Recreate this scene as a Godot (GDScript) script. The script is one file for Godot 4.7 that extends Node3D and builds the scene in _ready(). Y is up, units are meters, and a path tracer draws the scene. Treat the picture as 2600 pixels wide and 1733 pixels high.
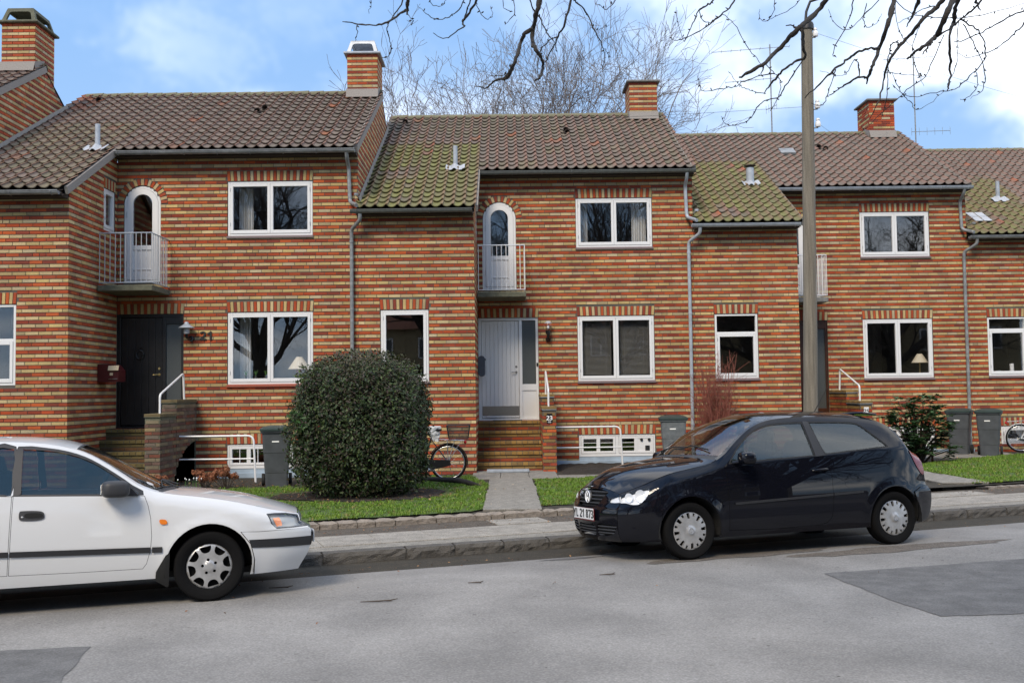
extends Node3D
# A row of stepped brick houses behind a street with two parked cars, under a bright, softly clouded winter sky.

const EYE := 1.685            # height of the lens over the road
const W := 7.151              # one house to the next along the row
const D := 2.202              # each house stands this much further back
const Z0 := -19.859           # main front of the house numbered 21
const XR := -2.95             # right end of that front
const XC := -7.78             # inner corner between the front and the wing
const COURSE := 0.0667
const SLOPE := 0.554
const ROOFY := 6.725          # height of the roof plane over the main front
const RIDGE := 4.0            # the ridge lies this far behind the main front
const KERB := Vector3(0, 0, -11.004)
const ROADTURN := 0.349066    # 20 degrees

var M := {}
var T := {}
var rng := RandomNumberGenerator.new()

class MB:
	var v := PackedVector3Array()
	var n := PackedVector3Array()
	var c := PackedColorArray()
	var uv := PackedVector2Array()
	var col := Color(1, 1, 1)
	func tri(a: Vector3, b: Vector3, d: Vector3) -> void:
		var k := (d - a).cross(b - a).normalized()
		v.push_back(a); v.push_back(b); v.push_back(d)
		n.push_back(k); n.push_back(k); n.push_back(k)
		c.push_back(col); c.push_back(col); c.push_back(col)
	func stri(a: Vector3, b: Vector3, d: Vector3, na: Vector3, nb: Vector3, nd: Vector3) -> void:
		if (d - a).cross(b - a).dot(na + nb + nd) < 0.0:
			var t := b; b = d; d = t
			t = nb; nb = nd; nd = t
		v.push_back(a); v.push_back(b); v.push_back(d)
		n.push_back(na); n.push_back(nb); n.push_back(nd)
		c.push_back(col); c.push_back(col); c.push_back(col)
	# corners run round the face; out is the way it should face
	func quad(a: Vector3, b: Vector3, d: Vector3, e: Vector3, out := Vector3.ZERO) -> void:
		if out != Vector3.ZERO and (d - a).cross(b - a).dot(out) < 0.0:
			tri(a, e, d); tri(a, d, b)
		else:
			tri(a, b, d); tri(a, d, e)
	func squad(a: Vector3, b: Vector3, d: Vector3, e: Vector3, na: Vector3, nb: Vector3, nd: Vector3, ne: Vector3) -> void:
		stri(a, b, d, na, nb, nd); stri(a, d, e, na, nd, ne)
	func box(p: Vector3, q: Vector3, skip := "") -> void:
		var x0 := minf(p.x, q.x); var x1 := maxf(p.x, q.x)
		var y0 := minf(p.y, q.y); var y1 := maxf(p.y, q.y)
		var z0 := minf(p.z, q.z); var z1 := maxf(p.z, q.z)
		if not "f" in skip: quad(Vector3(x0, y0, z1), Vector3(x1, y0, z1), Vector3(x1, y1, z1), Vector3(x0, y1, z1), Vector3(0, 0, 1))
		if not "b" in skip: quad(Vector3(x0, y0, z0), Vector3(x1, y0, z0), Vector3(x1, y1, z0), Vector3(x0, y1, z0), Vector3(0, 0, -1))
		if not "l" in skip: quad(Vector3(x0, y0, z0), Vector3(x0, y0, z1), Vector3(x0, y1, z1), Vector3(x0, y1, z0), Vector3(-1, 0, 0))
		if not "r" in skip: quad(Vector3(x1, y0, z0), Vector3(x1, y0, z1), Vector3(x1, y1, z1), Vector3(x1, y1, z0), Vector3(1, 0, 0))
		if not "t" in skip: quad(Vector3(x0, y1, z0), Vector3(x1, y1, z0), Vector3(x1, y1, z1), Vector3(x0, y1, z1), Vector3(0, 1, 0))
		if not "d" in skip: quad(Vector3(x0, y0, z0), Vector3(x1, y0, z0), Vector3(x1, y0, z1), Vector3(x0, y0, z1), Vector3(0, -1, 0))
	# a box with its edges cut off by b
	func cbox(p: Vector3, q: Vector3, b := 0.004) -> void:
		var m := (p + q) * 0.5
		var h := ((q - p) * 0.5).abs()
		b = minf(b, minf(h.x, minf(h.y, h.z)) * 0.6)
		obox(Transform3D(Basis(), m), h, b)
	func obox(t: Transform3D, h: Vector3, b := 0.0) -> void:
		if b <= 0.0:
			var ax := [t.basis.x * h.x, t.basis.y * h.y, t.basis.z * h.z]
			for k in 3:
				var u: Vector3 = ax[k]; var s: Vector3 = ax[(k + 1) % 3]; var w: Vector3 = ax[(k + 2) % 3]
				for sg in [-1.0, 1.0]:
					var o: Vector3 = t.origin + u * sg
					quad(o - s - w, o + s - w, o + s + w, o - s + w, u * sg)
			return
		var bs := [t.basis.x, t.basis.y, t.basis.z]
		var hs := [h.x, h.y, h.z]
		for k in 3:
			var u: Vector3 = bs[k]; var s: Vector3 = bs[(k + 1) % 3]; var w: Vector3 = bs[(k + 2) % 3]
			var hu: float = hs[k]; var h1: float = hs[(k + 1) % 3]; var h2: float = hs[(k + 2) % 3]
			for sg in [-1.0, 1.0]:
				var o: Vector3 = t.origin + u * hu * sg
				quad(o - s * (h1 - b) - w * (h2 - b), o + s * (h1 - b) - w * (h2 - b), o + s * (h1 - b) + w * (h2 - b), o - s * (h1 - b) + w * (h2 - b), u * sg)
				for sh in [-1.0, 1.0]:  # the edge between the faces u and s
					var p1: Vector3 = t.origin + u * hu * sg + s * (h1 - b) * sh
					var p2: Vector3 = t.origin + u * (hu - b) * sg + s * h1 * sh
					quad(p1 - w * (h2 - b), p1 + w * (h2 - b), p2 + w * (h2 - b), p2 - w * (h2 - b), u * sg + s * sh)
					if k == 0:
						for si in [-1.0, 1.0]:
							var a1: Vector3 = t.origin + u * hu * sg + s * (h1 - b) * sh + w * (h2 - b) * si
							var a2: Vector3 = t.origin + u * (hu - b) * sg + s * h1 * sh + w * (h2 - b) * si
							var a3: Vector3 = t.origin + u * (hu - b) * sg + s * (h1 - b) * sh + w * h2 * si
							var out: Vector3 = u * sg + s * sh + w * si
							if (a3 - a1).cross(a2 - a1).dot(out) < 0.0: tri(a1, a3, a2)
							else: tri(a1, a2, a3)
	# round bar along points; rad may be a number or a list
	func tube(pts: Array, rad: Variant, sides := 8, caps := true) -> void:
		var m := pts.size()
		var rings := []
		var norms := []
		var up := Vector3.UP
		var first: Vector3 = (pts[1] - pts[0]).normalized()
		if absf(first.dot(up)) > 0.9: up = Vector3.RIGHT
		var side := first.cross(up).normalized()
		for i in m:
			var dir: Vector3
			if i == 0: dir = pts[1] - pts[0]
			elif i == m - 1: dir = pts[i] - pts[i - 1]
			else: dir = (pts[i] - pts[i - 1]).normalized() + (pts[i + 1] - pts[i]).normalized()
			dir = dir.normalized()
			side = (side - dir * side.dot(dir))
			if side.length() < 0.01: side = dir.cross(Vector3(0.3, 0.8, 0.5))
			side = side.normalized()
			var other := dir.cross(side)
			var r: float = rad[i] if rad is Array else rad
			var ring := PackedVector3Array()
			var nr := PackedVector3Array()
			for k in sides:
				var a := TAU * k / sides
				var o := side * cos(a) + other * sin(a)
				ring.push_back(pts[i] + o * r); nr.push_back(o)
			rings.append(ring); norms.append(nr)
		for i in m - 1:
			for k in sides:
				var l := (k + 1) % sides
				squad(rings[i][k], rings[i][l], rings[i + 1][l], rings[i + 1][k], norms[i][k], norms[i][l], norms[i + 1][l], norms[i + 1][k])
		if caps:
			for e in [0, m - 1]:
				var out: Vector3 = (pts[0] - pts[1]) if e == 0 else (pts[m - 1] - pts[m - 2])
				for k in range(1, sides - 1):
					var a: Vector3 = rings[e][0]; var b: Vector3 = rings[e][k]; var d: Vector3 = rings[e][k + 1]
					if (d - a).cross(b - a).dot(out) < 0.0: tri(a, d, b)
					else: tri(a, b, d)
	# turned shape: profile of (radius, height) round an axis
	func lathe(prof: Array, t := Transform3D(), sides := 24, flat := false) -> void:
		for i in prof.size() - 1:
			var p: Vector2 = prof[i]; var q: Vector2 = prof[i + 1]
			if p.is_equal_approx(q): continue
			var e := (q - p).normalized()
			var np := Vector2(e.y, -e.x); var nq := np
			if not flat:
				if i > 0 and not (prof[i - 1] as Vector2).is_equal_approx(p):
					var e0: Vector2 = (p - prof[i - 1]).normalized()
					if e0.dot(e) > 0.75: np = (np + Vector2(e0.y, -e0.x)).normalized()
				if i + 2 < prof.size() and not (prof[i + 2] as Vector2).is_equal_approx(q):
					var e1: Vector2 = (prof[i + 2] - q).normalized()
					if e1.dot(e) > 0.75: nq = (nq + Vector2(e1.y, -e1.x)).normalized()
			for k in sides:
				var a := TAU * k / sides; var b := TAU * (k + 1) / sides
				var ra := Vector3(cos(a), 0, sin(a)); var rb := Vector3(cos(b), 0, sin(b))
				squad(t * (ra * p.x + Vector3.UP * p.y), t * (rb * p.x + Vector3.UP * p.y), t * (rb * q.x + Vector3.UP * q.y), t * (ra * q.x + Vector3.UP * q.y),
					t.basis * (ra * np.x + Vector3.UP * np.y), t.basis * (rb * np.x + Vector3.UP * np.y), t.basis * (rb * nq.x + Vector3.UP * nq.y), t.basis * (ra * nq.x + Vector3.UP * nq.y))
	# flat outline in the plane of t's x and y, given depth along z
	func prism(poly: PackedVector2Array, z0: float, z1: float, t := Transform3D()) -> void:
		var idx := Geometry2D.triangulate_polygon(poly)
		for z in [z0, z1]:
			var out := t.basis.z * (1.0 if z == maxf(z0, z1) else -1.0)
			for i in range(0, idx.size(), 3):
				var a := t * Vector3(poly[idx[i]].x, poly[idx[i]].y, z)
				var b := t * Vector3(poly[idx[i + 1]].x, poly[idx[i + 1]].y, z)
				var d := t * Vector3(poly[idx[i + 2]].x, poly[idx[i + 2]].y, z)
				if (d - a).cross(b - a).dot(out) < 0.0: tri(a, d, b)
				else: tri(a, b, d)
		var cw := Geometry2D.is_polygon_clockwise(poly)
		for i in poly.size():
			var p := poly[i]; var q := poly[(i + 1) % poly.size()]
			var e := (q - p); var o := Vector2(e.y, -e.x) * (-1.0 if cw else 1.0)
			quad(t * Vector3(p.x, p.y, z0), t * Vector3(q.x, q.y, z0), t * Vector3(q.x, q.y, z1), t * Vector3(p.x, p.y, z1), t.basis * Vector3(o.x, o.y, 0))
	func ball(m: Vector3, r: Vector3, sides := 12, rings := 8) -> void:
		for i in rings:
			for k in sides:
				var q := []
				for e in [[i, k], [i, k + 1], [i + 1, k + 1], [i + 1, k]]:
					var th: float = PI * e[0] / rings; var ph: float = TAU * e[1] / sides
					q.append(Vector3(sin(th) * cos(ph), cos(th), sin(th) * sin(ph)))
				squad(m + q[0] * r, m + q[1] * r, m + q[2] * r, m + q[3] * r, q[0], q[1], q[2], q[3])
	# a rounded block: e = 1 is a ball, smaller is squarer
	func pillow(t: Transform3D, r: Vector3, e := 0.5, sides := 24, rings := 14) -> void:
		var pw := func(x: float) -> float: return signf(x) * pow(absf(x), e)
		var at := func(i: int, k: int) -> Array:
			var th := PI * (i / float(rings) - 0.5); var ph := TAU * k / sides
			var p := Vector3(pw.call(cos(th)) * pw.call(cos(ph)), pw.call(sin(th)), pw.call(cos(th)) * pw.call(sin(ph)))
			var q := 2.0 / e - 1.0
			var g := Vector3(signf(p.x) * pow(absf(p.x), q) / r.x, signf(p.y) * pow(absf(p.y), q) / r.y, signf(p.z) * pow(absf(p.z), q) / r.z)
			return [t * (p * r), (t.basis * g).normalized() if g.length() > 1e-6 else t.basis * p.normalized()]
		for i in rings:
			for k in sides:
				var a: Array = at.call(i, k); var b: Array = at.call(i, k + 1); var d: Array = at.call(i + 1, k + 1); var f: Array = at.call(i + 1, k)
				squad(a[0], b[0], d[0], f[0], a[1], b[1], d[1], f[1])
	func mesh(mat: Material) -> ArrayMesh:
		var a := []
		a.resize(Mesh.ARRAY_MAX)
		a[Mesh.ARRAY_VERTEX] = v
		a[Mesh.ARRAY_NORMAL] = n
		a[Mesh.ARRAY_COLOR] = c
		if uv.size() == v.size(): a[Mesh.ARRAY_TEX_UV] = uv
		var m := ArrayMesh.new()
		if v.size() == 0: return m
		m.add_surface_from_arrays(Mesh.PRIMITIVE_TRIANGLES, a)
		m.surface_set_material(0, mat)
		return m

func put(called: String, m: Mesh, parent: Node, at := Transform3D()) -> MeshInstance3D:
	var o := MeshInstance3D.new()
	o.name = called
	o.mesh = m
	o.transform = at
	parent.add_child(o, true)
	return o

func part(called: String, b: MB, mat: Material, parent: Node, at := Transform3D()) -> MeshInstance3D:
	return put(called, b.mesh(mat), parent, at)

var taken := {}
func thing(called: String, label: String, category: String, at := Vector3.ZERO, turn := 0.0, group := "") -> Node3D:
	var o := Node3D.new()
	taken[called] = taken.get(called, -1) + 1
	o.name = called if taken[called] == 0 else "%s_%03d" % [called, taken[called]]
	add_child(o, true)
	o.position = at
	o.rotation.y = turn
	o.set_meta("label", label)
	o.set_meta("category", category)
	if group: o.set_meta("group", group)
	return o

func struct(called: String, b: MB, mat: Material, at := Transform3D()) -> MeshInstance3D:
	var o := part(called, b, mat, self, at)
	o.set_meta("kind", "structure")
	return o

func stuff(o: Node3D) -> Node3D:
	o.set_meta("kind", "stuff")
	return o

func lin(r: float, g: float, b: float) -> Color:
	return Color(r, g, b)

func srgb(r: int, g: int, b: int) -> Color:
	return Color8(r, g, b).srgb_to_linear()

func shade(c: Color, k: float) -> Color:
	return Color(c.r * k, c.g * k, c.b * k)

func noise_tex(key: String, freq: float, lo: float, hi: float, oct := 4, kind := FastNoiseLite.TYPE_SIMPLEX_SMOOTH, size := 512) -> NoiseTexture2D:
	if T.has(key): return T[key]
	var f := FastNoiseLite.new()
	f.noise_type = kind
	f.seed = T.size() * 17 + 3
	f.frequency = freq
	f.fractal_octaves = oct
	var t := NoiseTexture2D.new()
	t.width = size; t.height = size
	t.seamless = true
	t.noise = f
	var g := Gradient.new()
	g.set_color(0, Color(lo, lo, lo)); g.set_color(1, Color(hi, hi, hi))
	t.color_ramp = g
	T[key] = t
	return t

func mk(key: String, c: Color, rough: float, o := {}) -> StandardMaterial3D:
	var m := StandardMaterial3D.new()
	m.resource_name = key
	m.albedo_color = c.linear_to_srgb()
	m.roughness = rough
	m.metallic = o.get("metal", 0.0)
	m.metallic_specular = o.get("spec", 0.5)
	if o.get("vc", false): m.vertex_color_use_as_albedo = true
	if o.has("tex"):
		m.albedo_texture = T[o.tex]
		m.uv1_triplanar = true
		m.uv1_world_triplanar = o.get("world", true)
		m.uv1_scale = Vector3.ONE * o.get("ts", 1.0)
	if o.has("tex2"):
		m.detail_enabled = true
		m.detail_blend_mode = BaseMaterial3D.BLEND_MODE_MUL
		m.detail_albedo = T[o.tex2]
		m.detail_uv_layer = BaseMaterial3D.DETAIL_UV_2
		m.uv2_triplanar = true
		m.uv2_world_triplanar = o.get("world", true)
		m.uv2_scale = Vector3.ONE * o.get("ts2", 0.3)
	if o.has("bump"):
		m.heightmap_enabled = true
		m.heightmap_texture = T[o.bump]
		m.heightmap_scale = o.get("bs", 0.3)
		if not o.has("tex"):
			m.uv1_triplanar = true
			m.uv1_world_triplanar = o.get("world", true)
			m.uv1_scale = Vector3.ONE * o.get("ts", 1.0)
	if o.has("coat"):
		m.clearcoat_enabled = true
		m.clearcoat = o.coat
		m.clearcoat_roughness = o.get("coatr", 0.03)
	if o.has("back"):
		m.backlight_enabled = true
		m.backlight = o.back.linear_to_srgb()
	if o.has("alpha"):
		m.transparency = BaseMaterial3D.TRANSPARENCY_ALPHA
		m.albedo_color.a = o.alpha
	M[key] = m
	return m

func speckle_tex(key: String, size: int, lo: float, hi: float, chips: int, seed_: int) -> void:
	var r := RandomNumberGenerator.new()
	r.seed = seed_
	var im := Image.create(size, size, false, Image.FORMAT_RGB8)
	for y in size:
		for x in size:
			var k := lerpf(lo, hi, pow(r.randf(), 1.4))
			im.set_pixel(x, y, Color(k, k, k))
	for i in chips:
		var k := r.randf_range(0.75, 1.0) if r.randf() < 0.6 else r.randf_range(lo * 0.6, lo)
		im.fill_rect(Rect2i(r.randi_range(0, size - 3), r.randi_range(0, size - 3), r.randi_range(1, 3), r.randi_range(1, 2)), Color(k, k * 0.985, k * 0.96))
	T[key] = ImageTexture.create_from_image(im)

func materials() -> void:
	noise_tex("fine", 0.05, 0.76, 1.0, 5)
	noise_tex("mid", 0.012, 0.8, 1.0, 5)
	noise_tex("coarse", 0.006, 0.84, 1.0, 5)
	noise_tex("streak", 0.02, 0.68, 1.0, 6, FastNoiseLite.TYPE_VALUE_CUBIC)
	noise_tex("blotch", 0.008, 0.8, 1.0, 6)
	speckle_tex("asph", 512, 0.8, 1.0, 300, 9)
	noise_tex("bump", 0.06, 0.0, 1.0, 5)
	noise_tex("lumps", 0.02, 0.0, 1.0, 4)
	noise_tex("rock", 0.025, 0.0, 1.0, 5, FastNoiseLite.TYPE_CELLULAR)
	speckle_tex("speck", 512, 0.62, 1.0, 9000, 5)
	speckle_tex("gravel", 256, 0.45, 1.0, 6000, 6)
	mk("brick", lin(1, 1, 1), 0.88, {"vc": true, "tex": "fine", "ts": 2.2, "tex2": "coarse", "ts2": 0.45, "bump": "bump", "bs": 0.25})
	mk("mortar", lin(0.15, 0.135, 0.115), 0.95, {"tex": "fine", "ts": 3.0, "tex2": "coarse", "ts2": 0.35})
	mk("cement", lin(0.33, 0.3, 0.27), 0.95, {"tex": "fine", "ts": 1.5, "bump": "bump", "bs": 0.4})
	mk("tile", lin(1, 1, 1), 0.85, {"vc": true, "tex": "fine", "ts": 1.6, "bump": "bump", "bs": 0.3})
	mk("deck", lin(0.04, 0.03, 0.025), 0.95)
	mk("frame", lin(0.7, 0.7, 0.7), 0.35)
	mk("white_door", lin(0.68, 0.68, 0.67), 0.4)
	mk("black_door", lin(0.012, 0.011, 0.012), 0.42, {"tex": "streak", "ts": 1.0})
	mk("brown_door", lin(0.07, 0.025, 0.012), 0.35, {"tex": "streak", "ts": 1.0})
	mk("steel", lin(0.45, 0.43, 0.4), 0.35, {"metal": 0.9, "tex": "fine", "ts": 2.0})
	mk("brass", lin(0.7, 0.5, 0.2), 0.3, {"metal": 1.0})
	mk("zinc", lin(0.4, 0.42, 0.43), 0.5, {"metal": 0.1, "tex": "mid", "ts": 1.6, "tex2": "streak", "ts2": 0.8})
	mk("zinc_new", lin(0.42, 0.46, 0.51), 0.4, {"metal": 0.1, "tex": "coarse", "ts": 1.5})
	mk("zinc_dark", lin(0.15, 0.16, 0.15), 0.6, {"metal": 0.1, "tex": "mid", "ts": 1.8})
	mk("lead", lin(0.55, 0.57, 0.6), 0.5, {"metal": 0.2, "tex": "fine", "ts": 3.0})
	mk("white_paint", lin(0.72, 0.72, 0.72), 0.3)
	mk("rail_grey", lin(0.42, 0.44, 0.47), 0.45, {"metal": 0.3})
	mk("concrete", lin(0.3, 0.3, 0.29), 0.92, {"tex": "mid", "ts": 1.2, "tex2": "fine", "ts2": 3.0, "bump": "bump", "bs": 0.3})
	mk("mossy", lin(0.2, 0.2, 0.14), 0.95, {"tex": "mid", "ts": 1.3, "tex2": "fine", "ts2": 3.0, "bump": "bump", "bs": 0.5})
	mk("blue_plinth", lin(0.37, 0.46, 0.55), 0.85, {"tex": "coarse", "ts": 0.8})
	mk("glass", lin(1, 1, 1), 0.0, {"alpha": 0.0, "spec": 0.5})
	mk("frosted", lin(0.09, 0.1, 0.1), 0.35, {"tex": "fine", "ts": 2.0})
	mk("plaster", lin(0.3, 0.29, 0.27), 0.95)
	mk("floor", lin(0.16, 0.1, 0.06), 0.6)
	mk("cloth", lin(0.7, 0.7, 0.68), 0.95, {"back": lin(0.5, 0.5, 0.5)})
	mk("black", lin(0.012, 0.012, 0.013), 0.5)
	mk("sill_red", lin(0.36, 0.09, 0.05), 0.7, {"tex": "fine", "ts": 2.0})
	mk("sill_metal", lin(0.16, 0.12, 0.12), 0.5)
	mk("enamel_black", lin(0.01, 0.01, 0.011), 0.25)
	mk("ink_white", lin(0.8, 0.8, 0.8), 0.5)
	mk("ink_black", lin(0.01, 0.01, 0.01), 0.6)

# heights of the ground by distance from the kerb
func gh(d: float) -> float:
	var xs := [-1000.0, -1.7, 0.0, 0.001, 1.192, 1.688, 1.857, 9.0, 60.0]
	var ys := [0.0, 0.0, -0.093, 0.055, 0.066, 0.071, 0.137, 0.06, 0.06]
	for i in xs.size() - 1:
		if d <= xs[i + 1]:
			return lerpf(ys[i], ys[i + 1], (d - xs[i]) / (xs[i + 1] - xs[i]))
	return 0.06

func kd(x: float, z: float) -> float:
	return -x * sin(ROADTURN) - (z - KERB.z) * cos(ROADTURN)

func ks(x: float, z: float) -> float:
	return x * cos(ROADTURN) - (z - KERB.z) * sin(ROADTURN)

func ground_at(x: float, z: float) -> float:
	return gh(kd(x, z))

func road_frame() -> Transform3D:
	return Transform3D(Basis(Vector3.UP, ROADTURN), KERB)

# the kerb and pavement are laid out in units of 1.055 m, with zero at the bottom of the gutter
func pave_frame() -> Transform3D:
	return Transform3D(Basis(Vector3.UP, ROADTURN).scaled(Vector3.ONE * 1.055), KERB + Vector3(0, -0.093, 0))

func sdp(s: float, d: float, y := 0.0) -> Vector3:
	return road_frame() * Vector3(s, y, -d)

func _ready() -> void:
	rng.seed = 11
	camera_and_light()
	materials()
	ground()
	houses()
	gardens()
	street_things()
	cars()
	trees()

func camera_and_light() -> void:
	var cam := Camera3D.new()
	cam.name = "camera"
	add_child(cam)
	cam.position = Vector3(0, EYE, 0)
	cam.rotation_degrees = Vector3(2.903, -0.321, -0.764)
	cam.fov = 37.84
	cam.near = 0.05
	cam.far = 1500.0
	cam.current = true
	var env := Environment.new()
	env.background_mode = Environment.BG_SKY
	env.sky = Sky.new()
	env.sky.sky_material = sky_material()
	env.background_energy_multiplier = 1.0
	env.tonemap_mode = Environment.TONE_MAPPER_LINEAR
	env.tonemap_exposure = 3.05
	env.sdfgi_enabled = true
	env.ssao_enabled = true
	env.ssil_enabled = true
	var we := WorldEnvironment.new()
	we.name = "world"
	we.environment = env
	add_child(we)
	var sun := DirectionalLight3D.new()
	sun.name = "sun"
	sun.light_energy = 0.38
	sun.light_angular_distance = 20.0
	sun.light_color = Color(1.0, 0.94, 0.85)
	sun.shadow_enabled = true
	add_child(sun)
	sun.rotation_degrees = Vector3(-44, -22, 0)

func sky_material() -> PanoramaSkyMaterial:
	var wd := 1536; var ht := 768
	var im := Image.create(wd, ht, false, Image.FORMAT_RGBF)
	var f := FastNoiseLite.new()
	f.seed = 21; f.frequency = 1.15; f.fractal_octaves = 5; f.fractal_gain = 0.42; f.domain_warp_enabled = true; f.domain_warp_amplitude = 0.35; f.domain_warp_frequency = 0.8
	var g := FastNoiseLite.new()
	g.seed = 8; g.frequency = 0.5; g.fractal_octaves = 3
	var zen := Color(0.08, 0.162, 0.315); var hor := Color(0.185, 0.26, 0.345); var white := Color(1.0, 0.965, 0.91)
	for y in ht:
		var el := (0.5 - (y + 0.5) / ht) * PI
		for x in wd:
			if el < -0.02:
				if x == 0: im.fill_rect(Rect2i(0, y, wd, ht - y), Color(0.25, 0.25, 0.24))
				break
			var az := ((x + 0.5) / wd - 0.5) * TAU - 1.0
			var dir := Vector3(sin(az) * cos(el), sin(el), -cos(az) * cos(el))
			# clouds on a level sheet, softened toward the horizon
			var k := 1.0 / (maxf(dir.y, 0.0) + 0.22)
			var p := Vector3(dir.x * k, 0.0, dir.z * k)
			var c := f.get_noise_3d(p.x * 1.1, 3.7, p.z * 1.1) * 0.5 + 0.5
			var b := g.get_noise_3d(p.x, 9.1, p.z) * 0.5 + 0.5
			var cover := smoothstep(0.44, 0.98, c * 0.62 + b * 0.5)
			var t := pow(clampf(1.0 - dir.y, 0.0, 1.0), 3.2)
			var s := zen.lerp(hor, t)
			s = s.lerp(white, cover * 0.95)
			im.set_pixel(x, y, s)
		if el < -0.02: break
	var m := PanoramaSkyMaterial.new()
	m.panorama = ImageTexture.create_from_image(im)
	return m

# ---------------------------------------------------------------- brickwork
const RED := [[0.504, 0.085, 0.024], [0.58, 0.104, 0.029], [0.454, 0.073, 0.024], [0.378, 0.062, 0.026], [0.655, 0.131, 0.032], [0.479, 0.093, 0.038], [0.542, 0.085, 0.023], [0.315, 0.061, 0.033]]
const YELLOW := [[0.706, 0.523, 0.239], [0.647, 0.475, 0.213], [0.776, 0.594, 0.314], [0.588, 0.439, 0.2], [0.683, 0.511, 0.276], [0.541, 0.416, 0.226], [0.729, 0.534, 0.226], [0.658, 0.534, 0.326]]
const WORN := [[0.24, 0.19, 0.12], [0.3, 0.24, 0.15], [0.2, 0.16, 0.12], [0.34, 0.25, 0.13]]
const WORN_RED := [[0.2, 0.075, 0.05], [0.26, 0.08, 0.045], [0.16, 0.09, 0.07], [0.22, 0.13, 0.1]]
const STEP := [[0.42, 0.25, 0.07], [0.36, 0.21, 0.06], [0.46, 0.29, 0.1], [0.3, 0.19, 0.07]]
var brick_shapes := {}

func brick_color(kind: int, k := -1) -> Color:
	var list: Array = RED if kind == 1 else YELLOW if kind == 0 else WORN if kind == 3 else WORN_RED if kind == 4 else STEP
	var p: Array = list[(k if k >= 0 else rng.randi()) % list.size()]
	return Color(p[0], p[1], p[2])

func brick_mesh(w: float, h: float, dep: float, kind: int) -> ArrayMesh:
	var k := rng.randi() % 8
	var key := "%.3f %.3f %.3f %d %d" % [w, h, dep, kind, k]
	if not brick_shapes.has(key):
		var b := MB.new()
		b.col = brick_color(kind, k)
		b.box(Vector3(-w / 2, -h / 2, -dep), Vector3(w / 2, h / 2, 0), "b")
		brick_shapes[key] = b.mesh(M.brick)
	return brick_shapes[key]

# one brick on a wall: face centre, the wall's frame (x along, y up, z out)
func brick_into(b: MB, t: Transform3D, w: float, h: float, dep: float, col: Color) -> void:
	b.col = col
	var x := t.basis.x * w * 0.5; var y := t.basis.y * h * 0.5; var o := t.origin; var i := o - t.basis.z * dep
	b.quad(o - x - y, o + x - y, o + x + y, o - x + y, t.basis.z)
	b.quad(o - x + y, o + x + y, i + x + y, i - x + y, t.basis.y)
	b.quad(o - x - y, o + x - y, i + x - y, i - x - y, -t.basis.y)
	b.quad(o - x - y, o - x + y, i - x + y, i - x - y, -t.basis.x)
	b.quad(o + x - y, o + x + y, i + x + y, i + x - y, t.basis.x)

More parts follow.
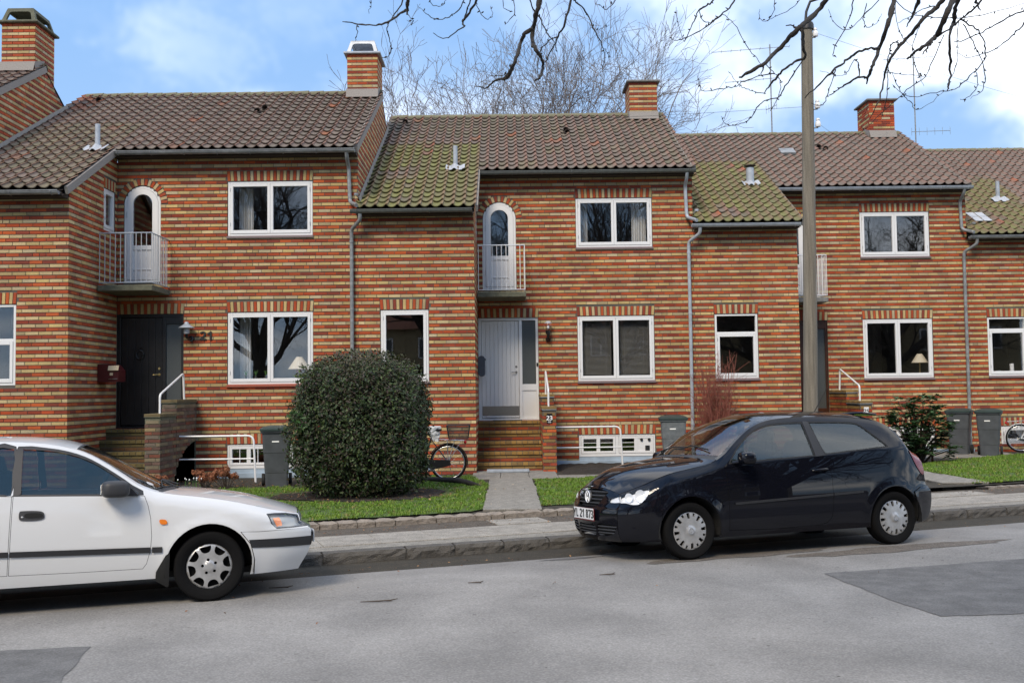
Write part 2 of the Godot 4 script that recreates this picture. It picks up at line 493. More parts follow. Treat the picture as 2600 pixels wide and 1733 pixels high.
# A wall in the frame f (origin at its left foot, x along, z out). top/bottom: [height at 0, rise per metre].
# holes: Rect2 openings; gaps: Rect2 places without running bricks (lintels); arch: [centre, spring, radius].
# budget: how many bricks become parts of their own.
func brick_wall(house: Node3D, called: String, f: Transform3D, length: float, bottom: Array, top: Array, o := {}) -> MeshInstance3D:
	var holes: Array = o.get("holes", [])
	var gaps: Array = o.get("gaps", [])
	var arch: Array = o.get("arch", [])
	var thick: float = o.get("thick", 0.3)
	var start: float = o.get("start", 0.0)
	var end: float = o.get("end", length)
	var kinds: Array = o.get("kinds", [0, 1])
	var budget: int = o.get("budget", 0)
	var mat: Material = o.get("mortar", M.mortar)
	var cut := holes.duplicate()
	if arch:
		var r: float = arch[2]
		cut.append(Rect2(arch[0] - r, arch[3], 2 * r, arch[1] - arch[3]))
		for k in 10:
			var a0 := -r + 2 * r * k / 10.0
			var am := a0 + r / 10.0
			cut.append(Rect2(arch[0] + a0, arch[1] - 0.0001, 2 * r / 10.0, sqrt(maxf(0.0, r * r - am * am))))
	# the mortar body, in upright strips between the openings
	var xs := [start, end]
	for h in cut:
		for e in [h.position.x, h.end.x]:
			if e > start + 0.001 and e < end - 0.001: xs.append(e)
	xs.sort()
	var b := MB.new()
	var face := -0.01
	for i in xs.size() - 1:
		var x0: float = xs[i]; var x1: float = xs[i + 1]
		if x1 - x0 < 0.0005: continue
		var xm := (x0 + x1) / 2
		var spans := []
		for h in cut:
			if h.position.x < xm and h.end.x > xm: spans.append([h.position.y, h.end.y])
		spans.sort_custom(func(p, q): return p[0] < q[0])
		var lo := [bottom[0] + bottom[1] * x0, bottom[0] + bottom[1] * x1]
		var pieces := []
		for s in spans:
			if s[0] > lo[0] + 0.001: pieces.append([lo, [s[0], s[0]]])
			lo = [maxf(s[1], lo[0]), maxf(s[1], lo[1])]
		pieces.append([lo, [top[0] + top[1] * x0, top[0] + top[1] * x1]])
		for p in pieces:
			for side in [face, -thick]:
				b.quad(f * Vector3(x0, p[0][0], side), f * Vector3(x1, p[0][1], side), f * Vector3(x1, p[1][1], side), f * Vector3(x0, p[1][0], side), f.basis.z * (1.0 if side == face else -1.0))
	for h in holes:
		var x0: float = h.position.x; var x1: float = h.end.x; var y0: float = h.position.y; var y1: float = h.end.y
		b.quad(f * Vector3(x0, y0, face), f * Vector3(x0, y1, face), f * Vector3(x0, y1, -thick), f * Vector3(x0, y0, -thick), f.basis.x)
		b.quad(f * Vector3(x1, y0, face), f * Vector3(x1, y1, face), f * Vector3(x1, y1, -thick), f * Vector3(x1, y0, -thick), -f.basis.x)
		b.quad(f * Vector3(x0, y0, face), f * Vector3(x1, y0, face), f * Vector3(x1, y0, -thick), f * Vector3(x0, y0, -thick), f.basis.y)
		b.quad(f * Vector3(x0, y1, face), f * Vector3(x1, y1, face), f * Vector3(x1, y1, -thick), f * Vector3(x0, y1, -thick), -f.basis.y)
	if o.get("ends", false):
		for e in [start, end]:
			b.quad(f * Vector3(e, bottom[0], face), f * Vector3(e, top[0] + top[1] * e, face), f * Vector3(e, top[0] + top[1] * e, -thick), f * Vector3(e, bottom[0], -thick), f.basis.x * (1.0 if e == end else -1.0))
	var wall := part(called, b, mat, house)
	# the bricks
	var rest := MB.new()
	var lowest: float = minf(bottom[0] + bottom[1] * start, bottom[0] + bottom[1] * end)
	var highest: float = maxf(top[0] + top[1] * start, top[0] + top[1] * end)
	var shift := [0.0, 0.12, 0.06, 0.18]
	var bh := 0.0545
	for j in range(int(ceil(lowest / COURSE)), int(highest / COURSE)):
		var y := (j + 0.5) * COURSE
		var cut_y := y
		var kind: int = kinds[posmod(j, 2)]
		var a0 := start; var a1 := end
		if top[1] > 0.0001: a0 = maxf(a0, (y + 0.03 - top[0]) / top[1])
		elif top[1] < -0.0001: a1 = minf(a1, (y + 0.03 - top[0]) / top[1])
		elif y + 0.03 > top[0]: continue
		if bottom[1] > 0.0001: a1 = minf(a1, (y - 0.03 - bottom[0]) / bottom[1])
		elif bottom[1] < -0.0001: a0 = maxf(a0, (y - 0.03 - bottom[0]) / bottom[1])
		elif y - 0.036 < bottom[0]: continue
		if a1 - a0 < 0.04: continue
		var free := [[a0, a1]]
		var blocks := []
		for h in holes + gaps:
			if h.position.y < y + 0.02 and h.end.y > y - 0.02: blocks.append([h.position.x - 0.006, h.end.x + 0.006])
		if arch:
			var ro: float = arch[2] + 0.15
			if cut_y > arch[1]:
				var dy: float = cut_y - arch[1]
				if dy < ro: blocks.append([arch[0] - sqrt(ro * ro - dy * dy), arch[0] + sqrt(ro * ro - dy * dy)])
			elif cut_y > arch[3] - 0.03: blocks.append([arch[0] - arch[2] - 0.008, arch[0] + arch[2] + 0.008])
		for s in blocks:
			var left := []
			for fr in free:
				if s[1] <= fr[0] or s[0] >= fr[1]: left.append(fr)
				else:
					if s[0] - fr[0] > 0.02: left.append([fr[0], s[0]])
					if fr[1] - s[1] > 0.02: left.append([s[1], fr[1]])
			free = left
		var off: float = shift[posmod(j, 4)] + o.get("phase", 0.0) - 1.0
		for fr in free:
			var x: float = off + floor((fr[0] - off) / 0.24) * 0.24
			while x < fr[1]:
				var p0 := maxf(x, fr[0]); var p1 := minf(x + 0.229, fr[1])
				var full := p1 - p0 > 0.2285
				# now and then two half bricks
				if full and rng.randf() < 0.04: p1 = p0 + 0.108
				if p1 - p0 > 0.025:
					var jut := rng.randf_range(-0.002, 0.0025)
					var mid := f * Vector3((p0 + p1) / 2, y + rng.randf_range(-0.0012, 0.0012), jut)
					var tr := Transform3D(f.basis, mid)
					if budget > 0 and full and p1 - p0 > 0.2 and y > o.get("from", 0.0):
						budget -= 1
						put("brick", brick_mesh(0.2285, bh, 0.018, kind), wall, tr)
					else:
						var c := brick_color(kind)
						brick_into(rest, tr, p1 - p0, bh, 0.018, shade(c, rng.randf_range(0.86, 1.1)))
				if full and p1 - p0 < 0.2 and p0 + 0.229 <= fr[1] + 0.001:
					brick_into(rest, Transform3D(f.basis, f * Vector3(p0 + 0.1745, y, 0.001)), 0.108, bh, 0.018, brick_color(kind))
				x += 0.24
	if rest.v.size():
		stuff(part("brickwork", rest, M.brick, wall))
	return wall

# bricks on end over an opening, alternating, leaning out toward the ends
func soldiers(wall: Node3D, f: Transform3D, x0: float, x1: float, y: float, height := 0.205) -> void:
	var count := int(round((x1 - x0) / 0.0667))
	var pitch := (x1 - x0) / count
	for k in count:
		var x := x0 + pitch * (k + 0.5)
		var lean := -(x - (x0 + x1) / 2) / (x1 - x0) * 0.16
		var t := Transform3D(f.basis.rotated(f.basis.z, lean), f * Vector3(x + (-lean) * height * 0.25, y + height / 2, 0.002))
		put("brick", brick_mesh(snappedf(pitch - 0.011, 0.002), height, 0.02, (k + 1) % 2), wall, t)

func arch_ring(wall: Node3D, f: Transform3D, x: float, y: float, r: float) -> void:
	var count := 19
	for k in count:
		var a := PI * (k + 0.5) / count
		var t := Transform3D(f.basis.rotated(f.basis.z, a - PI / 2), f * Vector3(x + cos(a) * (r + 0.075), y + sin(a) * (r + 0.075), 0.002))
		put("brick", brick_mesh(0.056, 0.128, 0.02, (k + 1) % 2), wall, t)

# ---------------------------------------------------------------- windows and doors
func pane(parent: Node3D, x0: float, x1: float, y0: float, y1: float, z: float, double := true) -> void:
	var b := MB.new()
	b.box(Vector3(x0, y0, z), Vector3(x1, y1, z - 0.004))
	if double: b.box(Vector3(x0, y0, z - 0.018), Vector3(x1, y1, z - 0.022))
	part("pane", b, M.glass, parent)

func bars(b: MB, x0: float, x1: float, y0: float, y1: float, w: float, z0: float, z1: float, bottom := -1.0) -> void:
	var bt := w if bottom < 0.0 else bottom
	b.cbox(Vector3(x0, y0, z1), Vector3(x0 + w, y1, z0))
	b.cbox(Vector3(x1 - w, y0, z1), Vector3(x1, y1, z0))
	b.cbox(Vector3(x0 + w, y1 - w, z1), Vector3(x1 - w, y1, z0))
	b.cbox(Vector3(x0 + w, y0, z1), Vector3(x1 - w, y0 + bt, z0))

# a white window standing in an opening of the frame f (z out)
func window(house: Node3D, f: Transform3D, r: Rect2, leaves := 2, o := {}) -> MeshInstance3D:
	var x0 := r.position.x + 0.004; var x1 := r.end.x - 0.004; var y0 := r.position.y + 0.004; var y1 := r.end.y - 0.004
	var z := -0.02
	var b := MB.new()
	var w := 0.045
	bars(b, x0, x1, y0, y1, w, z, z - 0.1)
	var win := part("window", b, M.frame, house, f)
	var edges := []
	var inner := x1 - x0 - 2 * w
	for k in leaves + 1: edges.append(x0 + w + inner * k / leaves)
	if o.has("transom"):
		var ty: float = o.transom
		var t := MB.new()
		t.cbox(Vector3(x0 + w, ty - 0.025, z - 0.09), Vector3(x1 - w, ty + 0.025, z - 0.004))
		part("transom", t, M.frame, win)
		pane(win, x0 + w, x1 - w, ty + 0.025, y1 - w, z - 0.03)
		y1 = ty + 0.025 + w - 0.05
	for k in leaves:
		var s := MB.new()
		var e0: float = edges[k] + (0.003 if k == 0 else 0.002); var e1: float = edges[k + 1] - 0.002
		bars(s, e0, e1, y0 + w + 0.003, y1 - w - 0.003, 0.055, z + 0.012, z - 0.05, 0.07)
		part("sash", s, M.frame, win)
		pane(win, e0 + 0.05, e1 - 0.05, y0 + w + 0.06, y1 - w - 0.05, z - 0.02)
		var hg := MB.new()
		var hx: float = e0 + 0.004 if k == 0 else e1 - 0.004
		for hy in [y0 + 0.2, y1 - 0.2]:
			hg.tube([Vector3(hx, hy, z + 0.016), Vector3(hx, hy + 0.07, z + 0.016)], 0.006, 6)
		part("hinge", hg, M.rail_grey, win)
	if o.get("sill", "") != "":
		var s := MB.new()
		s.quad(Vector3(x0 - 0.02, r.position.y + 0.012, -0.02), Vector3(x1 + 0.02, r.position.y + 0.012, -0.02), Vector3(x1 + 0.02, r.position.y - 0.016, 0.035), Vector3(x0 - 0.02, r.position.y - 0.016, 0.035), Vector3(0, 1, 0.3))
		s.box(Vector3(x0 - 0.02, r.position.y - 0.045, -0.008), Vector3(x1 + 0.02, r.position.y - 0.017, 0.034), "")
		part("sill", s, M[o.sill], win)
	return win

func curtain(house: Node3D, x0: float, x1: float, y0: float, y1: float, z: float, mat: Material) -> void:
	var b := MB.new()
	var n := 22
	for k in n:
		var xa := lerpf(x0, x1, k / float(n)); var xb := lerpf(x0, x1, (k + 1) / float(n))
		var za := z + 0.03 * sin(k * 1.7) + 0.012 * sin(k * 0.6); var zb := z + 0.03 * sin((k + 1) * 1.7) + 0.012 * sin((k + 1) * 0.6)
		b.quad(Vector3(xa, y0, za), Vector3(xb, y0, zb), Vector3(xb, y1, zb), Vector3(xa, y1, za), Vector3(0, 0, 1))
	part("curtain", b, mat, house)

func arched_poly(x0: float, x1: float, y0: float, spring: float, n := 14) -> PackedVector2Array:
	var p := PackedVector2Array([Vector2(x0, y0), Vector2(x1, y0)])
	var r := (x1 - x0) / 2; var c := (x0 + x1) / 2
	for k in n + 1:
		var a := PI * k / n
		p.push_back(Vector2(c + cos(a) * r, spring + sin(a) * r))
	return p

# ring between two outlines that have the same number of points
func ring(b: MB, outer: PackedVector2Array, inner: PackedVector2Array, z0: float, z1: float) -> void:
	var n := outer.size()
	for i in n:
		var j := (i + 1) % n
		var a := outer[i]; var c := outer[j]; var d := inner[j]; var e := inner[i]
		b.quad(Vector3(a.x, a.y, z0), Vector3(c.x, c.y, z0), Vector3(d.x, d.y, z0), Vector3(e.x, e.y, z0), Vector3(0, 0, 1))
		b.quad(Vector3(a.x, a.y, z1), Vector3(c.x, c.y, z1), Vector3(d.x, d.y, z1), Vector3(e.x, e.y, z1), Vector3(0, 0, -1))
		var m := (a + c) / 2 - (d + e) / 2
		b.quad(Vector3(a.x, a.y, z0), Vector3(c.x, c.y, z0), Vector3(c.x, c.y, z1), Vector3(a.x, a.y, z1), Vector3(m.x, m.y, 0))
		b.quad(Vector3(d.x, d.y, z0), Vector3(e.x, e.y, z0), Vector3(e.x, e.y, z1), Vector3(d.x, d.y, z1), Vector3(-m.x, -m.y, 0))

func balcony_door(house: Node3D, x: float, y0: float, spring: float, r: float) -> void:
	var f := MB.new()
	ring(f, arched_poly(x - r, x + r, y0, spring), arched_poly(x - r + 0.05, x + r - 0.05, y0 + 0.04, spring), -0.02, -0.11)
	var door := part("balcony_door", f, M.frame, house)
	var q := r - 0.055
	var glass_y := y0 + 0.74
	var leaf := MB.new()
	var gi := 0.195
	# stiles and the arched head round the glass
	ring(leaf, arched_poly(x - q, x + q, glass_y - 0.09, spring), arched_poly(x - gi, x + gi, glass_y, spring + 0.0), -0.012, -0.07)
	leaf.cbox(Vector3(x - q, y0 + 0.045, -0.07), Vector3(x - q + 0.12, glass_y - 0.09, -0.012))
	leaf.cbox(Vector3(x + q - 0.12, y0 + 0.045, -0.07), Vector3(x + q, glass_y - 0.09, -0.012))
	leaf.cbox(Vector3(x - q + 0.12, y0 + 0.045, -0.07), Vector3(x + q - 0.12, y0 + 0.2, -0.012))
	leaf.cbox(Vector3(x - q + 0.12, y0 + 0.24, -0.066), Vector3(x + q - 0.12, y0 + 0.27, -0.014))
	leaf.cbox(Vector3(x - q + 0.12, y0 + 0.2, -0.06), Vector3(x + q - 0.12, glass_y - 0.09, -0.032))
	part("door_leaf", leaf, M.frame, door)
	var g := MB.new()
	var poly := arched_poly(x - gi - 0.01, x + gi + 0.01, glass_y - 0.01, spring)
	g.prism(poly, -0.036, -0.04)
	g.prism(poly, -0.054, -0.058)
	part("pane", g, M.glass, door)
	var h := MB.new()
	for hy in [y0 + 0.3, y0 + 1.3]:
		h.tube([Vector3(x - r + 0.052, hy, -0.006), Vector3(x - r + 0.052, hy + 0.12, -0.006)], 0.007, 6)
	part("hinge", h, M.rail_grey, door)

func balcony(house: Node3D, x0: float, x1: float, y: float, depth: float, mat: Material, dark: bool) -> void:
	var s := MB.new()
	s.cbox(Vector3(x0, y - 0.13, 0.002), Vector3(x1, y - 0.02, depth), 0.01)
	var bal := part("balcony", s, M.mossy if dark else M.concrete, house)
	var top := y + 0.98
	var r := MB.new()
	r.tube([Vector3(x0 + 0.02, top, depth - 0.03), Vector3(x1 - 0.02, top, depth - 0.03), Vector3(x1 - 0.02, top, 0.0)], 0.014, 6)
	r.tube([Vector3(x0 + 0.02, y + 0.03, depth - 0.03), Vector3(x1 - 0.02, y + 0.03, depth - 0.03), Vector3(x1 - 0.02, y + 0.03, 0.0)], 0.012, 6)
	part("rail", r, mat, bal)
	var n := int((x1 - x0) / 0.098)
	var bar := MB.new()
	bar.tube([Vector3(0, y + 0.03, 0), Vector3(0, top, 0)], 0.0085, 6)
	var bm := bar.mesh(mat)
	for k in n + 1:
		put("baluster", bm, bal, Transform3D(Basis(), Vector3(lerpf(x0 + 0.03, x1 - 0.02, k / float(n)), 0, depth - 0.03)))
	for k in range(1, 10):
		put("baluster", bm, bal, Transform3D(Basis(), Vector3(x1 - 0.02, 0, lerpf(depth - 0.03, 0.03, k / 10.0))))

func front_door(house: Node3D, kind: int) -> void:
	var x0 := -7.785 + 0.006; var x1 := -6.446; var y0 := 1.105; var y1 := 3.33
	var mat: Material = [M.black_door, M.frame, M.brown_door][kind]
	var f := MB.new()
	var z := -0.03
	var split := -6.875   # between the leaf and the side light
	f.cbox(Vector3(x0, y0, z - 0.1), Vector3(x0 + 0.07, y1, z))
	f.cbox(Vector3(x1 - 0.055, y0, z - 0.1), Vector3(x1, y1, z))
	f.cbox(Vector3(x0 + 0.07, y1 - 0.06, z - 0.1), Vector3(x1 - 0.055, y1, z))
	f.cbox(Vector3(split, y0, z - 0.1), Vector3(split + 0.07, y1 - 0.06, z))
	f.cbox(Vector3(x0, y0 - 0.045, z - 0.1), Vector3(x1, y0, z + 0.02))
	var door := part("front_door", f, mat, house)
	# boarded leaf
	var leaf := MB.new()
	var lx0 := x0 + 0.075; var lx1 := split - 0.004
	var n := 9 if kind == 1 else 6
	leaf.box(Vector3(lx0, y0 + 0.015, z - 0.075), Vector3(lx1, y1 - 0.065, z - 0.04))
	var lf := part("door_leaf", leaf, mat, door)
	for k in n:
		var bo := MB.new()
		var p0 := lerpf(lx0, lx1, k / float(n)); var p1 := lerpf(lx0, lx1, (k + 1) / float(n))
		bo.cbox(Vector3(p0 + 0.0025, y0 + 0.02, z - 0.045), Vector3(p1 - 0.0025, y1 - 0.07, z - 0.02), 0.003)
		part("board", bo, mat if kind != 1 else M.white_door, lf)
	if kind == 1:
		var kick := MB.new()
		kick.cbox(Vector3(lx0 + 0.005, y0 + 0.06, z - 0.03), Vector3(lx1 - 0.005, y0 + 0.27, z - 0.017), 0.002)
		part("kick_plate", kick, M.steel, door)
	elif kind == 0:
		var cr := MB.new()
		cr.cbox(Vector3(lx0 + 0.004, y0 + 0.02, z - 0.03), Vector3(lx1 - 0.004, y0 + 0.2, z - 0.012), 0.004)
		part("kick_plate", cr, mat, door)
	var h := MB.new()
	var hx := lx1 - 0.06; var hy := y0 + 1.02
	h.tube([Vector3(hx, hy, z - 0.02), Vector3(hx, hy, z + 0.035), Vector3(hx - 0.11, hy - 0.005, z + 0.04)], 0.01, 8)
	h.lathe([Vector2(0, 0.008), Vector2(0.024, 0.008), Vector2(0.026, 0)], Transform3D(Basis(Vector3.RIGHT, PI / 2), Vector3(hx, hy, z - 0.02)), 14)
	h.lathe([Vector2(0, 0.012), Vector2(0.022, 0.012), Vector2(0.026, 0)], Transform3D(Basis(Vector3.RIGHT, PI / 2), Vector3(hx, hy + 0.12, z - 0.02)), 14)
	part("door_handle", h, M.steel if kind == 1 else M.brass, door)
	# side light: frosted glass over a panel
	var gx0 := split + 0.07; var gx1 := x1 - 0.055; var gy := 1.105 + 0.75
	if kind == 1:
		var pn := MB.new()
		pn.cbox(Vector3(gx0, gy - 0.14, z - 0.09), Vector3(gx1, gy, z - 0.004))
		pn.cbox(Vector3(gx0, y0, z - 0.07), Vector3(gx1, gy - 0.14, z - 0.025))
		part("side_panel", pn, M.white_door, door)
	else:
		gy = 1.19
		var pn := MB.new()
		pn.cbox(Vector3(gx0, y0, z - 0.09), Vector3(gx1, gy, z - 0.004))
		pn.cbox(Vector3(gx0, y1 - 0.2, z - 0.09), Vector3(gx1, y1 - 0.06, z - 0.004))
		part("side_panel", pn, mat, door)
	var g := MB.new()
	g.box(Vector3(gx0, gy, z - 0.05), Vector3(gx1, y1 - (0.06 if kind == 1 else 0.2), z - 0.035))
	part("side_light", g, M.frosted, door)
	if kind == 1:
		var bell := MB.new()
		bell.cbox(Vector3(x1 - 0.045, y0 + 1.14, z), Vector3(x1 - 0.01, y0 + 1.22, z + 0.02), 0.005)
		part("bell_push", bell, M.enamel_black, door)
	if kind == 0:
		var wr := MB.new()
		var pts := []
		for k in 15: pts.append(Vector3(-7.32 + cos(TAU * k / 14) * 0.075, y0 + 1.42 + sin(TAU * k / 14) * 0.085, z + 0.005 + 0.01 * sin(k * 2.3)))
		wr.tube(pts, 0.018, 7, false)
		wr.tube([Vector3(-7.32, y0 + 1.5, z - 0.01), Vector3(-7.31, y0 + 1.56, z + 0.01), Vector3(-7.28, y0 + 1.55, z + 0.01)], 0.012, 6)
		part("wreath", wr, M.black, door)

# ---------------------------------------------------------------- roof
var tile_shapes := []
var tile_prof := [[-0.03, 0.9], [0.06, 0.55], [0.16, 0.22], [0.3, 0.04], [0.44, 0.0], [0.58, 0.1], [0.72, 0.38], [0.84, 0.75], [0.93, 0.96], [1.0, 1.0], [1.06, 0.92]]
const TW := 0.2186
const ROW := 0.3144

func tile_into(b: MB, t: Transform3D, trough: Color, roll: Color) -> void:
	var len := 0.365; var hh := 0.06
	var n: int = tile_prof.size()
	var lower := []; var upper := []; var cols := []
	for k in n:
		var p: Array = tile_prof[k]
		lower.append(Vector3((p[0] - 0.5) * TW, 0.046 + p[1] * hh, 0))
		upper.append(Vector3((p[0] - 0.5) * TW, 0.004 + p[1] * hh, -len))
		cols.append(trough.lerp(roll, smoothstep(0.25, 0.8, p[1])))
	var nr := []
	for k in n:
		var e: Vector3 = lower[mini(k + 1, n - 1)] - lower[maxi(k - 1, 0)]
		nr.append((t.basis * Vector3(-e.y, e.x, 0.06 * e.x)).normalized())
	for k in n - 1:
		b.col = cols[k].lerp(cols[k + 1], 0.5)
		b.squad(t * lower[k], t * lower[k + 1], t * upper[k + 1], t * upper[k], nr[k], nr[k + 1], nr[k + 1], nr[k])
		b.quad(t * lower[k], t * lower[k + 1], t * (lower[k + 1] - Vector3(0, 0.017, 0)), t * (lower[k] - Vector3(0, 0.017, 0)), t.basis.z)

func tile_tone(moss: float, warm: float) -> Array:
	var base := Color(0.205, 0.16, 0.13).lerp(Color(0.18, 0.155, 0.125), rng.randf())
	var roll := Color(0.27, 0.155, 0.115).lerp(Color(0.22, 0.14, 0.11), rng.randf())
	if rng.randf() < warm:
		base = base.lerp(Color(0.36, 0.13, 0.06), rng.randf_range(0.3, 0.9)); roll = roll.lerp(Color(0.42, 0.13, 0.06), rng.randf_range(0.4, 0.95))
	var m := clampf(moss + rng.randf_range(-0.12, 0.12), 0.0, 0.95) if moss > 0.06 else 0.0
	base = base.lerp(Color(0.2, 0.205, 0.06), m)
	roll = roll.lerp(Color(0.22, 0.19, 0.07), m * 0.6)
	var k := rng.randf_range(0.9, 1.1)
	return [shade(base, k), shade(roll, k)]

func roof(house: Node3D, o: Dictionary) -> void:
	var a := atan(SLOPE)
	var up := Vector3(0, sin(a), -cos(a)); var nrm := Vector3(0, cos(a), sin(a))
	var basis := Basis(Vector3.RIGHT, nrm, -up)
	var eave := Vector3(0, ROOFY - SLOPE * 0.3, 0.3)
	var x_start := XC + 0.05
	var left := XR - W
	# boards under the tiles, both slopes
	var d := MB.new()
	var ridge_y := ROOFY + SLOPE * RIDGE
	var wing_z := D + 0.3
	d.quad(Vector3(left, ridge_y - 0.01, -RIDGE), Vector3(XR, ridge_y - 0.01, -RIDGE), Vector3(XR, eave.y - 0.01, 0.3), Vector3(left, eave.y - 0.01, 0.3), nrm)
	d.quad(Vector3(left, ridge_y - 0.1, -RIDGE), Vector3(XR, ridge_y - 0.1, -RIDGE), Vector3(XR, eave.y - 0.1, 0.3), Vector3(left, eave.y - 0.1, 0.3), -nrm)
	d.quad(Vector3(left, eave.y - 0.01, 0.3), Vector3(x_start - 0.03, eave.y - 0.01, 0.3), Vector3(x_start - 0.03, ROOFY - SLOPE * wing_z - 0.01, wing_z), Vector3(left, ROOFY - SLOPE * wing_z - 0.01, wing_z), nrm)
	d.quad(Vector3(left, eave.y - 0.1, 0.3), Vector3(x_start - 0.03, eave.y - 0.1, 0.3), Vector3(x_start - 0.03, ROOFY - SLOPE * wing_z - 0.1, wing_z), Vector3(left, ROOFY - SLOPE * wing_z - 0.1, wing_z), -nrm)
	d.quad(Vector3(left, ridge_y - 0.01, -RIDGE), Vector3(XR, ridge_y - 0.01, -RIDGE), Vector3(XR, ridge_y - SLOPE * 4.3, -RIDGE - 4.3), Vector3(left, ridge_y - SLOPE * 4.3, -RIDGE - 4.3), Vector3(0, 1, -1))
	# eaves boards
	d.box(Vector3(XC + 0.01, eave.y - 0.11, 0.012), Vector3(XR, eave.y - 0.03, 0.27))
	d.box(Vector3(left + 0.01, ROOFY - SLOPE * wing_z - 0.11, D + 0.012), Vector3(XC - 0.01, ROOFY - SLOPE * wing_z - 0.03, wing_z - 0.03))
	var rf := part("roof", d, M.deck, house)
	if tile_shapes.is_empty():
		for k in 25:
			var b := MB.new()
			var tn := tile_tone(0.0 if k < 8 else 0.2 if k < 14 else 0.75 if k < 22 else 0.05, 1.0 if k >= 22 else 0.0)
			tile_into(b, Transform3D(), tn[0], tn[1])
			tile_shapes.append(b.mesh(M.tile))
	var rest := MB.new()
	var single := 0
	var limit: int = o.get("tiles", 300)
	var f := FastNoiseLite.new(); f.seed = 40 + int(o.i); f.frequency = 0.55
	for r in range(-8, 16):
		for c in range(-11, 22):
			if c >= 0 and r < 0: continue
			var at := eave + up * (r * ROW) + Vector3(x_start + (c + 0.5) * TW, 0, 0)
			at += nrm * rng.randf_range(-0.003, 0.005)
			var tb := basis.rotated(nrm, rng.randf_range(-0.012, 0.012))
			var t := Transform3D(tb, at)
			var blot := f.get_noise_2d(c * TW, r * ROW) * 0.5 + 0.5
			var moss: float = o.get("moss_wing", 0.4) * smoothstep(0.12, 0.6, blot) if c < 0 and r < 7 else o.get("moss", 0.05) * blot
			var warm: float = o.get("warm", 0.03)
			if c < -8 and r > 10: warm = o.get("warm_corner", warm)
			if single < limit and c >= -11 and (r < 9 and c < 12 or r < 2):
				single += 1
				var k := 14 + rng.randi() % 8 if moss > 0.3 else 8 + rng.randi() % 6 if moss > 0.1 else rng.randi() % 8
				if rng.randf() < warm: k = 22 + rng.randi() % 3
				put("roof_tile", tile_shapes[k], rf, t)
			else:
				var tn := tile_tone(moss, warm)
				tile_into(rest, t, tn[0], tn[1])
	stuff(part("roof_tiling", rest, M.tile, rf))
	# ridge caps
	var cap := MB.new()
	var prof := []
	for k in 9:
		var g := PI * k / 8.0
		prof.append(Vector2(cos(g) * 0.12, sin(g) * 0.1))
	for k in 8:
		var p: Vector2 = prof[k]; var q: Vector2 = prof[k + 1]
		cap.col = Color(0.22, 0.21, 0.13)
		cap.squad(Vector3(0, p.y, p.x), Vector3(0, q.y, q.x), Vector3(0.4, q.y * 1.14, q.x * 1.12), Vector3(0.4, p.y * 1.14, p.x * 1.12), Vector3(0, p.y, p.x).normalized(), Vector3(0, q.y, q.x).normalized(), Vector3(0, q.y, q.x).normalized(), Vector3(0, p.y, p.x).normalized())
		cap.quad(Vector3(0.4, p.y * 1.14, p.x * 1.12), Vector3(0.4, q.y * 1.14, q.x * 1.12), Vector3(0.4, q.y * 0.98, q.x * 0.97), Vector3(0.4, p.y * 0.98, p.x * 0.97), Vector3.RIGHT)
	var caps := cap.mesh(M.tile)
	var x := left + 0.02
	while x < XR - 0.3:
		put("ridge_tile", caps, rf, Transform3D(Basis(Vector3.FORWARD, rng.randf_range(-0.012, 0.012)), Vector3(x, ridge_y - 0.012 + rng.randf_range(-0.004, 0.004), -RIDGE)))
		x += 0.355
	# mortar along the two verges
	for q in [[XR - 0.05, 0.28, -RIDGE, 0.09], [XC + 0.045, D + 0.28, 0.3, 0.05]]:
		var v := MB.new()
		verge(v, q[0], q[1], q[2], q[3], nrm)
		part("verge", v, M.cement, rf)

func verge(b: MB, x: float, z0: float, z1: float, w: float, nrm: Vector3) -> void:
	var p := Vector3(x, ROOFY - SLOPE * z0, z0); var q := Vector3(x, ROOFY - SLOPE * z1, z1)
	var wv := Vector3(w, 0, 0)
	var hi := nrm * 0.045; var lo := nrm * -0.09
	b.quad(p + hi, p + hi + wv, q + hi + wv, q + hi, nrm)
	b.quad(p + wv + hi, q + wv + hi, q + wv + lo, p + wv + lo, Vector3.RIGHT)
	b.quad(p + hi, p + hi + wv, p + lo + wv, p + lo, Vector3(0, -0.3, 1))
	b.quad(p + lo, p + lo + wv, q + lo + wv, q + lo, -nrm)

func gutter(house: Node3D, x0: float, x1: float, y: float, z: float, mat: Material) -> void:
	var b := MB.new()
	var n := 10
	for k in n:
		var a := PI + PI * k / n; var c := PI + PI * (k + 1) / n
		var p := Vector3(0, sin(a), cos(a)); var q := Vector3(0, sin(c), cos(c))
		for r in [[0.065, 1.0], [0.06, -1.0]]:
			var rr: float = r[0]; var sg: float = r[1]
			b.squad(Vector3(x0, y, z) + p * rr, Vector3(x0, y, z) + q * rr, Vector3(x1, y, z) + q * rr, Vector3(x1, y, z) + p * rr, p * sg, q * sg, q * sg, p * sg)
		for x in [x0, x1]:
			b.tri(Vector3(x, y, z), Vector3(x, y, z) + p * 0.065, Vector3(x, y, z) + q * 0.065)
	b.tube([Vector3(x0, y, z + 0.066), Vector3(x1, y, z + 0.066)], 0.009, 6)
	var g := part("gutter", b, mat, house)
	var br := MB.new()
	var pts := []
	for k in 9:
		var a := PI + PI * k / 8.0
		pts.append(Vector3(0, y + sin(a) * 0.07, z + cos(a) * 0.07))
	br.tube(pts, 0.009, 5)
	var bm := br.mesh(mat)
	var m := int((x1 - x0) / 0.66)
	for k in m + 1: put("bracket", bm, g, Transform3D(Basis(), Vector3(lerpf(x0 + 0.12, x1 - 0.12, k / float(m)), 0, 0)))

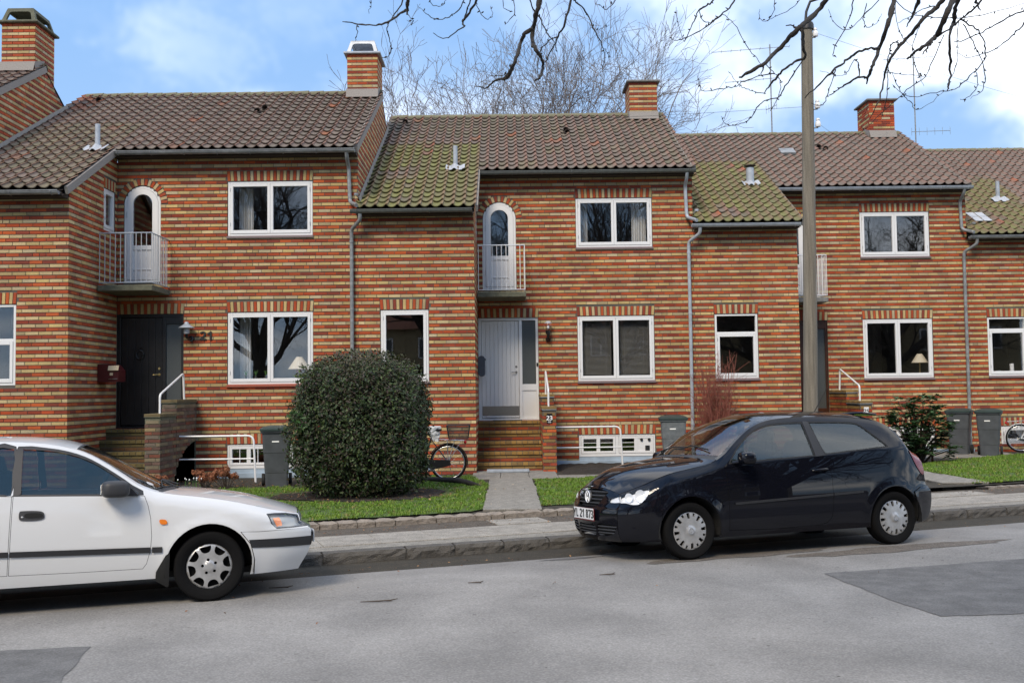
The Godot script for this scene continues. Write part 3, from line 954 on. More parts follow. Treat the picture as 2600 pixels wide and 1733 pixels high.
func downpipe(house: Node3D, pts: Array, mat: Material, joints: Array) -> void:
	var b := MB.new()
	var smooth := []
	for i in pts.size():
		if i == 0 or i == pts.size() - 1: smooth.append(pts[i])
		else:
			var p: Vector3 = pts[i]
			var l := minf(0.09, minf(p.distance_to(pts[i - 1]), p.distance_to(pts[i + 1])) * 0.45)
			var a: Vector3 = p + (pts[i - 1] - p).normalized() * l; var c: Vector3 = p + (pts[i + 1] - p).normalized() * l
			for k in 5:
				var t := k / 4.0
				smooth.append(a.lerp(p, t).lerp(p.lerp(c, t), t))
	b.tube(smooth, 0.038, 12)
	var dp := part("downpipe", b, mat, house)
	for y in joints:
		var j := MB.new()
		var last: Vector3 = pts[pts.size() - 1]
		j.lathe([Vector2(0.038, 0), Vector2(0.045, 0.004), Vector2(0.045, 0.04), Vector2(0.038, 0.044)], Transform3D(Basis(), Vector3(last.x, y, last.z)), 12)
		j.box(Vector3(last.x - 0.012, y + 0.008, -0.005), Vector3(last.x + 0.012, y + 0.03, last.z - 0.03))
		part("clamp", j, mat, dp)

func chimney(house: Node3D, o: Dictionary) -> void:
	var kind: int = o.get("cap", 0)
	var x0: float = o.get("cx0", -3.72); var x1 := x0 + 0.72
	var z0 := -RIDGE + 0.42; var z1 := -RIDGE - 0.5
	var top: float = o.get("ctop", 9.76)
	var base := 8.3
	var core := MB.new()
	core.box(Vector3(x0 + 0.012, base, z1 + 0.012), Vector3(x1 - 0.012, top, z0 - 0.012))
	var ch := part("chimney", core, M.cement if kind != 1 else M.mortar, house)
	var faces := [
		[Transform3D(Basis(), Vector3(x0, 0, z0)), x1 - x0],
		[Transform3D(Basis(Vector3(0, 0, -1), Vector3.UP, Vector3.RIGHT), Vector3(x1, 0, z0)), z0 - z1],
		[Transform3D(Basis(Vector3(0, 0, 1), Vector3.UP, Vector3.LEFT), Vector3(x0, 0, z1)), z0 - z1],
		[Transform3D(Basis(Vector3(-1, 0, 0), Vector3.UP, Vector3(0, 0, -1)), Vector3(x1, 0, z1)), x1 - x0]]
	var soft: float = o.get("cpale", 1.0)
	for q in faces.size():
		var f: Transform3D = faces[q][0]; var l: float = faces[q][1]
		var j := 0
		var y := top - COURSE
		while y > base:
			var x := 0.0 if j % 2 == 0 else -0.12
			while x < l - 0.02:
				var p0 := maxf(x, 0.0 if q % 2 == 0 else 0.0125); var p1 := minf(x + 0.229, l if q % 2 == 0 else l - 0.0125)
				if p1 - p0 > 0.03:
					var kd_ := 1 if j % 2 == 0 else 0
					if o.get("rough", false) and rng.randf() < 0.45: kd_ = 1
					put("brick", brick_mesh(snappedf(p1 - p0, 0.01), 0.055, 0.018, kd_), ch, Transform3D(f.basis, f * Vector3((p0 + p1) / 2, y + COURSE / 2, 0.003)))
				x += 0.24
			y -= COURSE; j += 1
	# mortar skirt on the tiles
	var sk := MB.new()
	var sy := ROOFY - SLOPE * z0
	sk.quad(Vector3(x0 - 0.02, sy + 0.24, z0 + 0.03), Vector3(x1 + 0.02, sy + 0.24, z0 + 0.03), Vector3(x1 + 0.02, sy + 0.02, z0 + 0.12), Vector3(x0 - 0.02, sy + 0.02, z0 + 0.12), Vector3(0, 0.3, 1))
	for x in [x0 - 0.012, x1 + 0.012]:
		sk.quad(Vector3(x, sy + 0.24, z0 + 0.03), Vector3(x, sy - 0.05, z0 + 0.03), Vector3(x, ROOFY + SLOPE * RIDGE - 0.05, -RIDGE), Vector3(x, ROOFY + SLOPE * RIDGE + 0.16, -RIDGE), Vector3(x - (x0 + x1) / 2, 0, 0))
	part("flashing", sk, M.cement, ch)
	var slab := MB.new()
	slab.cbox(Vector3(x0 - 0.08, top + 0.002, z1 - 0.08), Vector3(x1 + 0.08, top + 0.055, z0 + 0.08), 0.012)
	part("cap_slab", slab, M.mossy if o.get("mossy_cap", false) else M.zinc_new if kind == 2 else M.concrete, ch)
	if kind >= 1 and kind != 3:
		# a hood with an opening on each side
		var hm: Material = M.mossy if kind == 1 else M.zinc_new
		var hb := MB.new()
		var b0 := top + 0.055; var b1 := top + 0.36
		var hx := (x1 - x0) / 2 + 0.01; var hz := (z0 - z1) / 2 + 0.01
		var cx := (x0 + x1) / 2; var cz := (z0 + z1) / 2
		for sg in [-1.0, 1.0]:
			for ax in 2:
				var half := hx if ax == 0 else hz
				var dist := hz if ax == 0 else hx
				# trapezoid with a rounded opening
				var outer := PackedVector2Array(); var inner := PackedVector2Array()
				var tw := half - 0.09
				outer = PackedVector2Array([Vector2(-half, 0), Vector2(half, 0), Vector2(half - 0.03, 0.1), Vector2(tw + 0.02, 0.24), Vector2(tw, 0.3), Vector2(0, 0.305), Vector2(-tw, 0.3), Vector2(-tw - 0.02, 0.24), Vector2(-half + 0.03, 0.1)])
				inner = PackedVector2Array([Vector2(-half + 0.09, 0.012), Vector2(half - 0.09, 0.012), Vector2(half - 0.11, 0.1), Vector2(tw - 0.05, 0.2), Vector2(tw - 0.1, 0.225), Vector2(0, 0.228), Vector2(-tw + 0.1, 0.225), Vector2(-tw + 0.05, 0.2), Vector2(-half + 0.11, 0.1)])
				var f: Transform3D
				if ax == 0: f = Transform3D(Basis(Vector3(sg, 0, 0), Vector3.UP, Vector3(0, 0, sg)), Vector3(cx, b0, cz + sg * dist))
				else: f = Transform3D(Basis(Vector3(0, 0, -sg), Vector3.UP, Vector3(sg, 0, 0)), Vector3(cx + sg * dist, b0, cz))
				var n := outer.size()
				for i in n:
					var jn := (i + 1) % n
					var w := func(p: Vector2, dz: float) -> Vector3: return f * Vector3(p.x, p.y, dz - 0.09 * p.y / 0.3)
					hb.quad(w.call(outer[i], 0.0), w.call(outer[jn], 0.0), w.call(inner[jn], 0.0), w.call(inner[i], 0.0), f.basis.z)
					hb.quad(w.call(outer[i], -0.06), w.call(outer[jn], -0.06), w.call(inner[jn], -0.06), w.call(inner[i], -0.06), -f.basis.z)
					hb.quad(w.call(inner[i], 0.0), w.call(inner[jn], 0.0), w.call(inner[jn], -0.06), w.call(inner[i], -0.06))
		hb.cbox(Vector3(cx - hx + 0.085, b1 - 0.06, cz - hz + 0.085), Vector3(cx + hx - 0.085, b1 + 0.005, cz + hz - 0.085), 0.01)
		part("hood", hb, hm, ch)

func roof_point(x: float, z: float, lift := 0.0) -> Vector3:
	return Vector3(x, ROOFY - SLOPE * z + lift, z)

func vents(house: Node3D, o: Dictionary) -> void:
	if o.has("pipe"):
		var p := roof_point(o.pipe[0], o.pipe[1], 0.02)
		var b := MB.new()
		if o.get("cowl", false):
			b.lathe([Vector2(0.095, -0.1), Vector2(0.095, 0.42), Vector2(0.0, 0.42)], Transform3D(Basis(), p), 18)
			var c := MB.new()
			c.lathe([Vector2(0.0, 0.5), Vector2(0.14, 0.475), Vector2(0.14, 0.46), Vector2(0.0, 0.46)], Transform3D(Basis(), p), 18)
			for k in 3: c.tube([p + Vector3(cos(k * 2.1) * 0.085, 0.4, sin(k * 2.1) * 0.085), p + Vector3(cos(k * 2.1) * 0.085, 0.47, sin(k * 2.1) * 0.085)], 0.008, 5)
			part("vent_cowl", c, M.deck, house)
		else:
			b.lathe([Vector2(0.05, -0.1), Vector2(0.05, 0.52), Vector2(0.042, 0.525), Vector2(0.042, 0.2)], Transform3D(Basis(), p), 16)
		part("vent_pipe", b, M.zinc_new, house)
		# lead apron dressed over the tiles
		var l := MB.new()
		var a := atan(SLOPE)
		var basis := Basis(Vector3.RIGHT, Vector3(0, cos(a), sin(a)), Vector3(0, -sin(a), cos(a)))
		var base := Transform3D(basis, p + Vector3(0, 0.02, 0))
		var nx := 12; var nz := 6
		for i in nx:
			for k in nz:
				var q := []
				for e in [[i, k], [i + 1, k], [i + 1, k + 1], [i, k + 1]]:
					var u: float = (e[0] / float(nx) - 0.5) * 0.42; var w: float = (e[1] / float(nz) - 0.35) * 0.3
					var hh := 0.055 + 0.022 * cos(u / TW * TAU + 0.6) + 0.05 * exp(-(u * u + w * w) / 0.008)
					if e[1] == nz: hh -= 0.01 + 0.01 * sin(e[0] * 2.0)
					q.append(base * Vector3(u, hh, w))
				l.quad(q[0], q[1], q[2], q[3], basis.y)
		part("flashing", l, M.lead, house)
	for v in o.get("vents", []):
		var p := roof_point(v[0], v[1], 0.04)
		var a := atan(SLOPE)
		var dir := Vector3(0, cos(a) * 0.4, 1).normalized()
		var t := Transform3D(Basis(Vector3.RIGHT, dir, Vector3.RIGHT.cross(dir)), p)
		var b := MB.new()
		b.lathe([Vector2(0.075, -0.12), Vector2(0.07, 0.1), Vector2(0.06, 0.1), Vector2(0.06, -0.1), Vector2(0.0, -0.1)], t, 14)
		part("vent_tile", b, M.deck, house)
	if o.has("hatch"):
		var a := atan(SLOPE)
		var basis := Basis(Vector3.RIGHT, Vector3(0, cos(a), sin(a)), Vector3(0, -sin(a), cos(a)))
		var b := MB.new()
		b.obox(Transform3D(basis.rotated(Vector3.RIGHT, 0.08), roof_point(o.hatch[0], o.hatch[1], 0.1)), Vector3(0.2, 0.04, 0.17), 0.01)
		part("roof_hatch", b, M.zinc, house)
	if o.has("skylight"):
		var a := atan(SLOPE)
		var basis := Basis(Vector3.RIGHT, Vector3(0, cos(a), sin(a)), Vector3(0, -sin(a), cos(a)))
		var p := Transform3D(basis, roof_point(o.skylight[0], o.skylight[1], 0.08))
		for k in 4:
			var b := MB.new()
			b.obox(Transform3D(basis, p * Vector3((k % 2 - 0.5) * 0.225, 0.025, (k / 2 - 0.5) * 0.33)), Vector3(0.1, 0.01, 0.15), 0.004)
			part("glass_tile", b, M.lead, house)

func antenna(house: Node3D, x: float, z: float, height: float, arms: Array) -> void:
	var b := MB.new()
	var p := roof_point(x, -absf(z), -0.3)
	b.tube([p, p + Vector3(0, height, 0)], 0.02, 8)
	var an := part("antenna", b, M.zinc, house)
	for q in arms:
		var m := MB.new()
		var y: float = p.y + q[0]
		var l: float = q[1]
		var dir := Vector3(cos(q[2]), 0.02, sin(q[2]))
		var c := Vector3(p.x, y, p.z)
		m.tube([c - dir * l * q[3], c + dir * l * (1 - q[3])], 0.009, 5)
		var n: int = q[4]
		for k in n:
			var e := c + dir * lerpf(-l * q[3], l * (1 - q[3]), k / float(n - 1))
			var side := Vector3(-dir.z, 0, dir.x) if q[5] == 0 else Vector3.UP
			m.tube([e - side * q[6], e + side * q[6]], 0.005, 4)
		part("antenna_arm", m, M.zinc, an)

# ---------------------------------------------------------------- one house of the row
func house(i: int, o: Dictionary) -> Node3D:
	o.i = i
	var h := thing("brick_house", o.label, "house", Vector3(W * i, 0, Z0 - D * i), 0.0, "houses of the stepped brick row")
	var left := XR - W
	var front := Transform3D(Basis(), Vector3(XC, 0, 0))
	var rel := func(r: Rect2) -> Rect2: return Rect2(r.position.x - XC, r.position.y, r.size.x, r.size.y)
	var low := Rect2(-5.568, 1.898, 1.706, 1.451)
	var high := Rect2(-5.568, 4.876, 1.706, 1.111)
	var base := Rect2(-5.575, 0.235, 1.69, 0.487)
	var door := Rect2(-7.78, 1.06, 1.334, 2.27)
	var wingw := Rect2(-9.664, 1.915, 0.962, 1.443)
	var full: bool = o.get("full", true)
	# main front
	var fo := {"holes": [], "gaps": [], "budget": o.get("bricks", 150), "from": o.get("from", 3.56)}
	var soldier := []
	if full:
		for r in [low, high, base]:
			fo.holes.append(rel.call(r))
			soldier.append(r)
		fo.holes.append(rel.call(Rect2(-7.78, 1.06, 1.334, 2.27)))
		soldier.append(door)
		for r in soldier: fo.gaps.append(rel.call(Rect2(r.position.x - 0.012, r.end.y, r.size.x + 0.024, 0.212)))
		fo.arch = [-7.277 - XC, 5.556, 0.364, 3.978]
	var wall := brick_wall(h, "front_wall", front, XR - XC, [-0.1, 0], [6.5, 0], fo)
	for r in soldier:
		soldiers(wall, front, r.position.x - XC + (0.012 if r == door else -0.005), r.end.x - XC + 0.005, r.end.y + 0.006, 0.2)
	if full:
		arch_ring(wall, front, -7.277 - XC, 5.556, 0.364)
	# wing front
	var wing := Transform3D(Basis(), Vector3(left, 0, D))
	var wr := Rect2(wingw.position.x - left, wingw.position.y, wingw.size.x, wingw.size.y)
	var wo := {"budget": o.get("wing_bricks", 90), "from": o.get("wing_from", 3.6), "phase": 0.11}
	if o.get("wing_window", true):
		wo.holes = [wr]
		wo.gaps = [Rect2(wr.position.x - 0.012, wr.end.y, wr.size.x + 0.024, 0.212)]
	var wb := Rect2(-9.42 - left, 0.26, 0.96, 0.44)
	if o.get("wing_base", false):
		wo.holes.append(wb)
		wo.gaps.append(Rect2(wb.position.x - 0.012, wb.end.y, wb.size.x + 0.024, 0.212))
	if o.get("wing", true):
		var ww := brick_wall(h, "wing_wall", wing, XC - left, [-0.1, 0], [5.29, 0], wo)
		if o.get("wing_window", true): soldiers(ww, wing, wr.position.x - 0.005, wr.end.x + 0.005, wr.end.y + 0.006, 0.2)
		if o.get("wing_base", false):
			soldiers(ww, wing, wb.position.x - 0.005, wb.end.x + 0.005, wb.end.y + 0.006, 0.2)
			window(h, wing, wb, 1)
		# the wing's side
		var side := Transform3D(Basis(Vector3(0, 0, -1), Vector3.UP, Vector3.RIGHT), Vector3(XC, 0, D))
		var so := {"start": 0.0125, "end": D, "phase": 0.05}
		var sw := Rect2(D - 0.66, 4.93, 0.56, 0.83)
		if o.get("side_window", true):
			so.holes = [sw]
			so.gaps = [Rect2(sw.position.x, sw.end.y, sw.size.x + 0.02, 0.21)]
		var sd := brick_wall(h, "side_wall", side, D, [-0.1, 0], [5.42, SLOPE], so)
		if o.get("side_window", true):
			soldiers(sd, side, sw.position.x, sw.end.x, sw.end.y + 0.006, 0.195)
			window(h, side, sw, 1)
	# gable over the next house's roof
	var gab := Transform3D(Basis(Vector3(0, 0, -1), Vector3.UP, Vector3.RIGHT), Vector3(XR, 0, 0))
	var g1 := brick_wall(h, "gable", gab, RIDGE, [5.42, SLOPE], [ROOFY - 0.06, SLOPE], {"start": 0.0125, "end": RIDGE})
	brick_wall(h, "gable", gab, 5.2, [5.42, SLOPE], [8.88 + 4 * SLOPE, -SLOPE], {"start": RIDGE, "end": 5.13})
	var fl := MB.new()
	for seg in [[0.0, 5.1]]:
		var p0 := Vector3(XR, 5.506 + SLOPE * seg[0] + 0.03, -seg[0]); var p1 := Vector3(XR, 5.506 + SLOPE * seg[1] + 0.03, -seg[1])
		fl.quad(p0 + Vector3(0.012, 0.09, 0), p0 + Vector3(0.05, 0, 0), p1 + Vector3(0.05, 0, 0), p1 + Vector3(0.012, 0.09, 0), Vector3(1, 1, 0))
	part("flashing", fl, M.cement, h)
	# inside and behind
	var r := MB.new()
	var ix0 := left + 0.12; var ix1 := XR - 0.12
	r.quad(Vector3(ix0, 0.2, -5.0), Vector3(ix1, 0.2, -5.0), Vector3(ix1, 6.35, -5.0), Vector3(ix0, 6.35, -5.0), Vector3(0, 0, 1))
	for x in [ix0, XC + 1.42, ix1]:
		r.box(Vector3(x - 0.05, 0.2, -5.0), Vector3(x + 0.05, 6.35, -0.31))
	for y in [0.16, 1.0, 3.78, 6.36]:
		r.box(Vector3(ix0, y - 0.06, -5.0), Vector3(ix1, y + 0.06, -0.302))
	r.box(Vector3(ix0, 3.7, -0.302), Vector3(XC - 0.302, 3.8, D - 0.302))
	r.box(Vector3(ix0, 0.94, -0.302), Vector3(XC - 0.302, 1.06, D - 0.302))
	r.box(Vector3(ix0, 5.22, -0.302), Vector3(XC - 0.302, 5.3, D - 0.302))
	part("interior", r, M.plaster, h)
	var bw := MB.new()
	bw.box(Vector3(left + 0.01, -0.1, -8.0), Vector3(XR - 0.01, 6.4, -7.7))
	bw.box(Vector3(XR - 0.29, -0.1, -7.7), Vector3(XR - 0.02, 6.4, -0.31))
	part("back_wall", bw, M.mortar, h)
	# windows, doors, balcony
	if full:
		window(h, Transform3D(), low, 2, {"sill": o.get("low_sill", "sill_metal")})
		window(h, Transform3D(), high, 2, {"sill": "sill_metal"})
		basement(h, base, o.get("basement", 0))
		front_door(h, o.door)
		balcony_door(h, -7.277, 3.978, 5.556, 0.364)
		balcony(h, XC + 0.02, -6.72, 3.83, 1.0, M.rail_grey if o.door == 0 else M.white_paint, o.door != 2)
		var pl := MB.new()
		pl.cbox(Vector3(-6.15, -0.1, 0.003), Vector3(XR, 0.16, 0.04), 0.006)
		pl.box(Vector3(-5.575, 0.16, 0.003), Vector3(-3.885, 0.233, 0.014))
		part("plinth", pl, M.blue_plinth, h)
	if o.get("wing_window", true):
		window(h, Transform3D(Basis(), Vector3(0, 0, D)), wingw, 1, o.get("wing_style", {"sill": "sill_metal"}))
	roof(h, o)
	var ey := ROOFY - SLOPE * 0.3
	gutter(h, XC + 0.03, XR + (0.02 if i != 0 else 0.0), ey - 0.035, 0.365, M[o.get("gutter", "zinc")])
	gutter(h, left - 0.1, XC - 0.02, ROOFY - SLOPE * (D + 0.3) - 0.035, D + 0.365, M[o.get("wing_gutter", "zinc_dark")])
	var wy := ROOFY - SLOPE * (D + 0.3) - D * 0 - 0.04
	downpipe(h, [Vector3(-3.12, ey - 0.09, 0.365), Vector3(-3.12, ey - 0.2, 0.3), Vector3(-3.12, ey - 0.34, 0.08), Vector3(-3.1, 5.52, 0.08), Vector3(-2.98, 5.45, 0.22), Vector3(-2.93, 5.4, 0.36)], M[o.get("pipe_mat", "zinc")], [5.6])
	downpipe(h, [Vector3(-2.86, wy - 0.06, 0.365), Vector3(-2.86, wy - 0.18, 0.33), Vector3(-3.07, wy - 0.34, 0.1), Vector3(-3.07, wy - 0.5, 0.085), Vector3(-3.07, 0.1, 0.085)], M[o.get("pipe_mat", "zinc")], [4.7, 3.35, 2.0, 0.9])
	chimney(h, o)
	vents(h, o)
	for a in o.get("antennas", []): antenna(h, a[0], a[1], a[2], a[3])
	return h

func basement(h: Node3D, r: Rect2, kind: int) -> void:
	var b := MB.new()
	var x0 := r.position.x + 0.004; var x1 := r.end.x - 0.004; var y0 := r.position.y + 0.004; var y1 := r.end.y - 0.004
	bars(b, x0, x1, y0, y1, 0.04, -0.02, -0.1, 0.06)
	var xm := (x0 + x1) / 2
	b.cbox(Vector3(xm - 0.035, y0 + 0.06, -0.1), Vector3(xm + 0.035, y1 - 0.04, -0.022))
	var w := part("basement_window", b, M.frame, h)
	for side in 2:
		var s := MB.new()
		var e0 := x0 + 0.045 if side == 0 else xm + 0.04
		var e1 := xm - 0.04 if side == 0 else x1 - 0.045
		bars(s, e0, e1, y0 + 0.065, y1 - 0.045, 0.05, -0.01, -0.06)
		var em := (e0 + e1) / 2
		s.cbox(Vector3(em - 0.04, y0 + 0.11, -0.06), Vector3(em + 0.04, y1 - 0.09, -0.012))
		if kind == 0:
			for q in [(e0 + em) / 2 + 0.01, (e1 + em) / 2 - 0.01]: s.cbox(Vector3(q - 0.007, y0 + 0.11, -0.05), Vector3(q + 0.007, y1 - 0.09, -0.016))
		else:
			for q in 2:
				var yy := lerpf(y0 + 0.11, y1 - 0.09, (q + 1) / 3.0)
				s.cbox(Vector3(e0 + 0.05, yy - 0.006, -0.05), Vector3(em - 0.04, yy + 0.006, -0.02))
				if side == 0: s.cbox(Vector3(em + 0.04, yy - 0.006, -0.05), Vector3(e1 - 0.05, yy + 0.006, -0.02))
		if kind == 1 and side == 1:
			s.box(Vector3(em + 0.04, y0 + 0.11, -0.05), Vector3(e1 - 0.05, y1 - 0.09, -0.02))
		part("sash", s, M.frame, w)
		pane(w, e0 + 0.04, e1 - 0.04, y0 + 0.1, y1 - 0.08, -0.035)
		if kind == 1 and side == 1:
			var v := MB.new()
			for q in [0.1, 0.27]:
				v.lathe([Vector2(0, 0.03), Vector2(0.03, 0.03), Vector2(0.035, 0.0)], Transform3D(Basis(Vector3.RIGHT, PI / 2), Vector3(em + 0.02 + q, y1 - 0.12, -0.02)), 12)
			v.cbox(Vector3(em + 0.2, y0 + 0.12, -0.02), Vector3(em + 0.3, y0 + 0.23, -0.004))
			part("vent", v, M.black, w)

func houses() -> void:
	house(-1, {"label": "house at the far left of which only gable, roof and hooded chimney show", "full": false, "door": 0, "wing": false, "wing_window": false, "cap": 1, "mossy_cap": true, "cx0": -3.69, "ctop": 9.8, "bricks": 0, "moss": 0.1, "warm": 0.06})
	house(0, {"label": "brick house with black front door and number 21 beside it", "door": 0, "cap": 2, "ctop": 9.79, "low_sill": "sill_red", "moss_wing": 0.2, "moss": 0.06, "warm": 0.015, "warm_corner": 0.45,
		"pipe": [-8.055, 0.318], "vents": [[-9.56, -3.45], [-5.53, -2.3], [-5.42, -2.55]], "gutter": "zinc", "wing_gutter": "zinc", "wing_style": {"transom": 2.72}})
	house(1, {"label": "brick house with white front door and mossy side roof in the middle", "door": 1, "cap": 3, "ctop": 9.72, "cx0": -3.85, "moss_wing": 0.95, "moss": 0.16, "warm": 0.01, "basement": 1,
		"pipe": [-8.231, 0.22], "vents": [[-9.69, -3.42], [-5.58, -2.35], [-5.6, -2.55]], "gutter": "zinc_dark", "wing_gutter": "zinc_dark", "pipe_mat": "zinc_new"})
	house(2, {"label": "brick house behind the wooden pole with brown front door", "door": 2, "cap": 3, "ctop": 9.8, "cx0": -3.92, "rough": true, "moss_wing": 0.85, "moss": 0.04, "warm": 0.015,
		"pipe": [-8.276, 0.134], "cowl": true, "vents": [[-5.7, -2.65], [-5.56, -2.5]], "hatch": [-6.673, -2.21], "gutter": "zinc_new", "wing_gutter": "zinc_new", "wing_style": {"transom": 2.93, "sill": "sill_metal"},
		"antennas": [[-6.549, 4.1, 2.95, [[2.85, 2.2, 0.15, 0.75, 9, 0, 0.12], [1.95, 1.5, 0.2, 0.85, 8, 0, 0.1], [1.1, 0.5, 1.2, 0.5, 5, 1, 0.12]]]]})
	house(3, {"label": "brick house at the far right, cut by the picture's edge", "full": false, "door": 1, "cap": 0, "moss_wing": 0.5, "moss": 0.04, "warm": 0.02, "pipe": [-8.337, 0.301], "skylight": [-9.5, 1.6], "gutter": "zinc", "wing_gutter": "zinc", "bricks": 0, "wing_base": true, "side_window": false, "wing_style": {"transom": 3.05, "sill": "sill_metal"},
		"antennas": [[-8.537, 4.3, 3.3, [[3.2, 1.5, 0.1, 0.6, 8, 0, 0.12], [0.85, 1.2, 0.02, 0.1, 6, 1, 0.12]]]]})

# ---------------------------------------------------------------- ground, road, pavement
func flat_poly(pts: Array, y: float, cell := 0.0) -> MB:
	var b := MB.new()
	var poly := PackedVector2Array()
	for p in pts: poly.push_back(Vector2(p[0], p[1]))
	var idx := Geometry2D.triangulate_polygon(poly)
	for i in range(0, idx.size(), 3):
		var q := []
		for k in 3:
			var p := poly[idx[i + k]]
			q.append(Vector3(p.x, y, p.y))
		if (q[2] - q[0]).cross(q[1] - q[0]).y < 0: b.tri(q[0], q[2], q[1])
		else: b.tri(q[0], q[1], q[2])
	return b

func ragged(pts: Array, amp: float, step := 0.12) -> Array:
	var out := []
	for i in pts.size():
		var a := Vector2(pts[i][0], pts[i][1]); var c := Vector2(pts[(i + 1) % pts.size()][0], pts[(i + 1) % pts.size()][1])
		var n := maxi(1, int(a.distance_to(c) / step))
		for k in n:
			var p := a.lerp(c, k / float(n)) + Vector2(rng.randf_range(-amp, amp), rng.randf_range(-amp, amp))
			out.append([p.x, p.y])
	return out

# a sheet that lies on the ground inside an outline, lifted a little
func draped(pts: Array, lift: float, cell: float, wobble := 0.0) -> MB:
	var b := MB.new()
	var poly := PackedVector2Array()
	for p in pts: poly.push_back(Vector2(p[0], p[1]))
	var lo := poly[0]; var hi := poly[0]
	for p in poly: lo = lo.min(p); hi = hi.max(p)
	var f := FastNoiseLite.new(); f.seed = 77; f.frequency = 0.9
	var y := lo.y
	while y < hi.y:
		var x := lo.x
		while x < hi.x:
			var rect := PackedVector2Array([Vector2(x, y), Vector2(x + cell, y), Vector2(x + cell, y + cell), Vector2(x, y + cell)])
			for piece in Geometry2D.intersect_polygons(rect, poly):
				var idx := Geometry2D.triangulate_polygon(piece)
				for i in range(0, idx.size(), 3):
					var q := []
					for k in 3:
						var p: Vector2 = piece[idx[i + k]]
						q.append(Vector3(p.x, ground_at(p.x, p.y) + lift + wobble * f.get_noise_2d(p.x * 3, p.y * 3), p.y))
					if (q[2] - q[0]).cross(q[1] - q[0]).y < 0: b.tri(q[0], q[2], q[1])
					else: b.tri(q[0], q[1], q[2])
			x += cell
		y += cell
	return b

var lawns := []

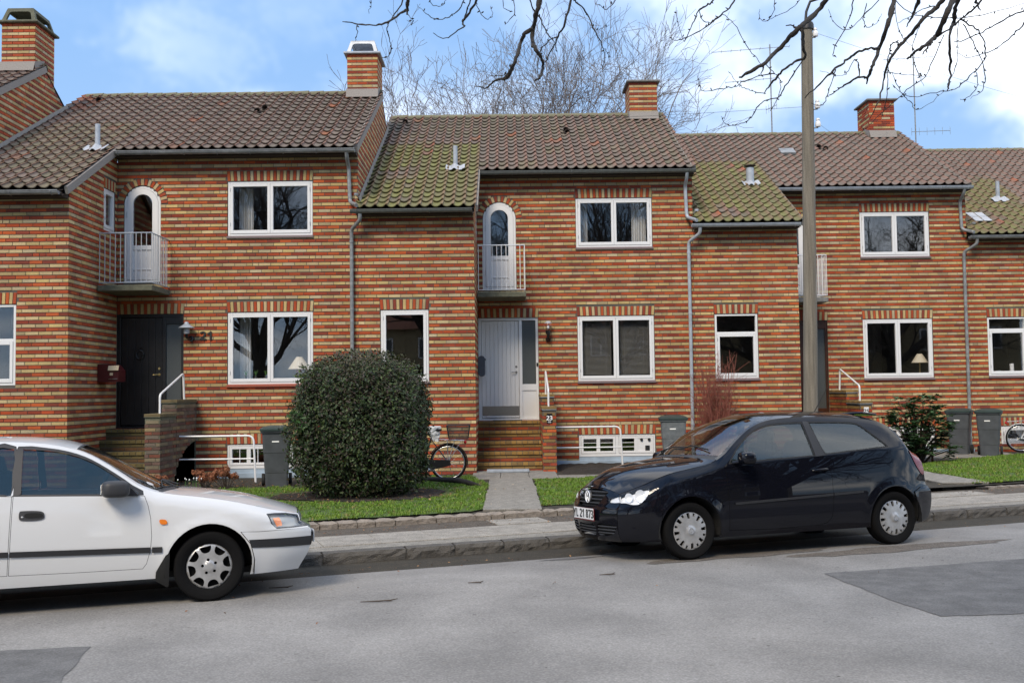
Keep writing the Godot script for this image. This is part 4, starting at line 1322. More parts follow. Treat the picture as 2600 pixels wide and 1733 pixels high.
func ground() -> void:
	mk("asphalt", lin(0.36, 0.345, 0.325), 0.92, {"tex": "asph", "ts": 0.22, "tex2": "blotch", "ts2": 0.16, "bump": "bump", "bs": 0.35})
	mk("asphalt_dark", lin(0.2, 0.195, 0.19), 0.92, {"tex": "asph", "ts": 0.25, "tex2": "mid", "ts2": 0.5, "bump": "bump", "bs": 0.35})
	mk("grit", lin(0.24, 0.2, 0.16), 0.95, {"tex": "gravel", "ts": 1.6, "tex2": "mid", "ts2": 0.8, "bump": "bump", "bs": 0.8})
	mk("gutter_dirt", lin(0.38, 0.33, 0.28), 0.95, {"tex": "gravel", "ts": 1.4, "tex2": "mid", "ts2": 1.0})
	mk("granite", lin(0.2, 0.185, 0.165), 0.9, {"tex": "speck", "ts": 2.0, "tex2": "mid", "ts2": 1.1, "bump": "bump", "bs": 0.8})
	mk("kerb_top", lin(0.27, 0.26, 0.245), 0.9, {"tex": "speck", "ts": 2.0, "tex2": "mid", "ts2": 1.1})
	mk("slab", lin(0.56, 0.52, 0.455), 0.92, {"tex": "speck", "ts": 0.5, "tex2": "mid", "ts2": 0.55, "bump": "bump", "bs": 0.15})
	mk("slab_old", lin(0.46, 0.43, 0.375), 0.95, {"tex": "speck", "ts": 0.5, "tex2": "mid", "ts2": 0.9, "bump": "bump", "bs": 0.3})
	mk("sett", lin(0.5, 0.43, 0.36), 0.9, {"tex": "speck", "ts": 1.8, "tex2": "mid", "ts2": 1.4, "bump": "lumps", "bs": 1.2})
	mk("soil", lin(0.05, 0.038, 0.028), 0.98, {"tex": "gravel", "ts": 1.2, "bump": "lumps", "bs": 1.5})
	mk("earth", lin(0.09, 0.075, 0.05), 0.98, {"tex": "gravel", "ts": 1.2, "tex2": "mid", "ts2": 0.6})
	mk("turf", lin(0.09, 0.15, 0.022), 0.95, {"tex": "mid", "ts": 0.9, "tex2": "fine", "ts2": 2.5})
	var g := MB.new()
	g.quad(Vector3(-300, -0.06, -300), Vector3(300, -0.06, -300), Vector3(300, -0.06, 300), Vector3(-300, -0.06, 300), Vector3.UP)
	struct("ground", g, M.earth)
	var fr := road_frame()
	var r := MB.new()
	r.quad(Vector3(-120, 0, 30), Vector3(120, 0, 30), Vector3(120, 0, 1.7), Vector3(-120, 0, 1.7), Vector3.UP)
	r.quad(Vector3(-120, 0, 1.7), Vector3(120, 0, 1.7), Vector3(120, -0.096, -0.05), Vector3(-120, -0.096, -0.05), Vector3.UP)
	struct("road", r, M.asphalt, fr)
	var pf := pave_frame()
	# repaired places in the asphalt
	var p1 := flat_poly(ragged([[2.85, -9.12], [6.8, -10.25], [7.5, -8.6], [3.8, -7.42], [3.15, -7.37], [3.02, -7.95]], 0.012), 0.004)
	struct("asphalt_patch", p1, M.asphalt_dark)
	var p2 := flat_poly(ragged([[-3.6, -6.74], [-2.84, -6.86], [-2.66, -5.9], [-4.2, -5.4], [-6.5, -6.0]], 0.012), 0.004)
	struct("asphalt_patch", p2, M.asphalt_dark)
	# grit washed along the kerb
	var dirt := []
	for k in 61: dirt.append([-9.0 + k * 0.45, -0.02])
	var back := []
	for k in 61:
		back.append([-9.0 + k * 0.45, -0.05 - 0.09 * absf(sin(k * 1.3) * cos(k * 0.41)) - (0.12 if k % 7 == 3 else 0.0)])
	back.reverse()
	var dp := []
	for q in ragged(dirt + back, 0.02, 0.15): dp.append([q[0], -q[1]])
	var dw := []
	for q in dp:
		var w := fr * Vector3(q[0], 0, q[1])
		dw.append([w.x, w.z])
	struct("kerbside_grit", draped(dw, 0.005, 0.6), M.gutter_dirt)
	for q in [[1.9, -1.55, 1.3, 0.16], [3.6, -1.9, 1.5, 0.2], [0.4, -0.75, 0.35, 0.08], [1.2, -0.62, 0.4, 0.07]]:
		var e := []
		for k in 18: e.append([q[0] + cos(TAU * k / 18) * q[2] * rng.randf_range(0.7, 1.1), -q[1] + sin(TAU * k / 18) * q[3] * rng.randf_range(0.6, 1.2)])
		var ew := []
		for u in ragged(e, 0.015, 0.1):
			var w := fr * Vector3(u[0], 0, u[1])
			ew.append([w.x, w.z])
		struct("grit_patch", draped(ew, 0.004, 0.5), M.asphalt_dark if q[2] < 1 else M.gutter_dirt)
	# kerb stones
	var kb := MB.new()
	kb.box(Vector3(-60, -0.05, -0.15), Vector3(60, 0.1, -0.02))
	var kerb := struct("kerb", kb, M.granite, pf)
	var joints := [-1.926, -1.089, -0.582, -0.05, 0.456]
	while joints[0] > -12.0: joints.insert(0, joints[0] - rng.randf_range(0.55, 0.95))
	while joints[-1] < 15.0: joints.append(joints[-1] + rng.randf_range(0.5, 0.95))
	for i in joints.size() - 1:
		part("kerb_stone", kerb_stone(joints[i] + 0.009, joints[i + 1] - 0.009, i), M.granite, kerb)
	# pavement: a strip of worn concrete, slabs, grit
	var pv := MB.new()
	pv.quad(Vector3(-60, 0.139, -0.14), Vector3(60, 0.139, -0.14), Vector3(60, 0.137, -1.2), Vector3(-60, 0.137, -1.2), Vector3.UP)
	var pavement := struct("pavement", pv, M.slab_old, pf)
	var sl := MB.new()
	sl.obox(Transform3D(), Vector3(0.297, 0.02, 0.36), 0.004)
	var slm := sl.mesh(M.slab)
	for k in range(-22, 26):
		var t := Transform3D(Basis(Vector3(rng.randf_range(-1, 1), 0, rng.randf_range(-1, 1)).normalized(), rng.randf_range(-0.004, 0.004)), Vector3(-0.95 + k * 0.6, 0.128, -0.775))
		put("slab", slm, pavement, t)
	var xs := MB.new()
	xs.obox(Transform3D(), Vector3(0.33, 0.02, 0.225), 0.004)
	for k in [[0.62, -1.365], [6.75, -1.37], [7.42, -1.37]]: put("slab", xs.mesh(M.slab), pavement, Transform3D(Basis(), Vector3(k[0], 0.138, k[1])))
	var gr := MB.new()
	var nz := FastNoiseLite.new(); nz.seed = 4; nz.frequency = 1.6
	for i in range(-70, 90):
		for k in 4:
			var q := []
			for e in [[i, k], [i + 1, k], [i + 1, k + 1], [i, k + 1]]:
				var s: float = e[0] * 0.15; var d: float = 1.12 + e[1] * 0.15
				q.append(Vector3(s, 0.143 + 0.008 * e[1] / 2.0 + 0.012 * nz.get_noise_2d(s * 3, d * 3), -d))
			gr.quad(q[0], q[1], q[2], q[3], Vector3.UP)
	struct("grit_strip", gr, M.grit, pf)
	# stone edging of the front gardens
	var eb := MB.new()
	eb.box(Vector3(-12, 0.1, -1.75), Vector3(6.05, 0.19, -1.62))
	eb.box(Vector3(8.0, 0.1, -1.75), Vector3(16, 0.19, -1.62))
	var edge := struct("stone_edging", eb, M.soil, pf)
	var shapes := []
	for k in 6: shapes.append(sett(k).mesh(M.sett))
	var s := -11.0
	while s < 15.5:
		var l := rng.randf_range(0.17, 0.26)
		if s + l < 6.0 or s > 7.95:
			var flat := s > 7.0
			put("edging_stone", shapes[rng.randi() % 6], edge, Transform3D(Basis().scaled(Vector3(l - 0.008, 0.082 if not flat else 0.03, 0.15)).rotated(Vector3.UP, rng.randf_range(-0.05, 0.05)), Vector3(s + l / 2, 0.155 + (0.0 if not flat else 0.01), -1.68 + rng.randf_range(-0.012, 0.012))))
		s += l
	# the gardens
	var gd := MB.new()
	for i in range(-30, 50):
		for k in 36:
			var q := []
			for e in [[i, k], [i + 1, k], [i + 1, k + 1], [i, k + 1]]:
				var ss: float = e[0] * 0.5; var d: float = 1.8 + e[1] * 0.5
				q.append(Vector3(ss, gh(maxf(d, 1.87)) + 0.012 * nz.get_noise_2d(ss, d), -d))
			gd.quad(q[0], q[1], q[2], q[3], Vector3.UP)
	struct("garden", gd, M.earth, fr)
	var e0 := func(s_: float, d: float) -> Array:
		var p := sdp(s_, d); return [p.x, p.z]
	lawns = [
		[e0.call(-12.0, 1.96), e0.call(-5.0, 1.96), e0.call(0.2, 1.96), [-0.33, -13.25], [-0.34, -17.3], [-0.62, -18.6], [-0.7, -19.5], [-1.5, -19.3], [-2.2, -17.6], [-4.4, -17.3], [-6.5, -16.6], [-9.5, -15.6]],
		[[0.45, -13.5], e0.call(6.3, 1.96), [6.5, -15.9], [6.7, -20.6], [3.6, -18.95], [1.9, -18.65], [1.25, -18.1], [0.46, -18.05]],
		[e0.call(8.45, 1.9), e0.call(15.5, 1.95), [18.5, -24.2], [12.6, -23.6], [11.3, -22.7], [8.9, -20.8], [7.7, -19.6], [7.65, -16.3]]]
	for l in lawns:
		struct("lawn", draped(ragged(l, 0.05, 0.3), 0.02, 0.3, 0.012), M.turf)
	# paths of slabs
	for spec in [[-0.33, 0.44, -13.02, -18.3, 0.6], [6.86, 7.6, -15.78, -20.8, 0.55]]:
		var pb := MB.new()
		var z: float = spec[2]
		pb.quad(Vector3(spec[0], ground_at(0.5 * (spec[0] + spec[1]), z) + 0.012, z), Vector3(spec[1], ground_at(0.5 * (spec[0] + spec[1]), z) + 0.012, z), Vector3(spec[1], ground_at(0.5 * (spec[0] + spec[1]), spec[3]) + 0.012, spec[3]), Vector3(spec[0], ground_at(0.5 * (spec[0] + spec[1]), spec[3]) + 0.012, spec[3]), Vector3.UP)
		var path := struct("garden_path", pb, M.earth)
		while z - spec[4] > spec[3] - 0.3:
			var sb := MB.new()
			var l: float = spec[4] * rng.randf_range(0.85, 1.15)
			var xm: float = (spec[0] + spec[1]) / 2
			sb.obox(Transform3D(Basis(Vector3.UP, rng.randf_range(-0.012, 0.012)).rotated(Vector3.FORWARD, rng.randf_range(-0.01, 0.01)), Vector3(xm + rng.randf_range(-0.015, 0.015), ground_at(xm, z - l / 2) - 0.026, z - l / 2)), Vector3((spec[1] - spec[0]) / 2, 0.06, l / 2 - 0.005), 0.005)
			part("slab", sb, M.slab_old, path)
			z -= l
	# slabs in front of the steps
	var fb := MB.new()
	fb.quad(Vector3(-0.7, 0.07, -18.4), Vector3(2.0, 0.07, -18.4), Vector3(2.0, 0.07, -20.5), Vector3(-0.7, 0.07, -20.5), Vector3.UP)
	var fore := struct("forecourt", fb, M.earth)
	for a in 3:
		for c in 5:
			var sb := MB.new()
			sb.obox(Transform3D(Basis(Vector3.RIGHT, rng.randf_range(-0.006, 0.006)), Vector3(-0.42 + c * 0.545, 0.075, -18.75 - a * 0.62)), Vector3(0.268, 0.02, 0.305), 0.004)
			if not (a > 0 and c > 2): part("slab", sb, M.slab_old, fore)
	var fb2 := MB.new()
	fb2.quad(Vector3(8.9, 0.075, -21.2), Vector3(11.6, 0.075, -22.6), Vector3(12.3, 0.075, -24.2), Vector3(6.5, 0.075, -22.8), Vector3.UP)
	var fore2 := struct("forecourt", fb2, M.earth)
	for a in 3:
		for c in 7:
			var sb := MB.new()
			sb.obox(Transform3D(Basis(Vector3.UP, -0.15), Vector3(7.6 + c * 0.62 + a * 0.1, 0.08, -22.6 + c * 0.0 - a * 0.6)), Vector3(0.3, 0.02, 0.29), 0.004)
			part("slab", sb, M.slab_old, fore2)

func kerb_stone(s0: float, s1: float, k: int) -> MB:
	var b := MB.new()
	var n := 10; var m := 5
	var f := FastNoiseLite.new(); f.seed = k; f.frequency = 3.2; f.fractal_octaves = 3
	var at := func(i: int, j: int) -> Vector3:
		var s := lerpf(s0, s1, i / float(n)); var y := lerpf(-0.04, 0.138, j / float(m))
		var out := 0.016 * f.get_noise_2d(s * 2.4, y * 6.0) + 0.008 * f.get_noise_2d(s * 9, y * 14)
		if j == m: out -= 0.014
		if i == 0 or i == n: out -= 0.012
		return Vector3(s, y + (0.004 * f.get_noise_2d(s * 5, 4.0) if j >= m - 1 else 0.0) - (0.006 if j == m and (i == 0 or i == n) else 0.0), 0.0 + out)
	for i in n:
		for j in m:
			b.quad(at.call(i, j), at.call(i + 1, j), at.call(i + 1, j + 1), at.call(i, j + 1), Vector3(0, 0, 1))
		var p: Vector3 = at.call(i, m); var q: Vector3 = at.call(i + 1, m)
		b.quad(p, q, Vector3(q.x, 0.142 + 0.003 * f.get_noise_2d(q.x * 4, 9.0), -0.15), Vector3(p.x, 0.142 + 0.003 * f.get_noise_2d(p.x * 4, 9.0), -0.15), Vector3.UP)
	for s in [0, n]:
		for j in m:
			var p: Vector3 = at.call(s, j); var q: Vector3 = at.call(s, j + 1)
			b.quad(p, q, Vector3(q.x, q.y, -0.15), Vector3(p.x, p.y, -0.15), Vector3(-1 if s == 0 else 1, 0, 0))
	return b

# a rough block of unit size, standing on y = -0.3
func sett(k: int) -> MB:
	var b := MB.new()
	var r := RandomNumberGenerator.new(); r.seed = 90 + k
	var n := 4
	var top := []
	for i in n + 1:
		var row := []
		for j in n + 1:
			var x := (i / float(n) - 0.5); var z := (j / float(n) - 0.5)
			var edge := maxf(absf(x), absf(z)) * 2.0
			row.append(Vector3(x * (1.0 + r.randf_range(-0.04, 0.04)), 1.0 - (0.25 if edge > 0.95 else 0.0) + r.randf_range(-0.1, 0.1), z * (1.0 + r.randf_range(-0.05, 0.05))))
		top.append(row)
	for i in n:
		for j in n: b.quad(top[i][j], top[i + 1][j], top[i + 1][j + 1], top[i][j + 1], Vector3.UP)
		for e in [[top[i][0], top[i + 1][0], Vector3(0, 0, -1)], [top[i][n], top[i + 1][n], Vector3(0, 0, 1)], [top[0][i], top[0][i + 1], Vector3(-1, 0, 0)], [top[n][i], top[n][i + 1], Vector3(1, 0, 0)]]:
			var p: Vector3 = e[0]; var q: Vector3 = e[1]
			b.quad(p, q, Vector3(q.x, -0.6, q.z), Vector3(p.x, -0.6, p.z), e[2])
	return b

# ---------------------------------------------------------------- steps, rails, lamps, letter boxes
func steps(i: int, mossy: bool, label: String) -> Node3D:
	var n := thing("front_steps", label, "steps", Vector3(W * i, 0, Z0 - D * i), 0.0, "brick steps up to the front doors")
	var x0 := -7.775; var x1 := -6.45
	var front := [0.52, 0.82, 1.12, 1.42, 1.72]
	var tops := [1.06, 0.86, 0.655, 0.45, 0.25]
	var tint := 0.55 if mossy else 1.0
	for k in 5:
		var b := MB.new()
		var f: float = front[k]; var y: float = tops[k]
		b.box(Vector3(x0, (tops[k + 1] - 0.05) if k < 4 else -0.05, 0.005), Vector3(x1, y - 0.062, f - 0.035))
		b.box(Vector3(x0, y - 0.062, 0.005), Vector3(x1, y - 0.006, f - 0.01))
		var st := part("step", b, M.mortar, n)
		# bricks on edge along the nosing
		var x := x0 + 0.004
		while x < x1 - 0.03:
			var wd := minf(0.107, x1 - x)
			var br := MB.new()
			br.col = shade(brick_color(2), tint * rng.randf_range(0.85, 1.1))
			if mossy: br.col = br.col.lerp(Color(0.14, 0.15, 0.06), 0.45)
			br.cbox(Vector3(x, y - 0.06, f - 0.24), Vector3(x + wd, y + rng.randf_range(-0.001, 0.0015), f), 0.004)
			part("brick", br, M.brick, st)
			x += wd + 0.009
		# two courses in the riser
		for c in 2:
			var yy := y - 0.062 - 0.035 - c * 0.0667
			x = x0 + (0.0 if (k + c) % 2 == 0 else -0.12)
			while x < x1 - 0.02:
				var p0 := maxf(x, x0); var p1 := minf(x + 0.229, x1)
				var col := shade(brick_color(2 if c == 0 else 1), 0.8 * tint)
				if mossy: col = col.lerp(Color(0.13, 0.14, 0.06), 0.5)
				if p1 - p0 > 0.03:
					var br := MB.new()
					brick_into(br, Transform3D(Basis(), Vector3((p0 + p1) / 2, yy, f - 0.026)), p1 - p0, 0.054, 0.02, col)
					part("brick", br, M.brick, st)
				x += 0.24
	return n

func parapet(i: int, mossy: bool, arch: bool, label: String, plate := "") -> void:
	var n := thing("step_wall", label, "wall", Vector3(W * i, 0, Z0 - D * i), 0.0, "stepped walls beside the front steps")
	var x0 := -6.445; var x1 := -6.175
	var f1 := 2.1; var f0 := 1.22
	var kinds := [3, 4] if mossy else [2, 1]
	var mm: Material = M.mossy if mossy else M.mortar
	var spans := [[0.02, f0, 1.56], [f0, f1, 1.315]]
	for sp in spans:
		var z0: float = sp[0]; var z1: float = sp[1]; var top: float = sp[2]
		var fr := Transform3D(Basis(), Vector3(x0, 0, z1))
		var bottom := -0.05 if sp == spans[1] else 1.3
		brick_wall(n, "end_face", fr, x1 - x0, [bottom, 0], [top, 0], {"kinds": kinds, "mortar": mm, "thick": 0.1, "start": 0.0, "end": x1 - x0, "budget": 60})
		var rt := Transform3D(Basis(Vector3(0, 0, -1), Vector3.UP, Vector3.RIGHT), Vector3(x1, 0, z1))
		var holes := []
		if arch:
			for k in 12:
				var a := 1.3 * (k + 0.5) / 12
				var hgt := 0.8 * sqrt(maxf(0.0, 1.0 - pow(a / 1.3, 1.8)))
				var s0 := z1 - 1.3 * (k + 1) / 12.0; var s1 := z1 - 1.3 * k / 12.0
				s0 = maxf(s0, 0.0); s1 = minf(s1, z1 - z0)
				if s1 - s0 > 0.01 and hgt > 0.05: holes.append(Rect2(s0, -0.05, s1 - s0, hgt + 0.05))
		brick_wall(n, "side_face", rt, z1 - z0, [-0.05, 0], [top, 0], {"kinds": kinds, "mortar": mm, "thick": 0.26, "start": 0.0125, "end": z1 - z0, "holes": holes, "budget": 40})
		var lt := Transform3D(Basis(Vector3(0, 0, 1), Vector3.UP, Vector3.LEFT), Vector3(x0, 0, z0))
		brick_wall(n, "side_face", lt, z1 - z0, [0.0 if not arch else 0.8, 0], [top, 0], {"kinds": kinds, "mortar": mm, "thick": 0.02, "start": 0.0, "end": z1 - z0 - 0.0125, "budget": 30})
		# capping course
		var cp := MB.new()
		cp.box(Vector3(x0 - 0.01, top + 0.002, z0), Vector3(x1 + 0.01, top + 0.012, z1 + 0.015))
		var c := part("capping", cp, M.zinc_new if not mossy else M.mossy, n)
		var z := z1 + 0.02
		while z > z0 + 0.05:
			var l := minf(0.11, z - z0)
			var br := MB.new()
			br.col = shade(brick_color(2), 0.75 if mossy else 0.95)
			if mossy: br.col = br.col.lerp(Color(0.16, 0.15, 0.09), 0.6)
			br.cbox(Vector3(x0 - 0.012, top + 0.012, z - l), Vector3(x1 + 0.012, top + 0.066, z - 0.008), 0.005)
			part("brick", br, M.brick, c)
			z -= l
	# the handrail on top
	var h := MB.new()
	var xm := (x0 + x1) / 2
	h.tube(round_path([Vector3(xm, 1.38, 1.72), Vector3(xm, 1.72, 1.72), Vector3(xm, 2.13, 0.42), Vector3(xm, 1.62, 0.36)], 0.07), 0.02, 10)
	part("handrail", h, M.white_paint, n)
	if plate:
		var p := MB.new()
		p.cbox(Vector3(xm - 0.055, 1.05, f1 + 0.004), Vector3(xm + 0.055, 1.245, f1 + 0.014), 0.004)
		var pl := part("number_plate", p, M.enamel_black if plate == "23" else M.white_paint, n)
		letters(pl, plate, Vector3(xm, 1.155, f1 + 0.0145), 0.085, M.ink_white if plate == "23" else M.ink_black)
		var m := MB.new()
		for q in 2: m.box(Vector3(xm - 0.034 + q * 0.004, 1.083 - q * 0.018, f1 + 0.0142), Vector3(xm + 0.034 - q * 0.006, 1.09 - q * 0.018, f1 + 0.0155))
		part("small_print", m, M.ink_white if plate == "23" else M.ink_black, pl)

func letters(parent: Node3D, text: String, at: Vector3, height: float, mat: Material, basis := Basis(), width := 1.0, depth := 0.003) -> MeshInstance3D:
	var t := TextMesh.new()
	var f := SystemFont.new()
	f.font_names = PackedStringArray(["Droid Sans"])
	f.font_weight = 700
	t.font = f
	t.text = text
	t.font_size = 64
	t.pixel_size = height / 46.0
	t.depth = depth
	t.material = mat
	return put("lettering", t, parent, Transform3D(basis.scaled_local(Vector3(width, 1, 1)), at))

func round_path(pts: Array, r: float) -> Array:
	var out := []
	for i in pts.size():
		if i == 0 or i == pts.size() - 1: out.append(pts[i]); continue
		var p: Vector3 = pts[i]
		var l := minf(r, minf(p.distance_to(pts[i - 1]), p.distance_to(pts[i + 1])) * 0.48)
		var a: Vector3 = p + (pts[i - 1] - p).normalized() * l; var c: Vector3 = p + (pts[i + 1] - p).normalized() * l
		for k in 7:
			var t := k / 6.0
			out.append(a.lerp(p, t).lerp(p.lerp(c, t), t))
	return out

func well_rail(i: int, label: String) -> void:
	var n := thing("well_railing", label, "railing", Vector3(W * i, 0, Z0 - D * i), 0.0, "white pipe railings before the basement windows")
	var z := 1.06; var g := 0.06
	var b := MB.new()
	b.tube(round_path([Vector3(-6.17, 0.93, z), Vector3(-4.78, 0.93, z), Vector3(-4.74, g, z)], 0.12), 0.02, 10)
	part("top_rail", b, M.white_paint, n)
	var c := MB.new()
	c.tube([Vector3(-6.17, 0.5, z), Vector3(-4.75, 0.5, z)], 0.016, 10)
	part("lower_rail", c, M.white_paint, n)

func wall_lamp_shade(at: Vector3) -> void:
	var n := thing("wall_lamp", "wall lamp with grey conical shade beside the black door", "lamp", at)
	var b := MB.new()
	b.lathe([Vector2(0.0, 0.05), Vector2(0.055, 0.05), Vector2(0.06, 0.0)], Transform3D(Basis(Vector3.RIGHT, PI / 2), Vector3(0.05, -0.2, 0)), 14)
	b.tube([Vector3(0.05, -0.2, 0.03), Vector3(0.02, -0.2, 0.1), Vector3(0, -0.17, 0.16), Vector3(0, -0.1, 0.17)], 0.03, 9)
	part("arm", b, M.enamel_black, n)
	var g := MB.new()
	g.lathe([Vector2(0.05, -0.11), Vector2(0.062, -0.06), Vector2(0.06, 0.0), Vector2(0.05, 0.02)], Transform3D(Basis(), Vector3(0, 0, 0.17)), 16)
	part("globe", g, M.lead, n)
	var s := MB.new()
	s.lathe([Vector2(0.0, 0.11), Vector2(0.035, 0.105), Vector2(0.045, 0.07), Vector2(0.06, 0.055), Vector2(0.15, -0.005), Vector2(0.155, -0.015), Vector2(0.14, -0.005), Vector2(0.05, 0.045), Vector2(0.0, 0.05)], Transform3D(Basis(), Vector3(0, 0.02, 0.17)), 24)
	part("lamp_shade", s, M.zinc_new, n)

func wall_lamp_globe(at: Vector3) -> void:
	var n := thing("wall_lamp", "wall lamp with clear glass globe on black holder beside the white door", "lamp", at)
	var b := MB.new()
	b.lathe([Vector2(0.0, 0.05), Vector2(0.05, 0.05), Vector2(0.058, 0.0)], Transform3D(Basis(Vector3.RIGHT, PI / 2), Vector3(0, -0.22, 0)), 14)
	b.tube([Vector3(0, -0.22, 0.03), Vector3(0, -0.22, 0.09), Vector3(0, -0.17, 0.13), Vector3(0, -0.1, 0.13)], 0.032, 10)
	b.lathe([Vector2(0.0, -0.12), Vector2(0.055, -0.11), Vector2(0.06, -0.04), Vector2(0.05, -0.03), Vector2(0.0, -0.03)], Transform3D(Basis(), Vector3(0, 0, 0.13)), 16)
	part("holder", b, M.enamel_black, n)
	var g := MB.new()
	var pr := []
	for k in 13:
		var a := -1.2 + k * (PI / 2 + 1.2) / 12
		pr.append(Vector2(maxf(0.0, cos(a) * 0.105), 0.07 + sin(a) * 0.11))
	g.lathe(pr, Transform3D(Basis(), Vector3(0, 0, 0.13)), 22)
	part("globe", g, M.glass, n)
	var u := MB.new()
	u.ball(Vector3(0, 0.04, 0.13), Vector3(0.03, 0.045, 0.03))
	part("bulb", u, M.white_paint, n)
	var s := MB.new()
	s.lathe([Vector2(0.0, 0.185), Vector2(0.05, 0.17), Vector2(0.085, 0.13), Vector2(0.085, 0.126), Vector2(0.0, 0.15)], Transform3D(Basis(), Vector3(0, 0, 0.13)), 20)
	part("reflector", s, M.lead, n)

func letter_boxes() -> void:
	mk("mail_red", lin(0.07, 0.008, 0.009), 0.35)
	mk("mail_cream", lin(0.62, 0.5, 0.32), 0.5)
	mk("mail_grey", lin(0.06, 0.075, 0.095), 0.4)
	var n := thing("letter_box", "dark red letter box with cream flap beside the black door", "letter box", Vector3(XC, 0, Z0 + 0.92))
	var b := MB.new()
	b.prism(PackedVector2Array([Vector2(0.005, 1.98), Vector2(0.4, 1.98), Vector2(0.4, 2.2), Vector2(0.3, 2.31), Vector2(0.005, 2.32)]), -0.36, 0.0)
	part("box", b, M.mail_red, n)
	var f := MB.new()
	f.obox(Transform3D(Basis(Vector3.RIGHT, -0.35), Vector3(0.31, 2.24, 0.012)), Vector3(0.1, 0.05, 0.004), 0.002)
	part("flap", f, M.mail_cream, n)
	var t := MB.new()
	t.cbox(Vector3(0.24, 2.1, 0.001), Vector3(0.3, 2.15, 0.006), 0.002)
	part("name_plate", t, M.mail_cream, n)
	var k := MB.new()
	k.tube([Vector3(0.22, 2.03, 0.0), Vector3(0.22, 2.03, 0.02), Vector3(0.38, 2.035, 0.02), Vector3(0.38, 2.035, 0.0)], 0.006, 6)
	part("pull", k, M.steel, n)
	var m := thing("letter_box", "narrow dark grey letter box with rounded ends beside the white door", "letter box", Vector3(XC + W, 0, Z0 - D + 0.42))
	var g := MB.new()
	var poly := PackedVector2Array()
	for q in 9: poly.push_back(Vector2(0.08 + cos(PI * q / 8) * 0.075, 2.41 + sin(PI * q / 8) * 0.07))
	for q in 9: poly.push_back(Vector2(0.08 + cos(PI + PI * q / 8) * 0.075, 2.1 + sin(PI + PI * q / 8) * 0.07))
	g.prism(poly, -0.32, 0.0)
	part("box", g, M.mail_grey, m)
	var l := MB.new()
	l.cbox(Vector3(0.15, 2.38, -0.3), Vector3(0.172, 2.42, -0.01), 0.004)
	part("lid", l, M.mail_grey, m)

